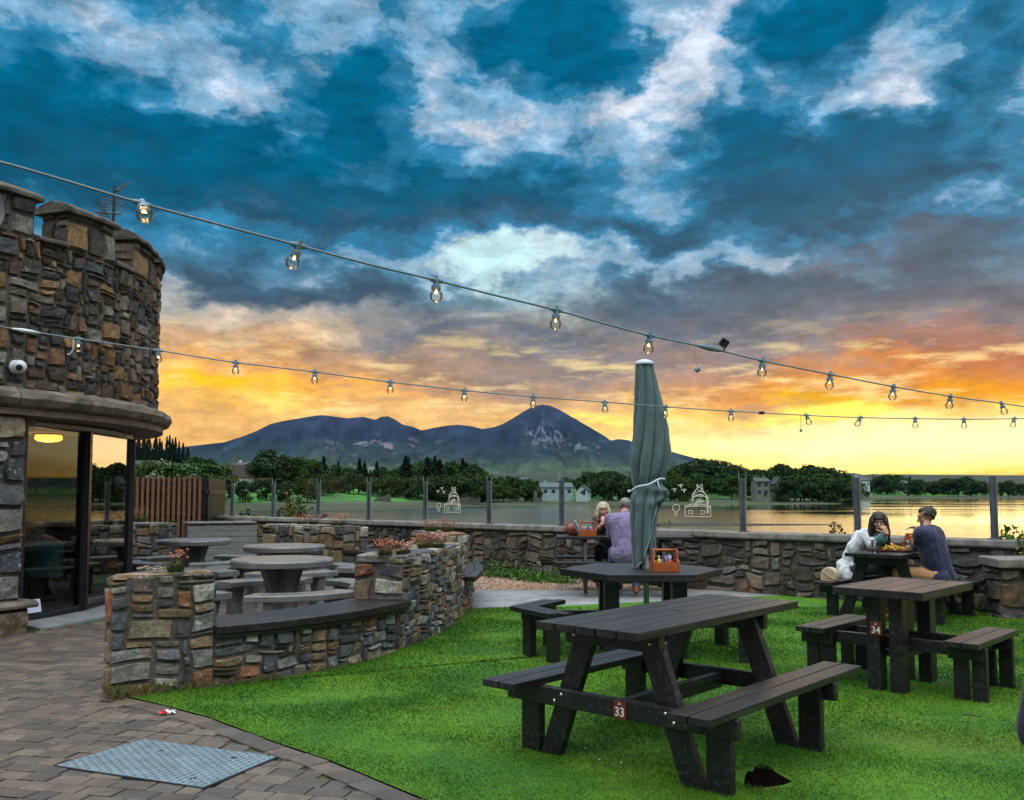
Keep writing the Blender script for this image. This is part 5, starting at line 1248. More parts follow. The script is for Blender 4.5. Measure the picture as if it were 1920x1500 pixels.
# ------------------------------------------------------------------ strings of festoon bulbs
def hit_line(px, py, A, B):
    d = ray(px, py); k = d.x/d.y; e = B-A; t = (k*A.y-A.x)/(e.x-k*e.y); P = A+e*t; D = P.y; return EYE+d*(D/d.y), t
def bulb_unit(root, p, along, tilt, s=1.0):
    """holder (part) with its bulb (sub-part); tilt leans it off the vertical"""
    d = V((sin(tilt[0]), sin(tilt[1]), -1)).normalized(); q = d.to_track_quat('Z', 'Y').to_matrix(); al = V(along).normalized()
    mb = MB(); mb.tube([p-al*.040*s, p-al*.022*s, p, p+al*.022*s, p+al*.040*s], [.006*s, .011*s, .013*s, .011*s, .006*s], 8)
    mb.lathe([(.011*s, -.018*s), (.013*s, .0), (.013*s, .020*s), (.021*s, .024*s), (.022*s, .043*s), (.016*s, .044*s)], 16, tuple(p), 0, q)
    mb.tube([p-d*.016*s-al*.006, p-d*.024*s, p-d*.016*s+al*.006], .003*s, 6); h = mb.build('lamp_holder', M['holder'], root, smooth=False, bevel=0)
    mb = MB(); R_ = .0295*s; c = .046*s+R_*.86
    pr = [(.013*s, .040*s), (.014*s, .048*s)]+[(R_*sin(t), c-R_*cos(t)) for t in np.linspace(.55, pi-.01, 14)]
    mb.lathe(pr, 20, tuple(p), 0, q); mb.build('bulb', M['bulb'], h, smooth=True)
    mb = MB(); f0 = p+d*(.053*s); x = q @ V((1, 0, 0)); mb.tube([p+d*.045*s-x*.003*s, f0-x*.007*s+d*.006*s, f0-x*.0035*s, f0+d*.007*s, f0+x*.0035*s, f0+x*.007*s+d*.006*s, p+d*.045*s+x*.003*s], .0022*s, 5); mb.build('filament', M['filament'], h)
def festoon(label, A, B, cab, bulbs, extra=None, s=1.0):
    r = empty('festoon_lights', (0, 0, 0), 0, label, 'string lights'); pts = [hit_line(x, y, A, B)[0] for x, y in cab]
    P = [V(p) for p in pts]; P2 = [P[0]*2-P[1]]+P+[P[-1]*2-P[-2]]; out = []
    for i in range(1, len(P2)-2):
        for k in range(8):
            t = k/8; a, b, c, d = P2[i-1:i+3]; out.append(.5*((2*b)+(c-a)*t+(2*a-5*b+4*c-d)*t*t+(3*b-a-3*c+d)*t**3))
    out.append(P2[-2]); mb = MB(); mb.tube(out, .0052*s, 8); mb.build('cable', M['cable'], r, smooth=True)
    rr = random.Random(6)
    xs = [px_of(q.x, q.y) for q in out]
    for bx in bulbs:
        tl = (rr.uniform(-.12, .12), rr.uniform(-.12, .12))
        if isinstance(bx, tuple): bx, tl = bx[0], bx[1:]
        i = min(range(len(xs)), key=lambda k: abs(xs[k]-bx)); p = out[i]; 
        j = min(max(i, 1), len(out)-2); al = out[j+1]-out[j-1]
        # slide along the cable to the exact bearing
        k2 = j+1 if xs[i] < bx else j-1
        if xs[k2] != xs[i]: f = (bx-xs[i])/(xs[k2]-xs[i]); f = min(1, max(0, f)); p = p.lerp(out[k2], f)
        bulb_unit(r, p, al, tl, s)
    if extra: extra(r, out, xs)
    return r
def near_x(out, xs, bx):
    i = min(range(len(xs)), key=lambda k: abs(xs[k]-bx)); j = min(max(i, 1), len(out)-2); return out[i], (out[j+1]-out[j-1]).normalized()
def solar(r, p, al, s=1.0):
    mb = MB(); rm = Matrix.Rotation(.6, 3, 'Y') @ Matrix.Rotation(.5, 3, 'X'); mb.box(tuple(p+V((.0, 0, .045*s))), (.045*s, .012*s, .045*s), rm); mb.box(tuple(p+V((0, 0, .012*s))), (.008*s, .008*s, .03*s)); mb.build('clip', M['dark'], r, bevel=.002)
def ex1(r, out, xs):
    p, al = near_x(out, xs, 1332); mb = MB(); mb.tube([p-al*.10, p-al*.07, p-al*.03, p, p+al*.03, p+al*.07, p+al*.10], [.006, .011, .013, .016, .013, .011, .006], 10); mb.build('connector', M['holder'], r, smooth=True)
    p, al = near_x(out, xs, 1366); solar(r, p, al)
    p, al = near_x(out, xs, 1312); e = p+V((.008, 0, -.125)); mb = MB(); mb.tube([p, p+V((0, 0, -.09)), e+V((0, 0, .01))], .001, 4); mb.lathe([(.008, -.014), (.013, -.012), (.014, .006), (.008, .012)], 12, tuple(e), 0, Matrix.Rotation(1.1, 3, 'Y')); mb.build('hanging_cap', M['holder'], r)
def ex2(r, out, xs):
    p, al = near_x(out, xs, 1425); mb = MB(); mb.box(tuple(p), (.055, .02, .03)); mb.build('clip', M['dark'], r, bevel=.003)
    p, al = near_x(out, xs, 1511); mb = MB(); e = p+V((0, 0, -.15)); mb.tube([p, e], .003, 5); mb.ball(tuple(e), .016, 8); mb.build('hanging_cap', M['cable'], r)
    p, al = near_x(out, xs, 128); mb = MB(); mb.tube([p, p+V((.0, 0, -.09)), p+V((-.03, 0, -.13)), p+V((-.045, 0, -.125))], .005, 6); mb.build('loose_wire', M['white'], r)
    p, al = near_x(out, xs, 38); mb = MB(); mb.tube([p-al*.10, p-al*.03, p+al*.03, p+al*.10], [.006, .014, .014, .006], 8); mb.build('connector', M['white'], r, smooth=True)
A, B = V((-.78, 3.3, 0)), V((3.1, 6.5, 0))
c1 = [(-160, 267), (0, 304), (120, 338), (250, 377), (400, 418), (555, 459), (690, 495), (815, 525), (930, 554), (1045, 582), (1130, 606), (1222, 630), (1332, 653), (1437, 678), (1562, 703), (1681, 726), (1788, 744), (1884, 757), (1990, 772), (2200, 795)]
festoon('nearer, higher string of clear bulbs crossing the whole sky', A, B, c1, [(252, .5, -.9), (552, -.35, .1), (815, .02, .02), (1044, -.05, .03), (1221, -.08, .1), (1434, -.04, .02), (1562, -.1, 0), (1681, -.14, 0), (1788, -.12, .1), (1884, .3, 0)], ex1, .90)
A, B = V((-3.85, 7.0, 0)), V((5.3, 9.8, 0))
c2 = [(-200, 580), (-40, 606), (60, 622), (138, 634), (290, 656), (437, 679), (587, 697), (730, 716), (870, 732), (1000, 744), (1135, 754), (1250, 763), (1373, 771), (1517, 779), (1615, 783), (1720, 785), (1812, 786), (1905, 785), (2050, 782), (2300, 772)]
festoon('farther, lower string of small clear bulbs in front of the tower and mountains', A, B, c2, [(138, 0, 0), (290, 0, 0), (437, 0, 0), (587, 0, 0), (730, 0, 0), (870, 0, 0), (1000, 0, 0), (1135, .05, 0), (1250, -.1, .1), (1373, 0, 0), (1515, .35, 0), (1617, -.5, 0), (1720, 0, 0), (1812, 0, 0), (1907, -.25, 0)], ex2, 1.0)
# ------------------------------------------------------------------ aerial, camera, dish on the tower
def aerial():
    b = V((-9.0+3.35*cos(radians(-16)), 12+3.35*sin(radians(-16)), ZS1-.56)); q = at(212, 430, 12.6); b = V((q.x, q.y, ZS1-.56))
    r = empty('tv_aerial', b, 0, 'dark television aerial with many rods behind the battlements', 'aerial'); H = at(212, 348, 12.6).z-b.z
    mb = MB(); mb.tube([(0, 0, 0), (0, 0, H)], .018, 8); mb.build('mast', M['dark'], r)
    mb = MB(); d = V((.55, .2, .55)).normalized(); c = V((0, 0, H-.10)); mb.tube([c-d*.02, c+d*.24], .010, 6)
    for k in range(5): q = c+d*(.02+.05*k); mb.tube([q-V((.07, -.03, 0)), q+V((.07, -.03, 0))], .006, 5)
    mb.build('small_antenna', M['dark'], r)
    mb = MB()
    for s in (-1, 1):
        for k in range(5): z = H-.20-.035*k; mb.tube([(0, 0, z), (s*.14, -.05, z)], .007, 5)
        mb.tube([(s*.14, -.05, H-.19), (s*.14, -.05, H-.35)], .005, 5)
    mb.build('reflector', M['steel'], r)
    mb = MB(); mb.tube([(.12, 0, H-.40), (-.22, -.08, H-.40)], .010, 6)
    for k in range(7): z = H-.26-.03*k; mb.tube([(-.08, -.03, z), (-.24+.012*k, -.08, z)], .006, 5)
    for k in range(9): x = .12-.038*k; mb.tube([(x, -.06-x*.2, H-.40-.06), (x, .04, H-.40+.06)], .006, 5)
    mb.tube([(-.2, -.07, H-.24), (-.02, 0, H-.50)], .006, 5); mb.build('rod_array', M['dark'], r)
aerial()
def cctv():
    a = ang_px(33, RT+.1); p = V(tp(a, RT+.05, 0)); q = at(33, 688, p.y); p.z = q.z; n = V((cos(a), sin(a), 0))
    r = empty('security_camera', p, 0, 'white dome security camera on the tower wall above the cornice', 'security camera')
    qm = n.to_track_quat('Z', 'Y').to_matrix(); mb = MB(); mb.lathe([(.075, 0), (.075, .03), (.06, .05)], 20, (0, 0, 0), 0, qm); mb.build('mount', M['white'], r, smooth=True)
    v = (V((.35, -.75, -.25))).normalized(); qv = v.to_track_quat('Z', 'Y').to_matrix(); c = n*.08; mb = MB(); mb.lathe([(.02, -.07), (.06, -.05), (.072, 0), (.066, .05), (.05, .075), (.042, .08)], 20, tuple(c), 0, qv); mb.build('camera_body', M['white'], r, smooth=True)
    mb = MB(); mb.lathe([(.036, .081), (.034, .084), (.001, .086)], 16, tuple(c), 0, qv); mb.build('lens', M['dark'], r)
cctv()
def dish():
    p = at(-64, 385, 8.6); r = empty('satellite_dish', p, 0, 'dark edge of a satellite dish at the top left corner', 'satellite dish')
    q = V((.9, -.45, .1)).normalized().to_track_quat('Z', 'Y').to_matrix(); mb = MB(); pr = [(.001, 0), (.12, .008), (.24, .035), (.34, .075), (.345, .08), (.33, .076), (.24, .045), (.12, .018), (.001, .01)]
    mb.lathe([(a*.95, b) for a, b in pr], 40, (0, 0, 0), 0, Matrix.Rotation(.9, 3, 'Z') @ Matrix.Rotation(1.35, 3, 'X'), cap=False); mb.build('reflector', M['dark'], r, smooth=True)
    mb = MB(); mb.tube([(0, .0, 0), (-.25, .1, -.1), (-.3, .2, -1.2)], .025, 8); mb.build('arm', M['dark'], r)
dish()
def rail_top():
    mb = MB(); a, b = V(tp(ang_px(40, RT)-.05, RT-.75, ZS1+.33)), V(tp(ang_px(150, RT)+.1, RT-.75, ZS1+.30)); mb.tube([a, b], .02, 8); mb.tube([a-V((0, 0, .16)), b-V((0, 0, .16))], .014, 8)
    for t in (0, .5, 1): q = a.lerp(b, t); mb.tube([(q.x, q.y, ZS1-.56), q], .015, 6)
    o = mb.build('roof_railing', M['dark']); tag(o, 'thin dark railing seen through the battlement gap', 'railing')
rail_top()
def spike_light():
    p = gp(1014, 1082, .02); r = empty('garden_spotlight', p, 0, 'small silver spike light standing in the weeds at the sea wall', 'garden light')
    mb = MB(); mb.tube([(0, 0, 0), (.0, 0, .14)], .010, 6); mb.lathe([(.018, .0), (.03, .05), (.022, .1)], 10, (0, 0, .07)); mb.build('stem', M['bolt'], r)
    mb = MB(); mb.lathe([(.02, 0), (.038, .03), (.038, .09), (.03, .092), (.02, .06)], 14, (0, 0, .19), 0, Matrix.Rotation(-.6, 3, 'Y')); mb.build('lamp_head', M['bolt'], r)
spike_light()
# ------------------------------------------------------------------ people
def fuse(mb, name, mats, parent, voxel=.008, sm=6, disp=0, dsc=20, face_mat=None):
    me = bpy.data.meshes.new('tmp'); me.from_pydata(mb.v, [], mb.f); t = bpy.data.objects.new('tmp', me)
    r = t.modifiers.new('r', 'REMESH'); r.mode = 'VOXEL'; r.voxel_size = voxel
    s = t.modifiers.new('s', 'SMOOTH'); s.factor = .5; s.iterations = sm
    m2 = bake(t); bpy.data.meshes.remove(me)
    m2.name = name; m2.materials.clear()
    for m in (mats if isinstance(mats, (list, tuple)) else [mats]): m2.materials.append(m)
    if disp:
        nv = len(m2.vertices); co = np.empty(nv*3, np.float32); m2.vertices.foreach_get('co', co); co = co.reshape(-1, 3); nr = np.empty(nv*3, np.float32); m2.vertex_normals.foreach_get('vector', nr); nr = nr.reshape(-1, 3)
        nn = np.array([noise.noise(V((c[0]*dsc, c[1]*dsc, c[2]*dsc*.45)))+.5*noise.noise(V((c[0]*dsc*2.3+5, c[1]*dsc*2.3, c[2]*dsc)))-.35*abs(noise.noise(V((c[0]*dsc*.8, c[1]*dsc*.8+3, c[2]*dsc*1.2)))) for c in co.tolist()])
        m2.vertices.foreach_set('co', (co+nr*(nn*disp)[:, None]).ravel().astype(np.float32))
    m2.polygons.foreach_set('use_smooth', np.ones(len(m2.polygons), bool)); m2.update()
    o = bpy.data.objects.new(name, m2); COL.objects.link(o); o.parent = parent; return o
def skin_mat(name, c):
    m = mat(name, c, .5, .1, 30, bump=.1, bscale=200); p = [n for n in m.node_tree.nodes if n.type == 'BSDF_PRINCIPLED'][0]; p.inputs['Subsurface Weight'].default_value = .08; p.inputs['Subsurface Radius'].default_value = (.02, .008, .004); return m
def hand(mb, wrist, d, palm, curl=.5, side=1, s=1.0):
    """five fingers and a thumb-side: d finger direction, palm normal (towards what is held)"""
    d = V(d).normalized(); pn = V(palm); pn = (pn-d*pn.dot(d)).normalized(); w = d.cross(pn)*side
    c = wrist+d*.045*s
    for k in (-1, -.33, .33, 1): mb.cap(wrist+w*.012*k*s, wrist+d*.085*s+w*.029*k*s, .017*s, .0125*s, 8)
    for k, L in ((-1.0, .060), (-.36, .076), (.30, .082), (.95, .074)):
        b = wrist+d*.088*s+w*.029*k*s; dd = d; L1 = L*s
        for i, fr in enumerate((.45, .32, .26)):
            ang = curl*(1.0 if i else .8); dd = (dd*cos(ang)+pn*sin(ang)).normalized(); e = b+dd*(L1*fr); mb.cap(b, e, (.0095-.001*i)*s, (.0088-.001*i)*s, 8); b = e
    b = wrist+d*.025*s+w*.028*s+pn*.006*s; dd = (d*.62+w*.72+pn*.25).normalized()
    for i, L in enumerate((.042, .034, .026)):
        e = b+dd*L*s; mb.cap(b, e, (.0125-.0012*i)*s, (.0112-.0012*i)*s, 8); b = e; dd = (dd+d*.25+pn*.35*curl-w*.25*curl).normalized()
def head(mb, c, fwd, up, s=1.0):
    """c = centre of the head"""
    f = V(fwd).normalized(); u = V(up); u = (u-f*u.dot(f)).normalized(); r = f.cross(u); rm = Matrix((r, f, u)).transposed()
    P = lambda x, y, z: c+(r*x+f*y+u*z)*s
    mb.ball(P(0, -.012, .022), (.074*s, .092*s, .088*s), 20, rot=rm); mb.ball(P(0, .022, -.030), (.058*s, .062*s, .078*s), 18, rot=rm)
    mb.cap(P(0, .052, -.080), P(0, .062, -.086), .022*s, .018*s); mb.cap(P(-.04, .01, -.06), P(0, .05, -.085), .026*s, .022*s); mb.cap(P(.04, .01, -.06), P(0, .05, -.085), .026*s, .022*s)
    mb.cap(P(0, .080, .022), P(0, .108, -.018), .009*s, .014*s); mb.cap(P(-.012, .09, -.022), P(.012, .09, -.022), .009*s, .009*s)
    mb.cap(P(-.03, .078, .035), P(.03, .078, .035), .012*s, .012*s); mb.cap(P(-.018, .082, -.048), P(.018, .082, -.048), .009*s, .009*s); mb.cap(P(-.015, .08, -.058), P(.015, .08, -.058), .009*s, .009*s)
    mb.ball(P(-.04, .062, -.015), (.022*s, .02*s, .022*s), 8); mb.ball(P(.04, .062, -.015), (.022*s, .02*s, .022*s), 8)
    for sx in (-1, 1): mb.ball(P(sx*.076, -.008, .0), (.010*s, .018*s, .030*s), 10, rot=rm)
    return P, rm, (r, f, u)
EYE_W = flat('eye_white', (.6, .58, .55), .3); EYE_D = flat('eye_dark', (.02, .012, .01), .2)
def face_bits(P, rm, root, s, lip, brow):
    for sx in (-1, 1):
        mb = MB(); mb.ball(P(sx*.031, .079, .016), (.0125*s, .006*s, .007*s), 10, rot=rm); e = mb.build('eye', EYE_W, root, smooth=True)
        mb = MB(); mb.ball(P(sx*.031, .0845, .016), (.0062*s, .003*s, .0062*s), 8, rot=rm); mb.build('iris', EYE_D, e, smooth=True)
        mb = MB(); mb.cap(P(sx*.016, .090, .036), P(sx*.046, .082, .038), .0035*s, .0028*s, 6); mb.build('eyebrow', brow, root, smooth=True)
    mb = MB(); mb.ball(P(0, .0925, -.052), (.020*s, .005*s, .0065*s), 10, rot=rm); mb.build('lips', lip, root, smooth=True)
def person(label, J, skin, clothes, hairf, s=1.0, lookf=None, up=(0, 0, 1), curls=(.5, .5), hd=None, loc=None, slim=1.0):
    """J: joints dict (world). clothes: list of (name, mat, dict)."""
    root = empty('person', J['pelvis'] if loc is None else loc, 0, label, 'person'); O = V(root.location)
    g = {k: V(v)-O for k, v in J.items()}
    mb = MB(); pel, ch, nk, hc = g['pelvis'], g['chest'], g['neck'], g['head']
    k = slim
    mb.cap(pel+(g['hipL']-pel)*.6, pel+(g['hipR']-pel)*.6, .105*k, .105*k); mb.cap(pel, pel.lerp(ch, .5), .12*k, .11*k); mb.cap(pel.lerp(ch, .5), ch, .115*k, .125*k)
    mb.cap(ch+(g['shL']-ch)*.55, ch+(g['shR']-ch)*.55, .11*k, .11*k); mb.cap(g['shL'], g['shR'], .055*k, .055*k); mb.cap(ch, nk, .08, .055); mb.cap(nk, hc-V((0, 0, .05))*s, .052*k, .050*k)
    P, rm, fr = head(mb, hc, lookf, up, s)
    for sd in 'LR':
        sh, el, wr = g['sh'+sd], g['el'+sd], g['wr'+sd]; mb.cap(sh, el, .050*k, .040*k); mb.cap(el, wr, .040*k, .026*k)
        hi, kn, an, to = g['hip'+sd], g['kn'+sd], g['an'+sd], g['to'+sd]; mb.cap(hi, kn, .085*k, .058*k); mb.cap(kn, an, .056*k, .038*k); mb.cap(an, to, .036, .028)
        hdv = (wr-el).normalized() if hd is None else hd[sd][0]; pv = V((0, 0, -1)) if hd is None else hd[sd][1]
        hand(mb, wr, hdv, pv, curls[0 if sd == 'L' else 1], (hd[sd][2] if hd else 1), .96)
    fuse(mb, 'body', skin, root, .0062, 4)
    face_bits(P, rm, root, s, LIP, BROW if hairf != 'blond' else BROWB)
    for (nm, mt, fn) in clothes: fn(g, root, nm, mt)
    return root, g, P, rm, fr
LIP = flat('lip_rose', (.30, .07, .06), .4); BROW = flat('dark_brow', (.02, .012, .008), .7); BROWB = flat('fair_brow', (.25, .17, .10), .7)
def shirt(sleeve=1.0, k=1.0, hem=.0, disp=.011, puff=0, loose=0):
    def fn(g, root, nm, mt):
        mb = MB(); pel, ch, nk = g['pelvis'], g['chest'], g['neck']; lo = pel+V((0, 0, hem))
        mb.cap(lo+(g['hipL']-pel)*.65, lo+(g['hipR']-pel)*.65, (.128+loose)*k, (.128+loose)*k); mb.cap(lo, pel.lerp(ch, .5), (.142+loose)*k, (.132+loose)*k); mb.cap(pel.lerp(ch, .5), ch, (.134+loose)*k, .142*k)
        mb.cap(lo.lerp(ch, .3)+(g['hipL']-pel)*.5, ch+(g['shL']-ch)*.5, .118*k, .118*k); mb.cap(lo.lerp(ch, .3)+(g['hipR']-pel)*.5, ch+(g['shR']-ch)*.5, .118*k, .118*k)
        mb.cap(ch+(g['shL']-ch)*.55, ch+(g['shR']-ch)*.55, .124*k, .124*k); mb.cap(g['shL'], g['shR'], .068*k, .068*k); mb.cap(ch, nk+V((0, 0, -.01)), .09, .066)
        for sd in 'LR':
            sh, el, wr = g['sh'+sd], g['el'+sd], g['wr'+sd]; mb.cap(sh, el, .064*k+puff, .054*k+puff)
            if sleeve > 0: mb.cap(el, el.lerp(wr, sleeve), .053*k+puff, .042*k+puff*.6)
        fuse(mb, nm, mt, root, .0085, 5, disp, 14)
    return fn
def trousers(full=1.0, k=1.0, disp=.004):
    def fn(g, root, nm, mt):
        mb = MB(); pel = g['pelvis']; mb.cap(pel+(g['hipL']-pel)*.65, pel+(g['hipR']-pel)*.65, .124*k, .124*k); mb.cap(pel, pel+V((0, 0, .06)), .13*k, .118*k)
        for sd in 'LR':
            hi, kn, an = g['hip'+sd], g['kn'+sd], g['an'+sd]; mb.cap(hi, kn, .102*k, .074*k); mb.cap(kn, kn.lerp(an, full*.93), .071*k, .056*k)
        fuse(mb, nm, mt, root, .009, 5, disp, 16)
    return fn
def shoes(g, root, nm, mt):
    for sd in 'LR':
        an, to = g['an'+sd], g['to'+sd]; mb = MB(); mb.cap(an+V((0, 0, .02)), an+V((0, 0, -.02)), .048, .048); mb.cap(an+V((0, 0, -.025)), to, .046, .038); mb.cap(an+(an-to).normalized()*.04+V((0, 0, -.035)), to+V((0, 0, -.01)), .034, .036); fuse(mb, nm, mt, root, .008, 3)
def hair(root, P, rm, mt, style, s=1.0, seed=1):
    rr = random.Random(seed); mb = MB()
    if style == 'short':
        mb.ball(P(0, -.036, .034), (.0835*s, .088*s, .081*s), 20, rot=rm); mb.cap(P(-.055, -.05, .0), P(.055, -.05, .0), .034*s, .034*s); [mb.cap(P(sx*.068, .02, .05), P(sx*.072, .0, .015), .018*s, .012*s) for sx in (-1, 1)]; mb.ball(P(0, .006, .082), (.056*s, .060*s, .034*s), 14, rot=rm); mb.cap(P(-.045, -.070, .0), P(.045, -.070, .0), .026*s, .026*s); mb.cap(P(-.03, -.066, -.035), P(.03, -.066, -.035), .018*s, .018*s); [mb.cap(P(sx*.072, -.03, .03), P(sx*.074, -.012, -.0), .018*s, .012*s) for sx in (-1, 1)]
        o = fuse(mb, 'hair', mt, root, .0055, 2, .007, 55)
    else:
        mb.ball(P(0, -.024, .036), (.092*s, .102*s, .090*s), 20, rot=rm)
        L = .16 if style == 'bob' else .34
        for sx in (-1, 1):
            for a in np.linspace(0, 1, 5):
                x = sx*(.068+.014*a); y = .040-.13*a; dx = .03 if style == 'bob' else .035
                mb.cap(P(x, y, .02), P(x+sx*dx*(.7), y*.9, -L*.45), .026*s, .030*s); mb.cap(P(x+sx*dx*.7, y*.9, -L*.45), P(x*1.15+sx*.0, y*.8+.0, -L+rr.uniform(-.02, .02)), .030*s, .016*s)
        for x in np.linspace(-.06, .06, 6): mb.cap(P(x, -.10, .03), P(x*1.2, -.10, -L*rr.uniform(.8, 1)), .034*s, .020*s)
        for x in np.linspace(-.058, .058, 8):  # fringe
            mb.cap(P(x*.7, .045, .105), P(x, .092-abs(x)*.45, .055 if style == 'bob' else .062+abs(x)*.1), .020*s, .012*s)
        o = fuse(mb, 'hair', mt, root, .0065, 2, .0035, 70)
        m2 = MB()
        for i in range(90):
            a = rr.uniform(-2.3, 2.3); x, y = .09*sin(a), -.02-.095*cos(a); z0 = rr.uniform(-.02, .07); pts = [P(x, y, z0)]
            for q in range(1, 5): t = q/4; pts.append(P(x*(1.12+.25*t)+rr.uniform(-.006, .006)+.008*sin(t*9+i), y*(1.08+.1*t)+rr.uniform(-.006, .006), z0-(L+z0)*t*rr.uniform(.92, 1.04)))
            m2.tube(pts, [.006, .0065, .006, .005, .002], 5)
        m2.build('hair_locks', mt, o, smooth=True)
    return o
def hair_mat(name, a, b): return mat(name, a, .45, .3, 6, col2=b, sc3=(9, 9, 1.2), bump=.4, bscale=60)
def cloth(name, c, **k): return mat(name, c, .85, k.get('var', .15), k.get('sc', 6), bump=.25, bscale=k.get('bs', 90), sheen=.15)
zup = V((0, 0, 1))
def solve_mid(a, b, l1, l2, bend):
    a, b = V(a), V(b); d = b-a; L = min(d.length, (l1+l2)*.999); x = (l1*l1-l2*l2+L*L)/(2*L); h = sqrt(max(0, l1*l1-x*x)); u = d.normalized(); n = V(bend); n = (n-u*n.dot(u)).normalized(); return a+u*x+n*h
def seated(hip, face, lean, headp, wrL, wrR, seat_z, elL=None, elR=None, knee_out=.12, foot=None, tors=.50, shw=.19, s=1.0, footz=.09, shin_back=.0, lean_side=0):
    f = V(face).normalized(); r = f.cross(zup).normalized(); pel = V((hip[0], hip[1], seat_z+.125))
    up = (zup+f*lean+r*lean_side).normalized(); ch = pel+up*tors*.70; nk = pel+up*tors*1.02
    J = dict(pelvis=pel, chest=ch, neck=nk, head=V(headp))
    for sd, sg in (('L', -1), ('R', 1)):
        J['sh'+sd] = ch+up*.105+r*sg*shw; J['hip'+sd] = pel+r*sg*.09-V((0, 0, .02))
        kn = J['hip'+sd]+f*.42+r*sg*knee_out*.5+V((0, 0, .03)); an = V((kn.x, kn.y, footz))+f*(.03-shin_back)+r*sg*.01; J['kn'+sd] = kn; J['an'+sd] = an; J['to'+sd] = an+f*.14-V((0, 0, .045))
        w = wrL if sd == 'L' else wrR; e = elL if sd == 'L' else elR; J['wr'+sd] = V(w); J['el'+sd] = V(e) if e is not None else solve_mid(J['sh'+sd], w, .29*s, .25*s, -zup*1.0+r*sg*.35-f*.2)
    return J, f, r, up
cu_, su_ = cos(ACO), sin(ACO); U_ = V((cu_, su_, 0)); V_ = V((-su_, cu_, 0))   # table axes: U along, V towards the left bench
# dark haired woman on the left bench: faces -V_
hipw = cofr(.12, .58, 0); fw_ = (-V_+U_*.05).normalized()
hp = at(1648, 979, 11.45)
wR = V(cofr(-.03, .30, 1.03)); wL = V(cofr(.12, .22, .87))
hm = at(1663, 1001, 11.20)
J, f, r, up = seated(hipw, fw_, .42, hp, cofr(.18, .24, .86), hm, .435, elR=V(cofr(-.14, .24, .86)), tors=.49, shw=.175)
J['neck'] = V(J['neck']).lerp(V(hp)-zup*.13, .6)
wsh = cloth('cream_white_cloth', (.62, .66, .68)); teal = cloth('teal_patterned_cuff', (.05, .30, .30), var=.6, sc=45)
def cuff(g, root, nm, mt):
    mb = MB(); mb.cap(g['elR'].lerp(g['wrR'], .12), g['elR'].lerp(g['wrR'], .62), .058, .062); fuse(mb, nm, mt, root, .0085, 3, .003, 30)
def shawl(g, root, nm, mt):
    mb = MB(); pel, ch = g['pelvis'], g['chest']; bk = -(-V_)*.0
    for sd in 'LR': mb.cap(g['sh'+sd]+V((0, 0, .0)), ch.lerp(pel, .5)+(g['sh'+sd]-ch)*1.0+V_*.06, .085, .10)
    mb.cap(g['shR'], g['elR'].lerp(g['shR'], .15)+V((0, 0, -.0)), .078, .088); mb.cap(ch+V_*.05, pel+V_*.10+V((0, 0, -.05)), .15, .15)
    mb.cap(pel+V_*.12-U_*.10, pel+V_*.12-U_*.12+V((0, 0, -.32)), .10, .085); mb.cap(pel+V_*.08-U_*.18+V((0, 0, -.05)), pel-V_*.1-U_*.18+V((0, 0, -.33)), .08, .07)
    fuse(mb, nm, mt, root, .009, 4, .020, 11)
pr, g, P, rm, frm = person('dark haired woman in white eating with her hand to her mouth', J, skin_mat('skin_warm', (.42, .22, .14)),
    [('top', wsh, shirt(.55, .95, 0, .008, .012, .01)), ('shawl', wsh, shawl), ('cuff', teal, cuff), ('trousers', cloth('dark_skirt', (.03, .03, .035)), trousers(1.0)), ('shoe', flat('tan_shoe', (.2, .1, .05), .5), shoes)],
    'dark', lookf=(V((-.35, -1, -.22))), curls=(.5, 1.1), slim=.92, hd={'L': ((-V_-U_*.3), V((0, 0, -1)), 1), 'R': (V((-.25, .25, .75)), V((-.2, .6, .2)), 1)})
hair(pr, P, rm, hair_mat('dark_brown_hair', (.035, .016, .010), (.012, .006, .005)), 'long', 1.04, 3)
# man in the navy shirt on the right bench: faces +V_
hipm = cofr(-.36, -.60, 0); fm = (V_+U_*.05).normalized(); hp = at(1737, 969, 10.9)
tipw = at(1723, 990, 11.05); elw = at(1727, 1024, 11.0)
J, f, r, up = seated(hipm, fm, .30, hp, cofr(-.15, -.22, .85), tipw, .435, elL=cofr(-.34, -.34, .87), elR=elw, tors=.55, shw=.20)
navy = cloth('navy_shirt', (.006, .011, .048))
def belt(g, root, nm, mt):
    mb = MB(); pel = g['pelvis']; mb.cap(pel+(g['hipL']-pel)*.65+V((0, 0, .07)), pel+(g['hipR']-pel)*.65+V((0, 0, .07)), .124, .124); fuse(mb, nm, mt, root, .009, 3)
pr, g, P, rm, frm = person('man in a navy shirt and tan trousers leaning on the right hand table', J, skin_mat('skin_tan', (.38, .19, .12)),
    [('shirt', navy, shirt(.78, 1.12, -.03, .012)), ('trousers', cloth('tan_chinos', (.42, .22, .09)), trousers(1.0)), ('shoe', flat('brown_shoe', (.12, .05, .03), .4), shoes)],
    'dark', lookf=V((-1, .12, -.34)), curls=(.8, .35), hd={'L': (V_*.9+U_*.3, V((0, 0, -1)), 1), 'R': (V((-1, .05, .10)), V((0, -.2, -1)), 1)})
hair(pr, P, rm, hair_mat('near_black_hair', (.022, .012, .008), (.008, .005, .004)), 'short', 1.0, 4)
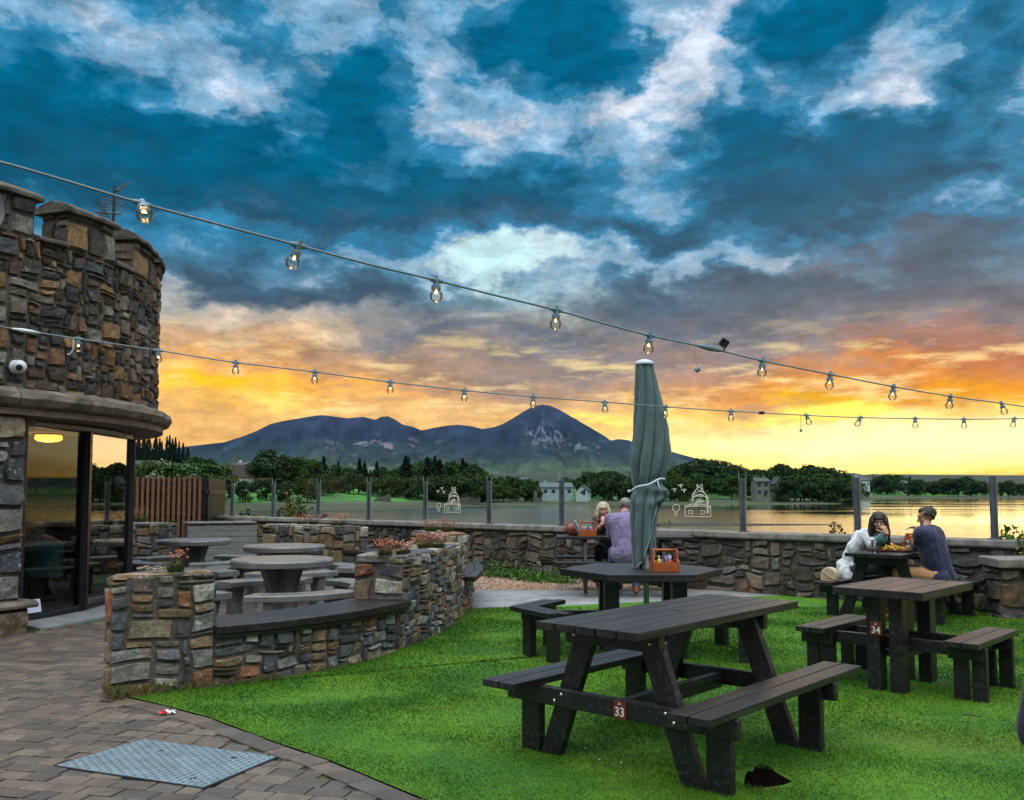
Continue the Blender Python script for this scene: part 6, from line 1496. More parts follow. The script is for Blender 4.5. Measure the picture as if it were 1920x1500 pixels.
# elderly couple at the far table
co, so_ = cos(AOL), sin(AOL); Uo = V((co, so_, 0)); Vo = V((-so_, co, 0))
hp = at(1131, 957, 14.35)
wr1 = at(1128, 983, 14.02); wr2 = at(1140, 980, 14.05)
hipv = at(1140, 1020, 14.62)
J, f, r, up = seated((hipv.x, hipv.y), -Vo, .30, hp, wr2, wr1, .505, elL=at(1151, 999, 14.1), elR=at(1116, 999, 14.1), tors=.50, shw=.19, footz=.14)
pr, g, P, rm, frm = person('fair haired woman in black facing the camera with hands at her chin', J, skin_mat('skin_rosy', (.50, .25, .19)),
    [('top', cloth('black_top', (.010, .010, .012)), shirt(.45, 1.02)), ('trousers', cloth('black_trousers', (.012, .012, .016)), trousers(1.0)), ('shoe', flat('black_shoe', (.02, .02, .02), .4), shoes)],
    'blond', lookf=(-Vo+V((.0, 0, -.12))), curls=(1.0, 1.0), hd={'L': (V((-.75, -.2, .7)), V((-.3, .8, 0)), -1), 'R': (V((.75, -.2, .7)), V((.3, .8, 0)), 1)})
hair(pr, P, rm, hair_mat('silver_blond_hair', (.62, .54, .38), (.38, .31, .20)), 'bob', 1.06, 5)
hipv = at(1172, 1040, 13.28); hp = at(1172, 948, 13.55)
J, f, r, up = seated((hipv.x, hipv.y), Vo, .16, hp, at(1160, 1000, 13.75), at(1215, 1000, 13.75), .505, tors=.56, shw=.205, footz=.12, shin_back=.32)
lil = cloth('lilac_shirt', (.19, .15, .29), var=.25, sc=10)
pr, g, P, rm, frm = person('grey haired man in a lilac shirt seen from behind beside the parasol', J, skin_mat('skin_ruddy', (.45, .22, .16)),
    [('shirt', lil, shirt(.5, 1.12, .02, .010, .006, .01)), ('belt', flat('brown_belt', (.05, .025, .015), .5), belt), ('jeans', cloth('blue_jeans', (.03, .07, .15)), trousers(1.0, 1.08)), ('shoe', flat('rust_brown_boot', (.22, .06, .025), .35), shoes)],
    'dark', lookf=Vo+V((0, 0, -.1)), curls=(.6, .6), hd={'L': (Vo, V((0, 0, -1)), 1), 'R': (Vo, V((0, 0, -1)), 1)})
hair(pr, P, rm, hair_mat('grey_hair', (.26, .24, .22), (.12, .11, .10)), 'short', 1.0, 6)
# diner inside the tower: seen through the glass from behind
hq = at(62, 1010, 12.3)
J, f, r, up = seated((hq.x-.12, hq.y), V((.3, 1, 0)), .12, (hq.x-.06, hq.y+.06, 1.22), (hq.x+.12, hq.y+.5, .80), (hq.x-.3, hq.y+.5, .80), .47, tors=.52)
pr, g, P, rm, frm = person('diner in a pale top seen through the tower window', J, skin_mat('skin_pale', (.45, .26, .2)),
    [('top', cloth('pale_grey_top', (.50, .52, .48)), shirt(.9)), ('trousers', cloth('charcoal_trousers', (.03, .03, .03)), trousers(1.0)), ('shoe', flat('dark_shoe', (.02, .02, .02), .4), shoes)],
    'dark', lookf=V((.3, 1, 0)), curls=(.5, .5), hd={'L': (V((0, 1, 0)), V((0, 0, -1)), 1), 'R': (V((0, 1, 0)), V((0, 0, -1)), 1)})
hair(pr, P, rm, hair_mat('dark_hair', (.02, .012, .01), (.01, .006, .005)), 'long', 1.0, 7)
# bystander at the right edge: only the elbow of the sleeve is in view
def bystander():
    ex = at(1911, 1400, 2.1); e = V(ex); dx = e-V((1.16, 2.1, 1.0)); f = V((.5, -.85, 0)).normalized(); r = f.cross(zup)
    # stands to the right of the view; left elbow (viewer side) enters the frame
    base = e+V((.36, .0, 0)); base.z = 0
    J = dict(pelvis=base+zup*.98, chest=base+zup*1.34, neck=base+zup*1.52, head=base+zup*1.68+f*.02)
    side = V((-1, 0, 0))
    J['shL'] = base+zup*1.45+side*.20; J['shR'] = base+zup*1.45-side*.20; J['elL'] = e+V((.055, 0, .035)); J['wrL'] = e+V((.26, .16, .10)); J['elR'] = base-side*.30+zup*1.16; J['wrR'] = base-side*.26+zup*.92+f*.1
    for sd, sg in (('L', 1), ('R', -1)): J['hip'+sd] = base+zup*.93+side*sg*.10; J['kn'+sd] = base+zup*.5+side*sg*.11; J['an'+sd] = base+zup*.085+side*sg*.11; J['to'+sd] = base+zup*.04+side*sg*.12+f*.14
    pr, g, P, rm, frm = person('person in a dark navy coat, only an elbow showing at the right edge', J, skin_mat('skin_fair', (.45, .27, .2)),
        [('coat', cloth('navy_black_coat', (.008, .007, .022)), shirt(.95, 1.04, -.05, .004)), ('trousers', cloth('black_jeans', (.012, .012, .014)), trousers(1.0)), ('shoe', flat('black_boot', (.02, .02, .02), .4), shoes)],
        'dark', lookf=f, curls=(.5, .4), hd={'L': (V((.9, .4, .1)), V((0, 0, -1)), 1), 'R': (V((0, 0, -1)), V((-1, 0, 0)), 1)})
    hair(pr, P, rm, hair_mat('brown_hair', (.03, .02, .012), (.015, .01, .007)), 'short', 1.0, 8)
bystander()
# ------------------------------------------------------------------ chair and table inside the tower
def tub_chair(q, rz, label):
    r = empty('dining_chair', q, rz, label, 'chair'); m_ = mat('teal_upholstery', (.06, .34, .36), .7, .15, 8, bump=.2, sheen=.3)
    vs = []; fs = []; n = 16
    for j in range(9):
        t = j/8; z = .42+.46*t; w = .24+.05*t; 
        for i in range(n+1):
            a = -1.25+2.5*i/n; vs.append((w*1.0*sin(a), -w*.75*cos(a)*(1+.2*t)-.02*t, z-.12*(abs(a)/1.25)**3*t))
    for j in range(8):
        for i in range(n): k = j*(n+1)+i; fs.append((k, k+1, k+n+2, k+n+1))
    o = np_mesh('backrest', vs, fs, m_, r, smooth=True); o.modifiers.new('s', 'SOLIDIFY').thickness = .035
    mb = MB(); mb.lathe([(.001, .41), (.22, .41), (.245, .43), (.24, .48), (.001, .49)], 24); mb.build('seat', m_, r, smooth=True)
    for sx in (-1, 1):
        for sy in (-1, 1): mb = MB(); mb.tube([(sx*.13, sy*.12, .42), (sx*.24, sy*.22, .0)], [.018, .011], 8); mb.build('leg', M['dark'], r)
q = at(82, 1045, 11.75); tub_chair((q.x-.02, q.y, .03), radians(14), 'teal tub chair just inside the tower window')
q2 = at(150, 1045, 13.0); tub_chair((q2.x-.1, q2.y+.5, .03), radians(150), 'teal chair on the far side of the dining table in the tower')
def dining():
    q = at(118, 1030, 12.7); r = empty('dining_table', (q.x, q.y, .03), .2, 'brown dining table inside the tower room', 'table')
    mb = MB(); mb.box((0, 0, .73), (.9, .7, .035)); mb.build('table_top', mat('walnut_top', (.14, .06, .03), .35, .3, 5, sc3=(1, 9, 1)), r, bevel=.004)
    mb = MB(); mb.tube([(0, 0, .02), (0, 0, .71)], .035, 10); mb.lathe([(.25, 0), (.25, .02), (.04, .04)], 24); mb.build('pedestal', M['dark'], r)
    p = empty('wine_bottle', (q.x+.2, q.y-.1, .778), 0, 'dark bottle on the dining table in the tower', 'bottle'); mb = MB(); mb.lathe([(.036, 0), (.037, .18), (.014, .23), (.014, .30)], 16); mb.build('bottle_body', flat('dark_green_glass', (.01, .02, .01), .1), p, smooth=True)
    mb = MB(); mb.lathe([(.038, .06), (.0385, .14)], 16); mb.build('bottle_label', flat('pale_label', (.6, .55, .4), .6), p)
    s = empty('flower_pot', (q.x-.12, q.y+.9, .98), 0, 'red flowering pot on a ledge in the tower room', 'flower pot'); mb = MB(); rr = random.Random(2)
    for i in range(160):
        v = V((rr.gauss(0, 1), rr.gauss(0, 1), rr.gauss(0, 1))).normalized()*rr.uniform(.6, 1)*.17; mb.box(tuple(v+V((0, 0, .22))), (.035, .035, .008), Matrix.Rotation(rr.uniform(0, 3), 3, 'X'))
    mb.build('flowers', mat('red_petals', (.35, .02, .03), .6, .3, 20), s); mb = MB(); mb.lathe([(.06, -.02), (.085, .12), (.075, .12)], 16); mb.build('pot', M['dark'], s)
    mb = MB(); mb.box((q.x-.12, q.y+.95, .48), (1.2, .3, .96)); o = mb.build('sideboard', M['dark'], bevel=.01); tag(o, 'dark sideboard against the stone wall of the tower room', 'sideboard')
dining()
def notice():
    q = V(tp(wa[0]+.075, RG-.06, .03)); q = at(68, 1132, (at(68, 1132, 10.75)).y); a = (wa[0]*.82+wa[1]*.18); p = V(tp(a, RG-.05, .20)); mb = MB(); mb.box(tuple(p), (.006, .19, .15), Matrix.Rotation(a, 3, 'Z') @ Matrix.Rotation(-.2, 3, 'Y')); o = mb.build('paper_notice', flat('white_paper', (.65, .68, .85), .7)); tag(o, 'small white paper card leaning inside the window bottom', 'notice')
notice()
# ------------------------------------------------------------------ trees on the far shore
def leaf_mat(name, a, b, c=None, sc=.35):
    m, T, p, _ = newmat(name); co = coords(T); g = T.n('ShaderNodeNewGeometry'); oi = T.n('ShaderNodeObjectInfo')
    col = T.mix(T.mr(T.noise(co, sc, 3), .35, .65), a, b); col = T.mix(1, col, T.ramp(g.outputs['Random Per Island'], [(0, .55), (1, 1.5)]), 'MULTIPLY'); col = T.mix(1, col, T.ramp(oi.outputs['Random'], [(0, (.75, .8, .7)), (.5, (1, 1, 1)), (1, (1.35, 1.15, .9))]), 'MULTIPLY')
    if c: col = T.mix(T.mr(T.math('FRACT', T.math('MULTIPLY', g.outputs['Random Per Island'], 9.7)), .82, .84), col, c)
    T.L.new(col, p.inputs['Base Color']); p.inputs['Roughness'].default_value = .8; p.inputs['Specular IOR Level'].default_value = .2; return m
M['bark'] = mat('bark', (.05, .038, .028), .9, .3, 8)
LM = [leaf_mat('dark_green_leaves', (.014, .040, .010), (.042, .082, .016)), leaf_mat('mid_green_leaves', (.025, .06, .012), (.055, .11, .018)), leaf_mat('blossoming_leaves', (.03, .08, .015), (.07, .15, .03), (.35, .38, .30)), leaf_mat('conifer_needles', (.006, .018, .010), (.014, .032, .014))]
def quads(name, pts, size, mt, parent, seed=0):
    rng = np.random.default_rng(seed); n = len(pts); pts = np.asarray(pts); u = rng.normal(size=(n, 3)); u /= np.linalg.norm(u, axis=1)[:, None]; w = rng.normal(size=(n, 3)); v = np.cross(u, w); v /= np.linalg.norm(v, axis=1)[:, None]
    s = (np.asarray(size)*rng.uniform(.6, 1.3, n))[:, None]; vs = np.stack([pts-u*s-v*s*.6, pts+u*s-v*s*.5, pts+u*s*.8+v*s*.6, pts-u*s*.7+v*s*.7], 1).reshape(-1, 3)
    return np_mesh(name, vs, np.arange(n*4).reshape(-1, 4), mt, parent)
def broad(seed, mt, wid=1.0, n=2600):
    """unit-height tree (height 1)"""
    rng = np.random.default_rng(seed); r = empty('tree', (0, 0, 0), 0); cl = []
    for k in range(19):
        a = rng.uniform(0, 2*pi); h = rng.uniform(.16, .88); rad = (.36*wid*sin(min(1, (1.02-h)*1.55)*pi/2)*min(1, .55+h))*rng.uniform(.3, 1); cl.append((rad*cos(a), rad*sin(a), h, rng.uniform(.10, .19)))
    pts = []
    for k in range(n):
        c = cl[rng.integers(len(cl))]; v = rng.normal(size=3); v /= np.linalg.norm(v); q = c[3]*rng.uniform(.55, 1.08); z = c[2]+v[2]*q*.85
        if z < .03: z = .03+rng.random()*.1
        pts.append((c[0]+v[0]*q*(1.1 if wid > .9 else .9), c[1]+v[1]*q, z))
    quads('crown', pts, .026, mt, r, seed)
    mb = MB(); mb.tube([(0, 0, -.1), (.005, 0, .2), (.01, .01, .5)], [.028, .02, .01], 7)
    for c in cl[:6]: mb.tube([(.005, 0, .22), (c[0]*.5, c[1]*.5, (c[2]+.22)/2), (c[0], c[1], c[2])], [.012, .008, .003], 5)
    mb.build('trunk', M['bark'], r); return r
def conifer(seed, mt, n=2200, wid=.20):
    rng = np.random.default_rng(seed); r = empty('tree', (0, 0, 0), 0); pts = []; nt = 13; ph = rng.uniform(0, 6, 40)
    while len(pts) < n:
        t = rng.random()**.75; z = .10+.90*t; tier = int(t*nt); a = rng.uniform(0, 2*pi); br = .62+.38*np.cos(a*3+ph[tier]); rad = wid*1.25*(1-t)**.75*br*(.55+.45*(1-(t*nt) % 1))*(.75+.25*math.sin(a*2+ph[20]+t*9))+.006; q = rng.random()**.5*rad
        pts.append((q*cos(a), q*sin(a), z-.10*q*1.5+rng.normal()*.006))
    quads('crown', pts, .019, mt, r, seed); mb = MB(); mb.tube([(0, 0, -.1), (0, 0, .98)], [.016, .002], 6); mb.build('trunk', M['bark'], r); return r
protos = {'b0': [broad(1, LM[0]), broad(2, LM[0], 1.25), broad(3, LM[0], 1.1)], 'b1': [broad(4, LM[1], 1.1), broad(5, LM[1], 1.3)], 'b2': [broad(6, LM[2], 1.2)], 'c': [conifer(7, LM[3]), conifer(8, LM[3], wid=.26), conifer(9, LM[3], wid=.17)]}
used = {}
_K = {}
for c_ in bpy.data.objects:
    if c_.parent and c_.parent.name.startswith('tree'): _K.setdefault(c_.parent.name, []).append(c_)
rt_ = random.Random(21)
def tree(kind, px, ytop, D, label, group, wid=1.0):
    pl = protos[kind]; p = pl[rt_.randrange(len(pl))]; b = on_land(px, D); z = at(px, ytop, D).z; h = (z-b.z+.2)/.97
    if h < 1.5: h = 1.5
    if p.name in used: o = copy_tree(p, _k=_K)
    else: o = p; used[p.name] = 1
    o.location = (b.x, b.y, b.z-.2); o.scale = (h*wid, h*wid, h); o.rotation_euler = (0, 0, rt_.uniform(0, 6.28)); tag(o, label, 'tree', group); return o
def row(kind, pxs, tops, D, label, group, wid=1.0, jit=3):
    for i, px in enumerate(pxs):
        y = tops[i] if isinstance(tops, (list, tuple)) else tops; tree(kind, px+rt_.uniform(-jit, jit), y+rt_.uniform(-6, 5), D*rt_.uniform(.96, 1.05), label, group, wid*rt_.uniform(.85, 1.2))
def lin(a, b, n): return [a+(b-a)*i/(n-1) for i in range(n)]
def prof(pxs, tab): return [interp(tab, x) for x in pxs]
g = 'dark conifers on the hill behind the timber fence'
x = lin(238, 352, 22); row('c', x, prof(x, [(238, 838), (262, 820), (300, 824), (322, 820), (352, 846)]), 620, 'dark conifer on the far left hill above the timber fence', g, .85)
x = lin(232, 360, 16); row('c', x, prof(x, [(238, 846), (300, 840), (352, 860)]), 560, 'dark conifer on the far left hill above the timber fence', g, 1.5)
g = 'bushy green trees behind the timber fence'
x = lin(246, 420, 9); row('b1', x, [872, 880, 866, 876, 870, 874, 868, 872, 876], 285, 'bushy green tree behind the timber fence', g, 1.2)
row('b2', [318, 352, 290], [866, 876, 888], 262, 'pale blossoming tree behind the timber fence', 'blossoming trees behind the timber fence', 1.3)
row('b0', [366, 392, 412, 446, 468, 480], [858, 862, 872, 872, 890, 880], 345, 'dark tree around the white gabled house on the left', 'dark trees around the gabled house', 1.1)
row('b0', [420, 455], [902, 908], 268, 'low dark bush on the green bank below the gabled house', 'low bushes on the left bank', 1.2)
tree('b0', 503, 842, 335, 'largest round dark tree on the left of the far shore', None, 1.25)
g = 'mixed dark trees along the far shore'
row('b0', [478, 530, 548], [868, 860, 866], 338, 'dark round tree beside the largest tree on the far shore', g, 1.1)
x = lin(556, 700, 17); row('b1', x[:5], prof(x[:5], [(556, 862), (640, 872)]), 330, 'mid green tree in the shore wood below the mountain', 'green trees of the shore wood', 1.1)
x = lin(575, 900, 26); row('b0', x, prof(x, [(560, 868), (640, 876), (700, 880), (760, 878), (800, 866), (880, 868), (900, 884)]), 345, 'dark tree in the shore wood below the mountain', 'dark trees of the shore wood', 1.05)
row('c', [592, 606, 632, 672, 686, 706, 758, 764, 800, 806, 815, 826, 838, 868, 876], [866, 862, 870, 868, 866, 872, 860, 858, 856, 862, 860, 870, 872, 866, 872], 335, 'pointed conifer standing out of the shore wood', 'conifers of the shore wood', 1.3)
x = lin(560, 900, 22); row('b0', x, 892, 318, 'dark bushy tree at the front of the shore wood', 'front trees of the shore wood', 1.35)
row('b0', [528, 500, 545, 575], [900, 902, 896, 904], 275, 'dark bushy tree at the edge of the green field', 'bushy trees at the field edge', 1.3)
x = lin(905, 1010, 10); row('b0', x, prof(x, [(905, 896), (940, 893), (975, 892), (1010, 905)]), 360, 'dark rounded tree left of the white bungalow', 'trees left of the white bungalow', 1.2)
x = lin(905, 1008, 9); row('b1', x, 912, 335, 'low green bush on the shore left of the white bungalow', 'bushes left of the white bungalow', 1.5)
x = lin(1062, 1250, 14); row('b0', x, prof(x, [(1062, 899), (1085, 897), (1105, 888), (1140, 885), (1165, 890), (1250, 880)]), 400, 'dark rounded tree behind the white bungalow', 'trees behind the white bungalow', 1.25)
x = lin(1112, 1290, 12); row('b0', x, 898, 365, 'dark tree on the shore right of the white bungalow', 'trees right of the white bungalow', 1.3)
g = 'trees on the wooded knoll right of the parasol'
x = lin(1235, 1425, 19); row('b0', x, prof(x, [(1235, 884), (1260, 876), (1300, 868), (1330, 863), (1360, 868), (1400, 878), (1425, 884)]), 440, 'dark tree on the wooded knoll right of the parasol', g, 1.15)
x = lin(1240, 1425, 15); row('b1', x, 893, 400, 'mid green tree at the foot of the wooded knoll', 'green trees at the foot of the knoll', 1.35)
g = 'trees along the shore behind the two stone houses'
x = lin(1425, 1602, 20); row('b0', x, prof(x, [(1425, 884), (1445, 876), (1462, 872), (1490, 880), (1510, 876), (1540, 876), (1570, 886), (1602, 902)]), 430, 'dark tree in the wood behind the stone houses', g, 1.2)
x = lin(1475, 1600, 12); row('b0', x, prof(x, [(1475, 896), (1540, 890), (1600, 905)]), 375, 'dark tree in front of the wood right of the stone houses', 'front trees right of the stone houses', 1.4)
tree('b0', 1575, 888, 420, 'single taller tree at the right end of the dark wood', None)
g = 'trees on the far right shore seen through the glass'
x = lin(1622, 1860, 24); row('b0', x, prof(x, [(1622, 905), (1645, 896), (1680, 894), (1700, 902), (1730, 903), (1770, 900), (1790, 895), (1820, 900), (1860, 908)]), 760, 'dark tree on the far right shore seen through the glass', g, 1.4)
row('c', [1704, 1716, 1724], [896, 898, 895], 800, 'small pointed tree on the far right skyline', 'pointed trees on the far right skyline', 1.5)
x = lin(1866, 1960, 9); row('b0', x, prof(x, [(1866, 910), (1890, 906), (1960, 908)]), 780, 'dark tree at the far right edge beyond the end post', 'trees beyond the right end post', 1.5)
for pl in protos.values():
    for p in pl:
        if p.name not in used:
            for ch in kids(p): bpy.data.objects.remove(ch)
            bpy.data.objects.remove(p)
# ------------------------------------------------------------------ houses
def house(label, px0, px1, yb, ye, yr, D, wall, roof, depth=7, rz=0, gable=False, wins=3, chim=1, floors=1):
    a, b = at(px0, yb, D), at(px1, yb, D); c = (a+b)/2; w = (b-a).length; g_ = on_land((px0+px1)/2, D).z; he = at(px0, ye, D).z-c.z; hr = at(px0, yr, D).z-c.z
    r = empty('house', (c.x, c.y+depth/2, c.z), rz, label, 'house'); wm = mat('render_'+label[:10], wall, .8, .1, 1); rmt = mat('roof_'+label[:10], roof, .7, .25, 2, sc3=(1, 1, 5))
    mb = MB(); mb.box((0, 0, he/2-2), (w, depth, he+4)); 
    if gable:   # ridge runs away from the viewer
        mb.add([(-w/2, -depth/2+.001, he), (w/2, -depth/2+.001, he), (0, -depth/2+.001, hr), (-w/2, depth/2-.001, he), (w/2, depth/2-.001, he), (0, depth/2-.001, hr)], [(0, 1, 2), (5, 4, 3)])
    else: mb.add([(-w/2+.001, -depth/2, he), (-w/2+.001, depth/2, he), (-w/2+.001, 0, hr), (w/2-.001, -depth/2, he), (w/2-.001, depth/2, he), (w/2-.001, 0, hr)], [(1, 0, 2), (3, 4, 5)])
    mb.build('wall', wm, r); mb = MB(); o = .35; t = .22
    if gable:
        s = (hr-he)/(w/2)
        for sg in (-1, 1):
            mb.add([(0, -depth/2-o, hr+.05), (sg*(w/2+o), -depth/2-o, he-s*o+.05), (sg*(w/2+o), depth/2+o, he-s*o+.05), (0, depth/2+o, hr+.05), (0, -depth/2-o, hr+.05+t), (sg*(w/2+o), -depth/2-o, he-s*o+.05+t), (sg*(w/2+o), depth/2+o, he-s*o+.05+t), (0, depth/2+o, hr+.05+t)], [(0, 1, 2, 3), (4, 7, 6, 5), (0, 4, 5, 1), (1, 5, 6, 2), (2, 6, 7, 3)])
    else:
        s = (hr-he)/(depth/2)
        for sg in (-1, 1):
            mb.add([(-w/2-o, 0, hr+.05), (-w/2-o, sg*(depth/2+o), he-s*o+.05), (w/2+o, sg*(depth/2+o), he-s*o+.05), (w/2+o, 0, hr+.05), (-w/2-o, 0, hr+.05+t), (-w/2-o, sg*(depth/2+o), he-s*o+.05+t), (w/2+o, sg*(depth/2+o), he-s*o+.05+t), (w/2+o, 0, hr+.05+t)], [(0, 3, 2, 1), (4, 5, 6, 7), (0, 1, 5, 4), (1, 2, 6, 5), (2, 3, 7, 6)])
    rf = mb.build('roof', rmt, r)
    for k in range(chim):
        x = (-w*.32, w*.3)[k]; mb = MB(); mb.box((x, .3, hr+.3), (.9, .7, 1.7)); mb.build('chimney', wm, rf)
    fh = he/floors
    for f_ in range(floors):
        for k in range(wins):
            x = -w/2+w*(k+.5)/wins; ww = min(1.3, w/wins*.55); mb = MB(); mb.box((x, -depth/2-.02, fh*(f_+.58)), (ww, .08, min(1.35, fh*.5))); wi = mb.build('window', M['dark'], r)
            mb = MB(); mb.box((x, -depth/2-.07, fh*(f_+.58)), (ww*.8, .03, min(1.35, fh*.5)*.8)); mb.build('pane', WPANE, wi)
    mb = MB(); mb.box((w*.18, -depth/2-.03, 1.0), (.95, .09, 2.0)); mb.build('door', M['dark'], r)
    return r
WPANE = flat('distant_window_pane', (.03, .04, .05), .08)
house('white gabled house with a dark brown roof among trees on the left', 425, 448, 902, 893, 872, 318, (.62, .62, .62), (.05, .028, .022), 12, radians(-25), True, 1, 0)
house('white house with tall chimney higher on the left bank', 440, 468, 884, 876, 868, 352, (.55, .56, .56), (.06, .05, .05), 7, 0, False, 2, 1)
house('long white bungalow with a blue grey roof on the far shore', 1012, 1072, 931, 914, 906, 352, (.30, .38, .40), (.07, .10, .12), 9, radians(8), False, 4, 1)
house('small white gabled outbuilding with arched window right of the bungalow', 1085, 1107, 928, 920, 910, 350, (.40, .50, .52), (.04, .05, .06), 9, radians(-12), True, 1, 0)
house('two storey grey stone house on the shore', 1418, 1443, 931, 903, 897, 362, (.16, .16, .145), (.05, .055, .06), 8, 0, False, 2, 2, 2)
house('narrower grey stone house beside the two storey one', 1455, 1471, 930, 906, 895, 366, (.14, .13, .11), (.05, .05, .055), 8, 0, True, 1, 0, 2)
house('white house behind the middle glass post on the right', 1606, 1629, 918, 901, 894, 560, (.50, .60, .62), (.06, .06, .07), 9, radians(18), False, 3, 1)
house('tiny white gabled cottage on the far right skyline', 1694, 1704, 913, 906, 900, 735, (.5, .58, .62), (.05, .05, .06), 8, 0, True, 1, 0)
for (x0, x1, yb, yt, D, lb) in ((690, 706, 886, 876, 620, 'white house glimpsed between the conifers'), (757, 768, 890, 880, 640, 'small white house high between the trees'), (918, 930, 899, 893, 700, 'tiny white house on the slope left of the glass post'), (976, 990, 902, 896, 720, 'tiny white cottage on the slope right of the trees')):
    house(lb, x0, x1, yb, (yb+yt)/2, yt, D, (.6, .62, .62), (.08, .09, .1), 7, 0, False, 2, 0)
# utility pole
def pole():
    b = on_land(1637, 700); r = empty('utility_pole', b, 0, 'distant wooden utility pole right of the white house', 'utility pole'); h = at(1637, 888, 700).z-b.z; mb = MB(); mb.tube([(0, 0, 0), (0, 0, h)], .22, 6); mb.build('pole', M['bark'], r); mb = MB(); mb.box((0, 0, h-.6), (3.2, .3, .3)); mb.build('crossarm', M['bark'], r)
pole()
# stone gable wall and old pillar on the shore
def shore_wall():
    for i, (x0, x1, y0, y1, D, lb) in enumerate(((838, 900, 948, 926, 300, 'grey ruined stone wall on the green shore'), (700, 732, 945, 925, 292, 'grey stone heap at the field edge'))):
        a, b = at(x0, y0, D), at(x1, y0, D); mb = MB(); n = 9; rr = random.Random(i); vs = []
        ht = at(x0, y1, D).z-a.z
        for k in range(n): p = a.lerp(b, k/(n-1)); h = ht*(.45+.55*k/(n-1))*rr.uniform(.85, 1.05); vs += [(p.x, p.y, a.z-1), (p.x, p.y, a.z+h), (p.x, p.y+.8, a.z+h), (p.x, p.y+.8, a.z-1)]
        mb.add(vs, [(k*4+j, (k+1)*4+j, (k+1)*4+(j+1) % 4, k*4+(j+1) % 4) for k in range(n-1) for j in range(4)]+[(3, 2, 1, 0), ((n-1)*4, (n-1)*4+1, (n-1)*4+2, (n-1)*4+3)]); o = mb.build('ruined_wall', M['mortar']); tag(o, lb, 'stone wall')
    p = at(1004, 938, 300); mb = MB(); mb.lathe([(.75, -.5), (.6, 1.5), (.45, 2.4), (.1, 2.9)], 8, tuple(p)); o = mb.build('standing_stone', M['mortar']); tag(o, 'pale standing stone on the shore below the bushes', 'standing stone')
shore_wall()
def boat():
    p = at(455, 958, 150); p.z = WZ+.3; p = at(456, 961, 60); p.z = .0; r = empty('dinghy', V((at(459, 963, 190).x, 190, WZ-.1)), .1, 'small bright blue boat hull left of the shrub', 'boat'); mb = MB(); n = 9; vs = []
    for k in range(n):
        t = k/(n-1)*2-1; w = .55*(1-t*t*.75)*(1 if abs(t) < .99 else .1); vs += [(t*1.35, -w, .40+.08*t*t), (t*1.25, 0, 0), (t*1.35, w, .40+.08*t*t)]
    mb.add(vs, [(k*3+j, (k+1)*3+j, (k+1)*3+j+1, k*3+j+1) for k in range(n-1) for j in range(2)]); o = mb.build('hull', mat('blue_hull', (.02, .12, .45), .4, .1, 5), r); o.modifiers.new('s', 'SOLIDIFY').thickness = .05
    mb = MB(); mb.box((0, 0, .36), (.25, .85, .03)); mb.build('thwart', M['white'], r)
boat()
# bank behind the wall that carries the shrubs and the boat
def bank():
    vs = []; fs = []; n = 40
    for i in range(n):
        t = i/(n-1)*34-8
        for j, (dd, z) in enumerate(((.35, -.1), (1.5, -.25), (4, -.9), (9, -1.8), (16, -2.5), (26, -3.3))):
            q = WE+SDIR*t-SN*dd; vs.append((q.x, q.y, z+.25*noise.noise(V((t*.5, dd*.3, 0)))))
    for i in range(n-1):
        for j in range(5): fs.append((i*6+j, i*6+j+1, (i+1)*6+j+1, (i+1)*6+j))
    m_ = mat('bank_grass', (.04, .08, .015), .9, .5, .8, col2=(.06, .05, .03)); o = np_mesh('bank', vs, fs, m_, smooth=True); tag(o, 'rough grassy bank falling to the water behind the wall', 'bank', kind='structure')
bank()
# ------------------------------------------------------------------ shrubs, weeds, flowers
def shrub(label, base, w, h, n, mt, sz, seed, stems=7, cat='shrub', name='shrub', flower=None, sparse=False):
    rng = np.random.default_rng(seed); r = empty(name, base, 0, label, cat); pts = []; tips = []
    for k in range(stems*3): a = rng.uniform(0, 6.28); q = rng.random()**.5; tips.append((q*w*cos(a), q*w*.7*sin(a), h*(1-.45*q*q)*rng.uniform(.8, 1.05)))
    for k in range(n):
        t = tips[rng.integers(len(tips))]; f_ = rng.random()**(.45 if sparse else .6); s = .16*w*(1 if not sparse else .5); pts.append((t[0]*f_+rng.normal()*s, t[1]*f_+rng.normal()*s, max(.02, t[2]*f_+rng.normal()*s*.8)))
    quads('foliage', pts, sz, mt, r, seed); mb = MB()
    for t in tips: mb.tube([(t[0]*.08, t[1]*.08, 0), (t[0]*.5, t[1]*.5, t[2]*.55), t], [.012*w*2, .008*w*2, .003*w], 4)
    mb.build('stem', M['bark'], r)
    if flower: quads('flowers', [p for p in pts if p[2] > h*.45][::flower[1]], sz*1.1, flower[0], r, seed+1)
    return r
SL = [leaf_mat('yellow_green_leaves', (.05, .10, .015), (.13, .19, .04), (.30, .05, .02), 3), leaf_mat('fresh_green_leaves', (.03, .09, .012), (.07, .16, .02), None, 5), leaf_mat('olive_leaves', (.06, .08, .012), (.16, .16, .02), None, 5)]
RED = flat('red_blossom', (.45, .05, .03), .7); YEL = flat('yellow_blossom', (.6, .45, .02), .7)
def beyond(px, dd):
    d = ray(px, 980); k = d.x/d.y; W0 = WE-SN*dd; e = SDIR; t = (k*W0.y-W0.x)/(e.x-k*e.y); return W0+e*t
q = beyond(548, 2.5); q.z = -.2; zt_ = at(548, 932, q.y).z+.1; shrub('yellowish green shrub with red tips beyond the glass on the left', q, .62, zt_+.2, 1500, SL[0], .040, 31, flower=(RED, 60))
q = beyond(603, 1.5); q.z = 0.2; shrub('small red leaved bush beside the yellowish shrub', q, .20, at(603, 952, q.y).z-.2, 260, flat('crimson_leaves', (.16, .02, .03), .7), .03, 32)
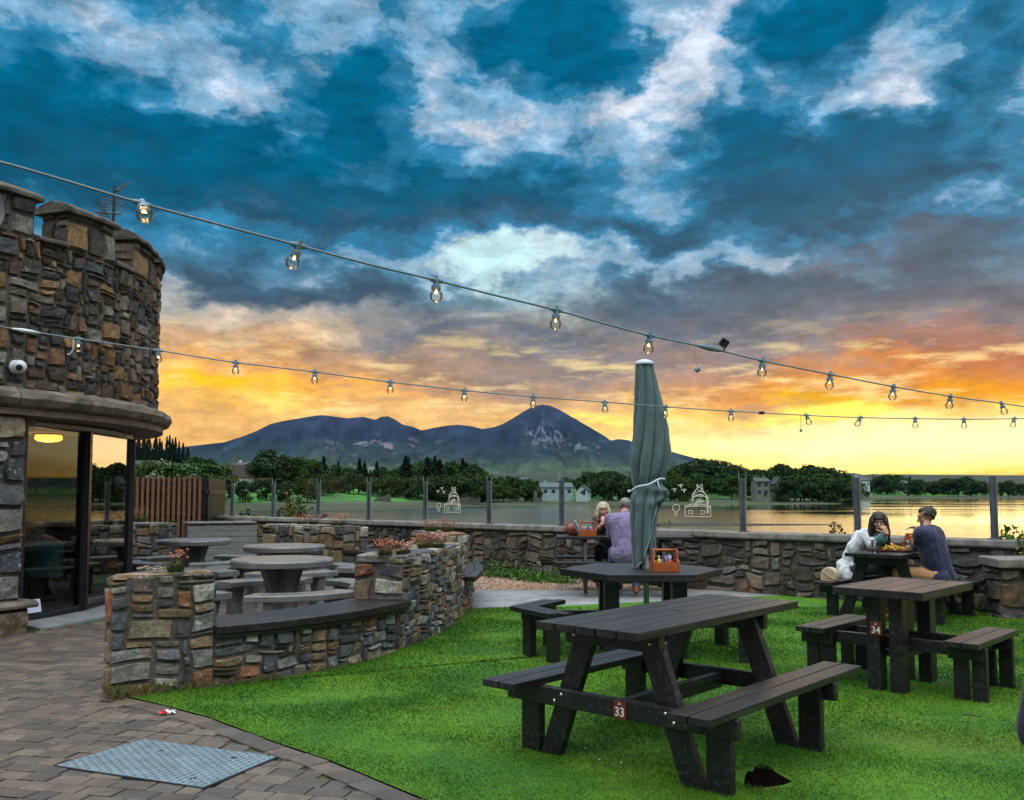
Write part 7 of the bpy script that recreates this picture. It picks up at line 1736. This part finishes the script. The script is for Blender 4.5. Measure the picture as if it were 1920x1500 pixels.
q = beyond(462, 3.2); q.z = -.2; shrub('low olive shrub beyond the glass at the far left', q, .75, at(462, 947, q.y).z+.2, 700, SL[2], .05, 33)
q = beyond(1571, .9); q.z = 0.1; shrub('leafy yellow green shrub behind the wall left of the couple', q, .24, at(1571, 972, q.y).z-.1, 420, SL[2], .026, 34, sparse=True)
q = beyond(1252, 1.0); q.z = .2; shrub('small plant with yellow flower head behind the wall by the parasol', q, .13, at(1252, 970, q.y).z-.2, 70, SL[1], .025, 35, flower=(YEL, 3), sparse=True)
q = RA+RD*1.2-RN*1.0; q.z = 0; q = at(1903, 1040, 11.9); q.z = .1; shrub('bushy green shrub behind the low wall at the right edge', q, .42, at(1905, 990, 11.9).z-.1, 1300, SL[1], .028, 36)
q = at(1935, 1040, 12.2); q.z = .1; shrub('olive twiggy shrub cut by the right edge of the view', q, .40, at(1930, 982, 12.2).z-.1, 700, SL[2], .028, 37, sparse=True)
def tuft(label, p, rad, h, n, col, tip, seed, rosette=False, fcount=26):
    rng = random.Random(seed); r = empty('thrift_plant', p, 0, label, 'flowering plant', None); mb = MB()
    for i in range(n):
        a = rng.uniform(0, 6.28); q = rng.random()**.5*rad; x, y = q*cos(a)*.6, q*sin(a)*.6; l = h*rng.uniform(.5, 1)*(1-.3*q/rad); o = (x+cos(a)*rad*.5*rng.random(), y+sin(a)*rad*.5*rng.random(), l)
        w = .0035; mb.add([(x-w, y, 0), (x+w, y, 0), (o[0], o[1], o[2])], [(0, 1, 2)]); mb.add([(x, y-w, 0), (x, y+w, 0), (o[0], o[1], o[2])], [(0, 1, 2)])
    mb.build('leaves', col, r)
    if tip:
        for i in range(fcount):
            a = rng.uniform(0, 6.28); q = rng.random()**.5*rad*1.15; z = h*rng.uniform(1.05, 1.75); b = V((q*cos(a), q*sin(a), z)); m3 = mb3 if i else MB(); mb3 = m3
            mb3.tube([(b.x*.3, b.y*.3, 0), tuple(b)], .0015, 4, mi=0); mb3.ball(tuple(b), (.012, .012, .009), 6, mi=1)
        mb3.build('flower_heads', [flat('flower_stalk', (.18, .10, .04), .8), tip], r)
    return r
TG = [mat('tuft_green', (.035, .09, .015), .8, .4, 30), mat('tuft_olive', (.08, .09, .02), .8, .4, 30)]
PK = mat('rusty_pink_heads', (.42, .13, .07), .8, .3, 30); PK2 = mat('dry_pink_heads', (.5, .24, .18), .8, .3, 30)
def top_at(px, py, z=ZH+.012): return gp(px, py, z)
fl = [(329, 1073, .085, .10, TG[0], PK, 'round green tuft on the nearest wall block', 14), (722, 1041, .11, .09, TG[1], PK, 'rust red thrift at the front of the tall wall block', 40), (756, 1039, .10, .075, TG[1], PK2, 'pale pink thrift second along the tall wall block', 34),
      (798, 1027, .13, .09, TG[1], PK, 'rust pink thrift in the middle of the tall wall block', 46), (822, 1027, .10, .08, TG[0], PK2, 'pale pink thrift at the back of the tall wall block', 34), (808, 993, .15, .10, TG[0], PK2, 'pink thrift on the farthest wall block, left', 40), (838, 996, .13, .11, TG[1], PK, 'rust pink thrift on the farthest wall block, right', 40),
      (566, 985, .13, .10, TG[1], PK, 'small rusty thrift on the notched wall block, left', 26), (588, 985, .13, .11, TG[0], PK2, 'small pink thrift on the notched wall block, middle', 26), (637, 982, .22, .12, TG[1], PK2, 'spreading pink thrift over the notch of the wall block', 44), (263, 975, .20, .17, TG[0], PK, 'pink topped tuft on the planter by the timber fence', 24), (325, 976, .14, .06, TG[0], None, 'low pale green plant on the planter by the timber fence', 0)]
for i, (px, py, rd, h, mt, tp_, lb, fc) in enumerate(fl):
    p = top_at(px, py) if py > 1010 else at(px, py, {808: 14.75, 838: 14.5, 566: 17.9, 588: 17.8, 637: 17.3, 263: 19.4, 325: 19.1}[px]); p.z = ZH+.012; tuft(lb, p, rd, h, 220, mt, tp_, 50+i, fcount=max(1, fc))
def sedum():
    r = empty('sedum_plants', top_at(300, 1072), 0, 'carpet of small pale sedum rosettes on the nearest wall block', 'plants'); rr = random.Random(4); mb = MB(); m2 = MB()
    for i in range(46):
        x, y = rr.uniform(-.17, .12), rr.gauss(0, .035); z = rr.uniform(.008, .03)
        for k in range(9): a = k*2.4; q = .004+.0016*k; (mb if k < 5 else m2).ball((x+q*cos(a), y+q*sin(a), z+.012-.001*k), (.007, .004, .004), 6, rot=Matrix.Rotation(a, 3, 'Z') @ Matrix.Rotation(-.5, 3, 'Y'))
    mb.build('rosette_heads', mat('pink_white_sedum', (.42, .28, .22), .7, .4, 40), r); m2.build('rosette_leaves', mat('sedum_leaf', (.13, .17, .07), .6, .4, 40), r)
sedum()
# weeds at the foot of the walls
def weeds(label, pts, n, h, mt, seed, spread=.14, sz=None):
    rng = np.random.default_rng(seed); P = []; 
    for k in range(n):
        i = rng.integers(len(pts)-1); f_ = rng.random(); a, b = pts[i], pts[i+1]; cl = .5+.5*noise.noise(V((a.x*(1-f_)*3+b.x*f_*3, a.y*3, seed)))
        P.append((a.x+(b.x-a.x)*f_+rng.normal()*spread, a.y+(b.y-a.y)*f_+rng.normal()*spread*.6, abs(rng.normal())*h*(.4+cl)))
    o = quads('weeds', P, sz or .022, mt, None, seed); tag(o, label, 'weeds', kind='stuff')
def wallfoot(px, py): return gp(px, py, 0)
weeds('low green weeds along the foot of the sea wall left of the far table', [wallfoot(890, 1080), wallfoot(960, 1084), wallfoot(1000, 1090), wallfoot(1080, 1096)], 2600, .10, SL[1], 71, .16, .018)
weeds('thin weeds along the foot of the sea wall behind the tables', [wallfoot(1240, 1098), wallfoot(1330, 1100), wallfoot(1430, 1101), wallfoot(1540, 1106), wallfoot(1640, 1112)], 2600, .05, SL[1], 72, .12, .014)
weeds('leafy weeds under the low wall at the right', [wallfoot(1800, 1142), wallfoot(1860, 1146), wallfoot(1960, 1150)], 2000, .07, SL[1], 73, .14, .018)
weeds('straggly grass at the foot of the nearest wall corner', [gp(218, 1306, 0), gp(300, 1300, 0), gp(420, 1284, 0), gp(520, 1272, 0)], 700, .03, SL[2], 74, .03, .008)
def long_grass():
    rr = random.Random(12); mb = MB()
    for i in range(900):
        t = rr.random()**2.6; p = WALLP.at(t*2.2)[0]+WALLP.at(t*2.2)[1]*abs(rr.gauss(0, .06)); a = rr.uniform(0, 6.28); l = rr.uniform(.03, .11)*(1-.6*t); w = .0009; q = V((cos(a)*l*.6, sin(a)*l*.6, l))
        mb.add([(p.x-w, p.y, 0), (p.x+w, p.y, 0), (p.x+q.x*.4, p.y+q.y*.4, l*.7), tuple(V((p.x, p.y, 0))+q)], [(0, 1, 2), (1, 3, 2)])
    o = mb.build('long_grass', mat('straw_grass', (.07, .10, .02), .8, .5, 6, col2=(.15, .09, .03))); tag(o, 'long straw coloured grass at the wall corner', 'grass', kind='stuff')
long_grass()
# ------------------------------------------------------------------ litter and marks on the ground
def wrapper():
    p = gp(313, 1339, 0.004); rr = random.Random(3); r = empty('crisp_wrapper', p, .3, 'crumpled red and white wrapper at the lawn edge', 'litter'); vs = []; n = 7
    for j in range(n):
        for i in range(n): vs.append(((i/(n-1)-.5)*.11+rr.gauss(0, .004), (j/(n-1)-.5)*.055+rr.gauss(0, .004), .006+abs(rr.gauss(0, .012))))
    fs = [(j*n+i, j*n+i+1, (j+1)*n+i+1, (j+1)*n+i) for j in range(n-1) for i in range(n-1)]; mb = MB(); mb.add(vs, fs); mb.m = [0 if (k % 6 < 3) else 1 for k in range(len(fs))]; o = mb.build('film', [flat('red_foil', (.5, .02, .03), .3), flat('white_foil', (.65, .65, .68), .3)], r); o.modifiers.new('s', 'SOLIDIFY').thickness = .001
wrapper()
def hole():
    rr = random.Random(5); out = [gp(x, y, 0) for x, y in ((1394, 1478), (1397, 1460), (1402, 1449), (1412, 1450), (1416, 1440), (1428, 1436), (1442, 1440), (1452, 1450), (1466, 1458), (1486, 1469), (1470, 1475), (1446, 1479), (1420, 1482))]
    c = sum(out, V((0, 0, 0)))/len(out); mb = MB(); n = len(out)
    vs = [(p.x, p.y, .0105) for p in out]+[(c.x+(p.x-c.x)*.78, c.y+(p.y-c.y)*.85, .012) for p in out]+[(c.x+(p.x-c.x)*.35, c.y+(p.y-c.y)*.35, .0115) for p in out]+[(c.x, c.y, .0115)]
    fs = [(a*n+i, a*n+(i+1) % n, (a+1)*n+(i+1) % n, (a+1)*n+i) for a in (0, 1) for i in range(n)]+[(2*n+i, 2*n+(i+1) % n, 3*n) for i in range(n)]; mb.add(vs, fs); o = mb.build('bare_soil_patch', M['soil'], smooth=True); tag(o, 'black bare soil patch worn in the lawn under the front bench', 'soil patch')
    mb = MB()
    for i in range(70): p = gp(rr.uniform(1398, 1462), rr.uniform(1481, 1488), 0); mb.ball((p.x, p.y, .006), (rr.uniform(.005, .010),)*3, 5)
    o = mb.build('soil_crumbs', flat('reddish_soil', (.09, .02, .012), .95)); tag(o, 'reddish soil crumbs along the edge of the bare patch', 'soil', kind='stuff')
    mb = MB(); a, b = gp(1803, 1340, .012), gp(1841, 1344, .012); mb.tube([a, a.lerp(b, .5)+V((0, .004, .003)), b], [.006, .005, .004], 6); o = mb.build('stick', M['bark']); tag(o, 'short brown stick lying on the lawn at the right', 'stick')
    mb = MB()
    for x, y in ((1098, 1403), (1124, 1424), (1165, 1430), (929, 1150)): p = gp(x, y, .02); mb.box(tuple(p), (.012, .006, .004), Matrix.Rotation(rr.uniform(0, 3), 3, 'Z'))
    o = mb.build('white_litter_specks', M['white']); tag(o, 'tiny pale scraps scattered on the lawn', 'litter', kind='stuff')
    mb = MB(); p = gp(1690, 1232, .02); mb.box(tuple(p), (.07, .03, .006), Matrix.Rotation(.3, 3, 'Z') @ Matrix.Rotation(.2, 3, 'X')); o = mb.build('paper_scrap', M['white']); tag(o, 'white paper scrap on the lawn under the number 34 table', 'litter')
hole()
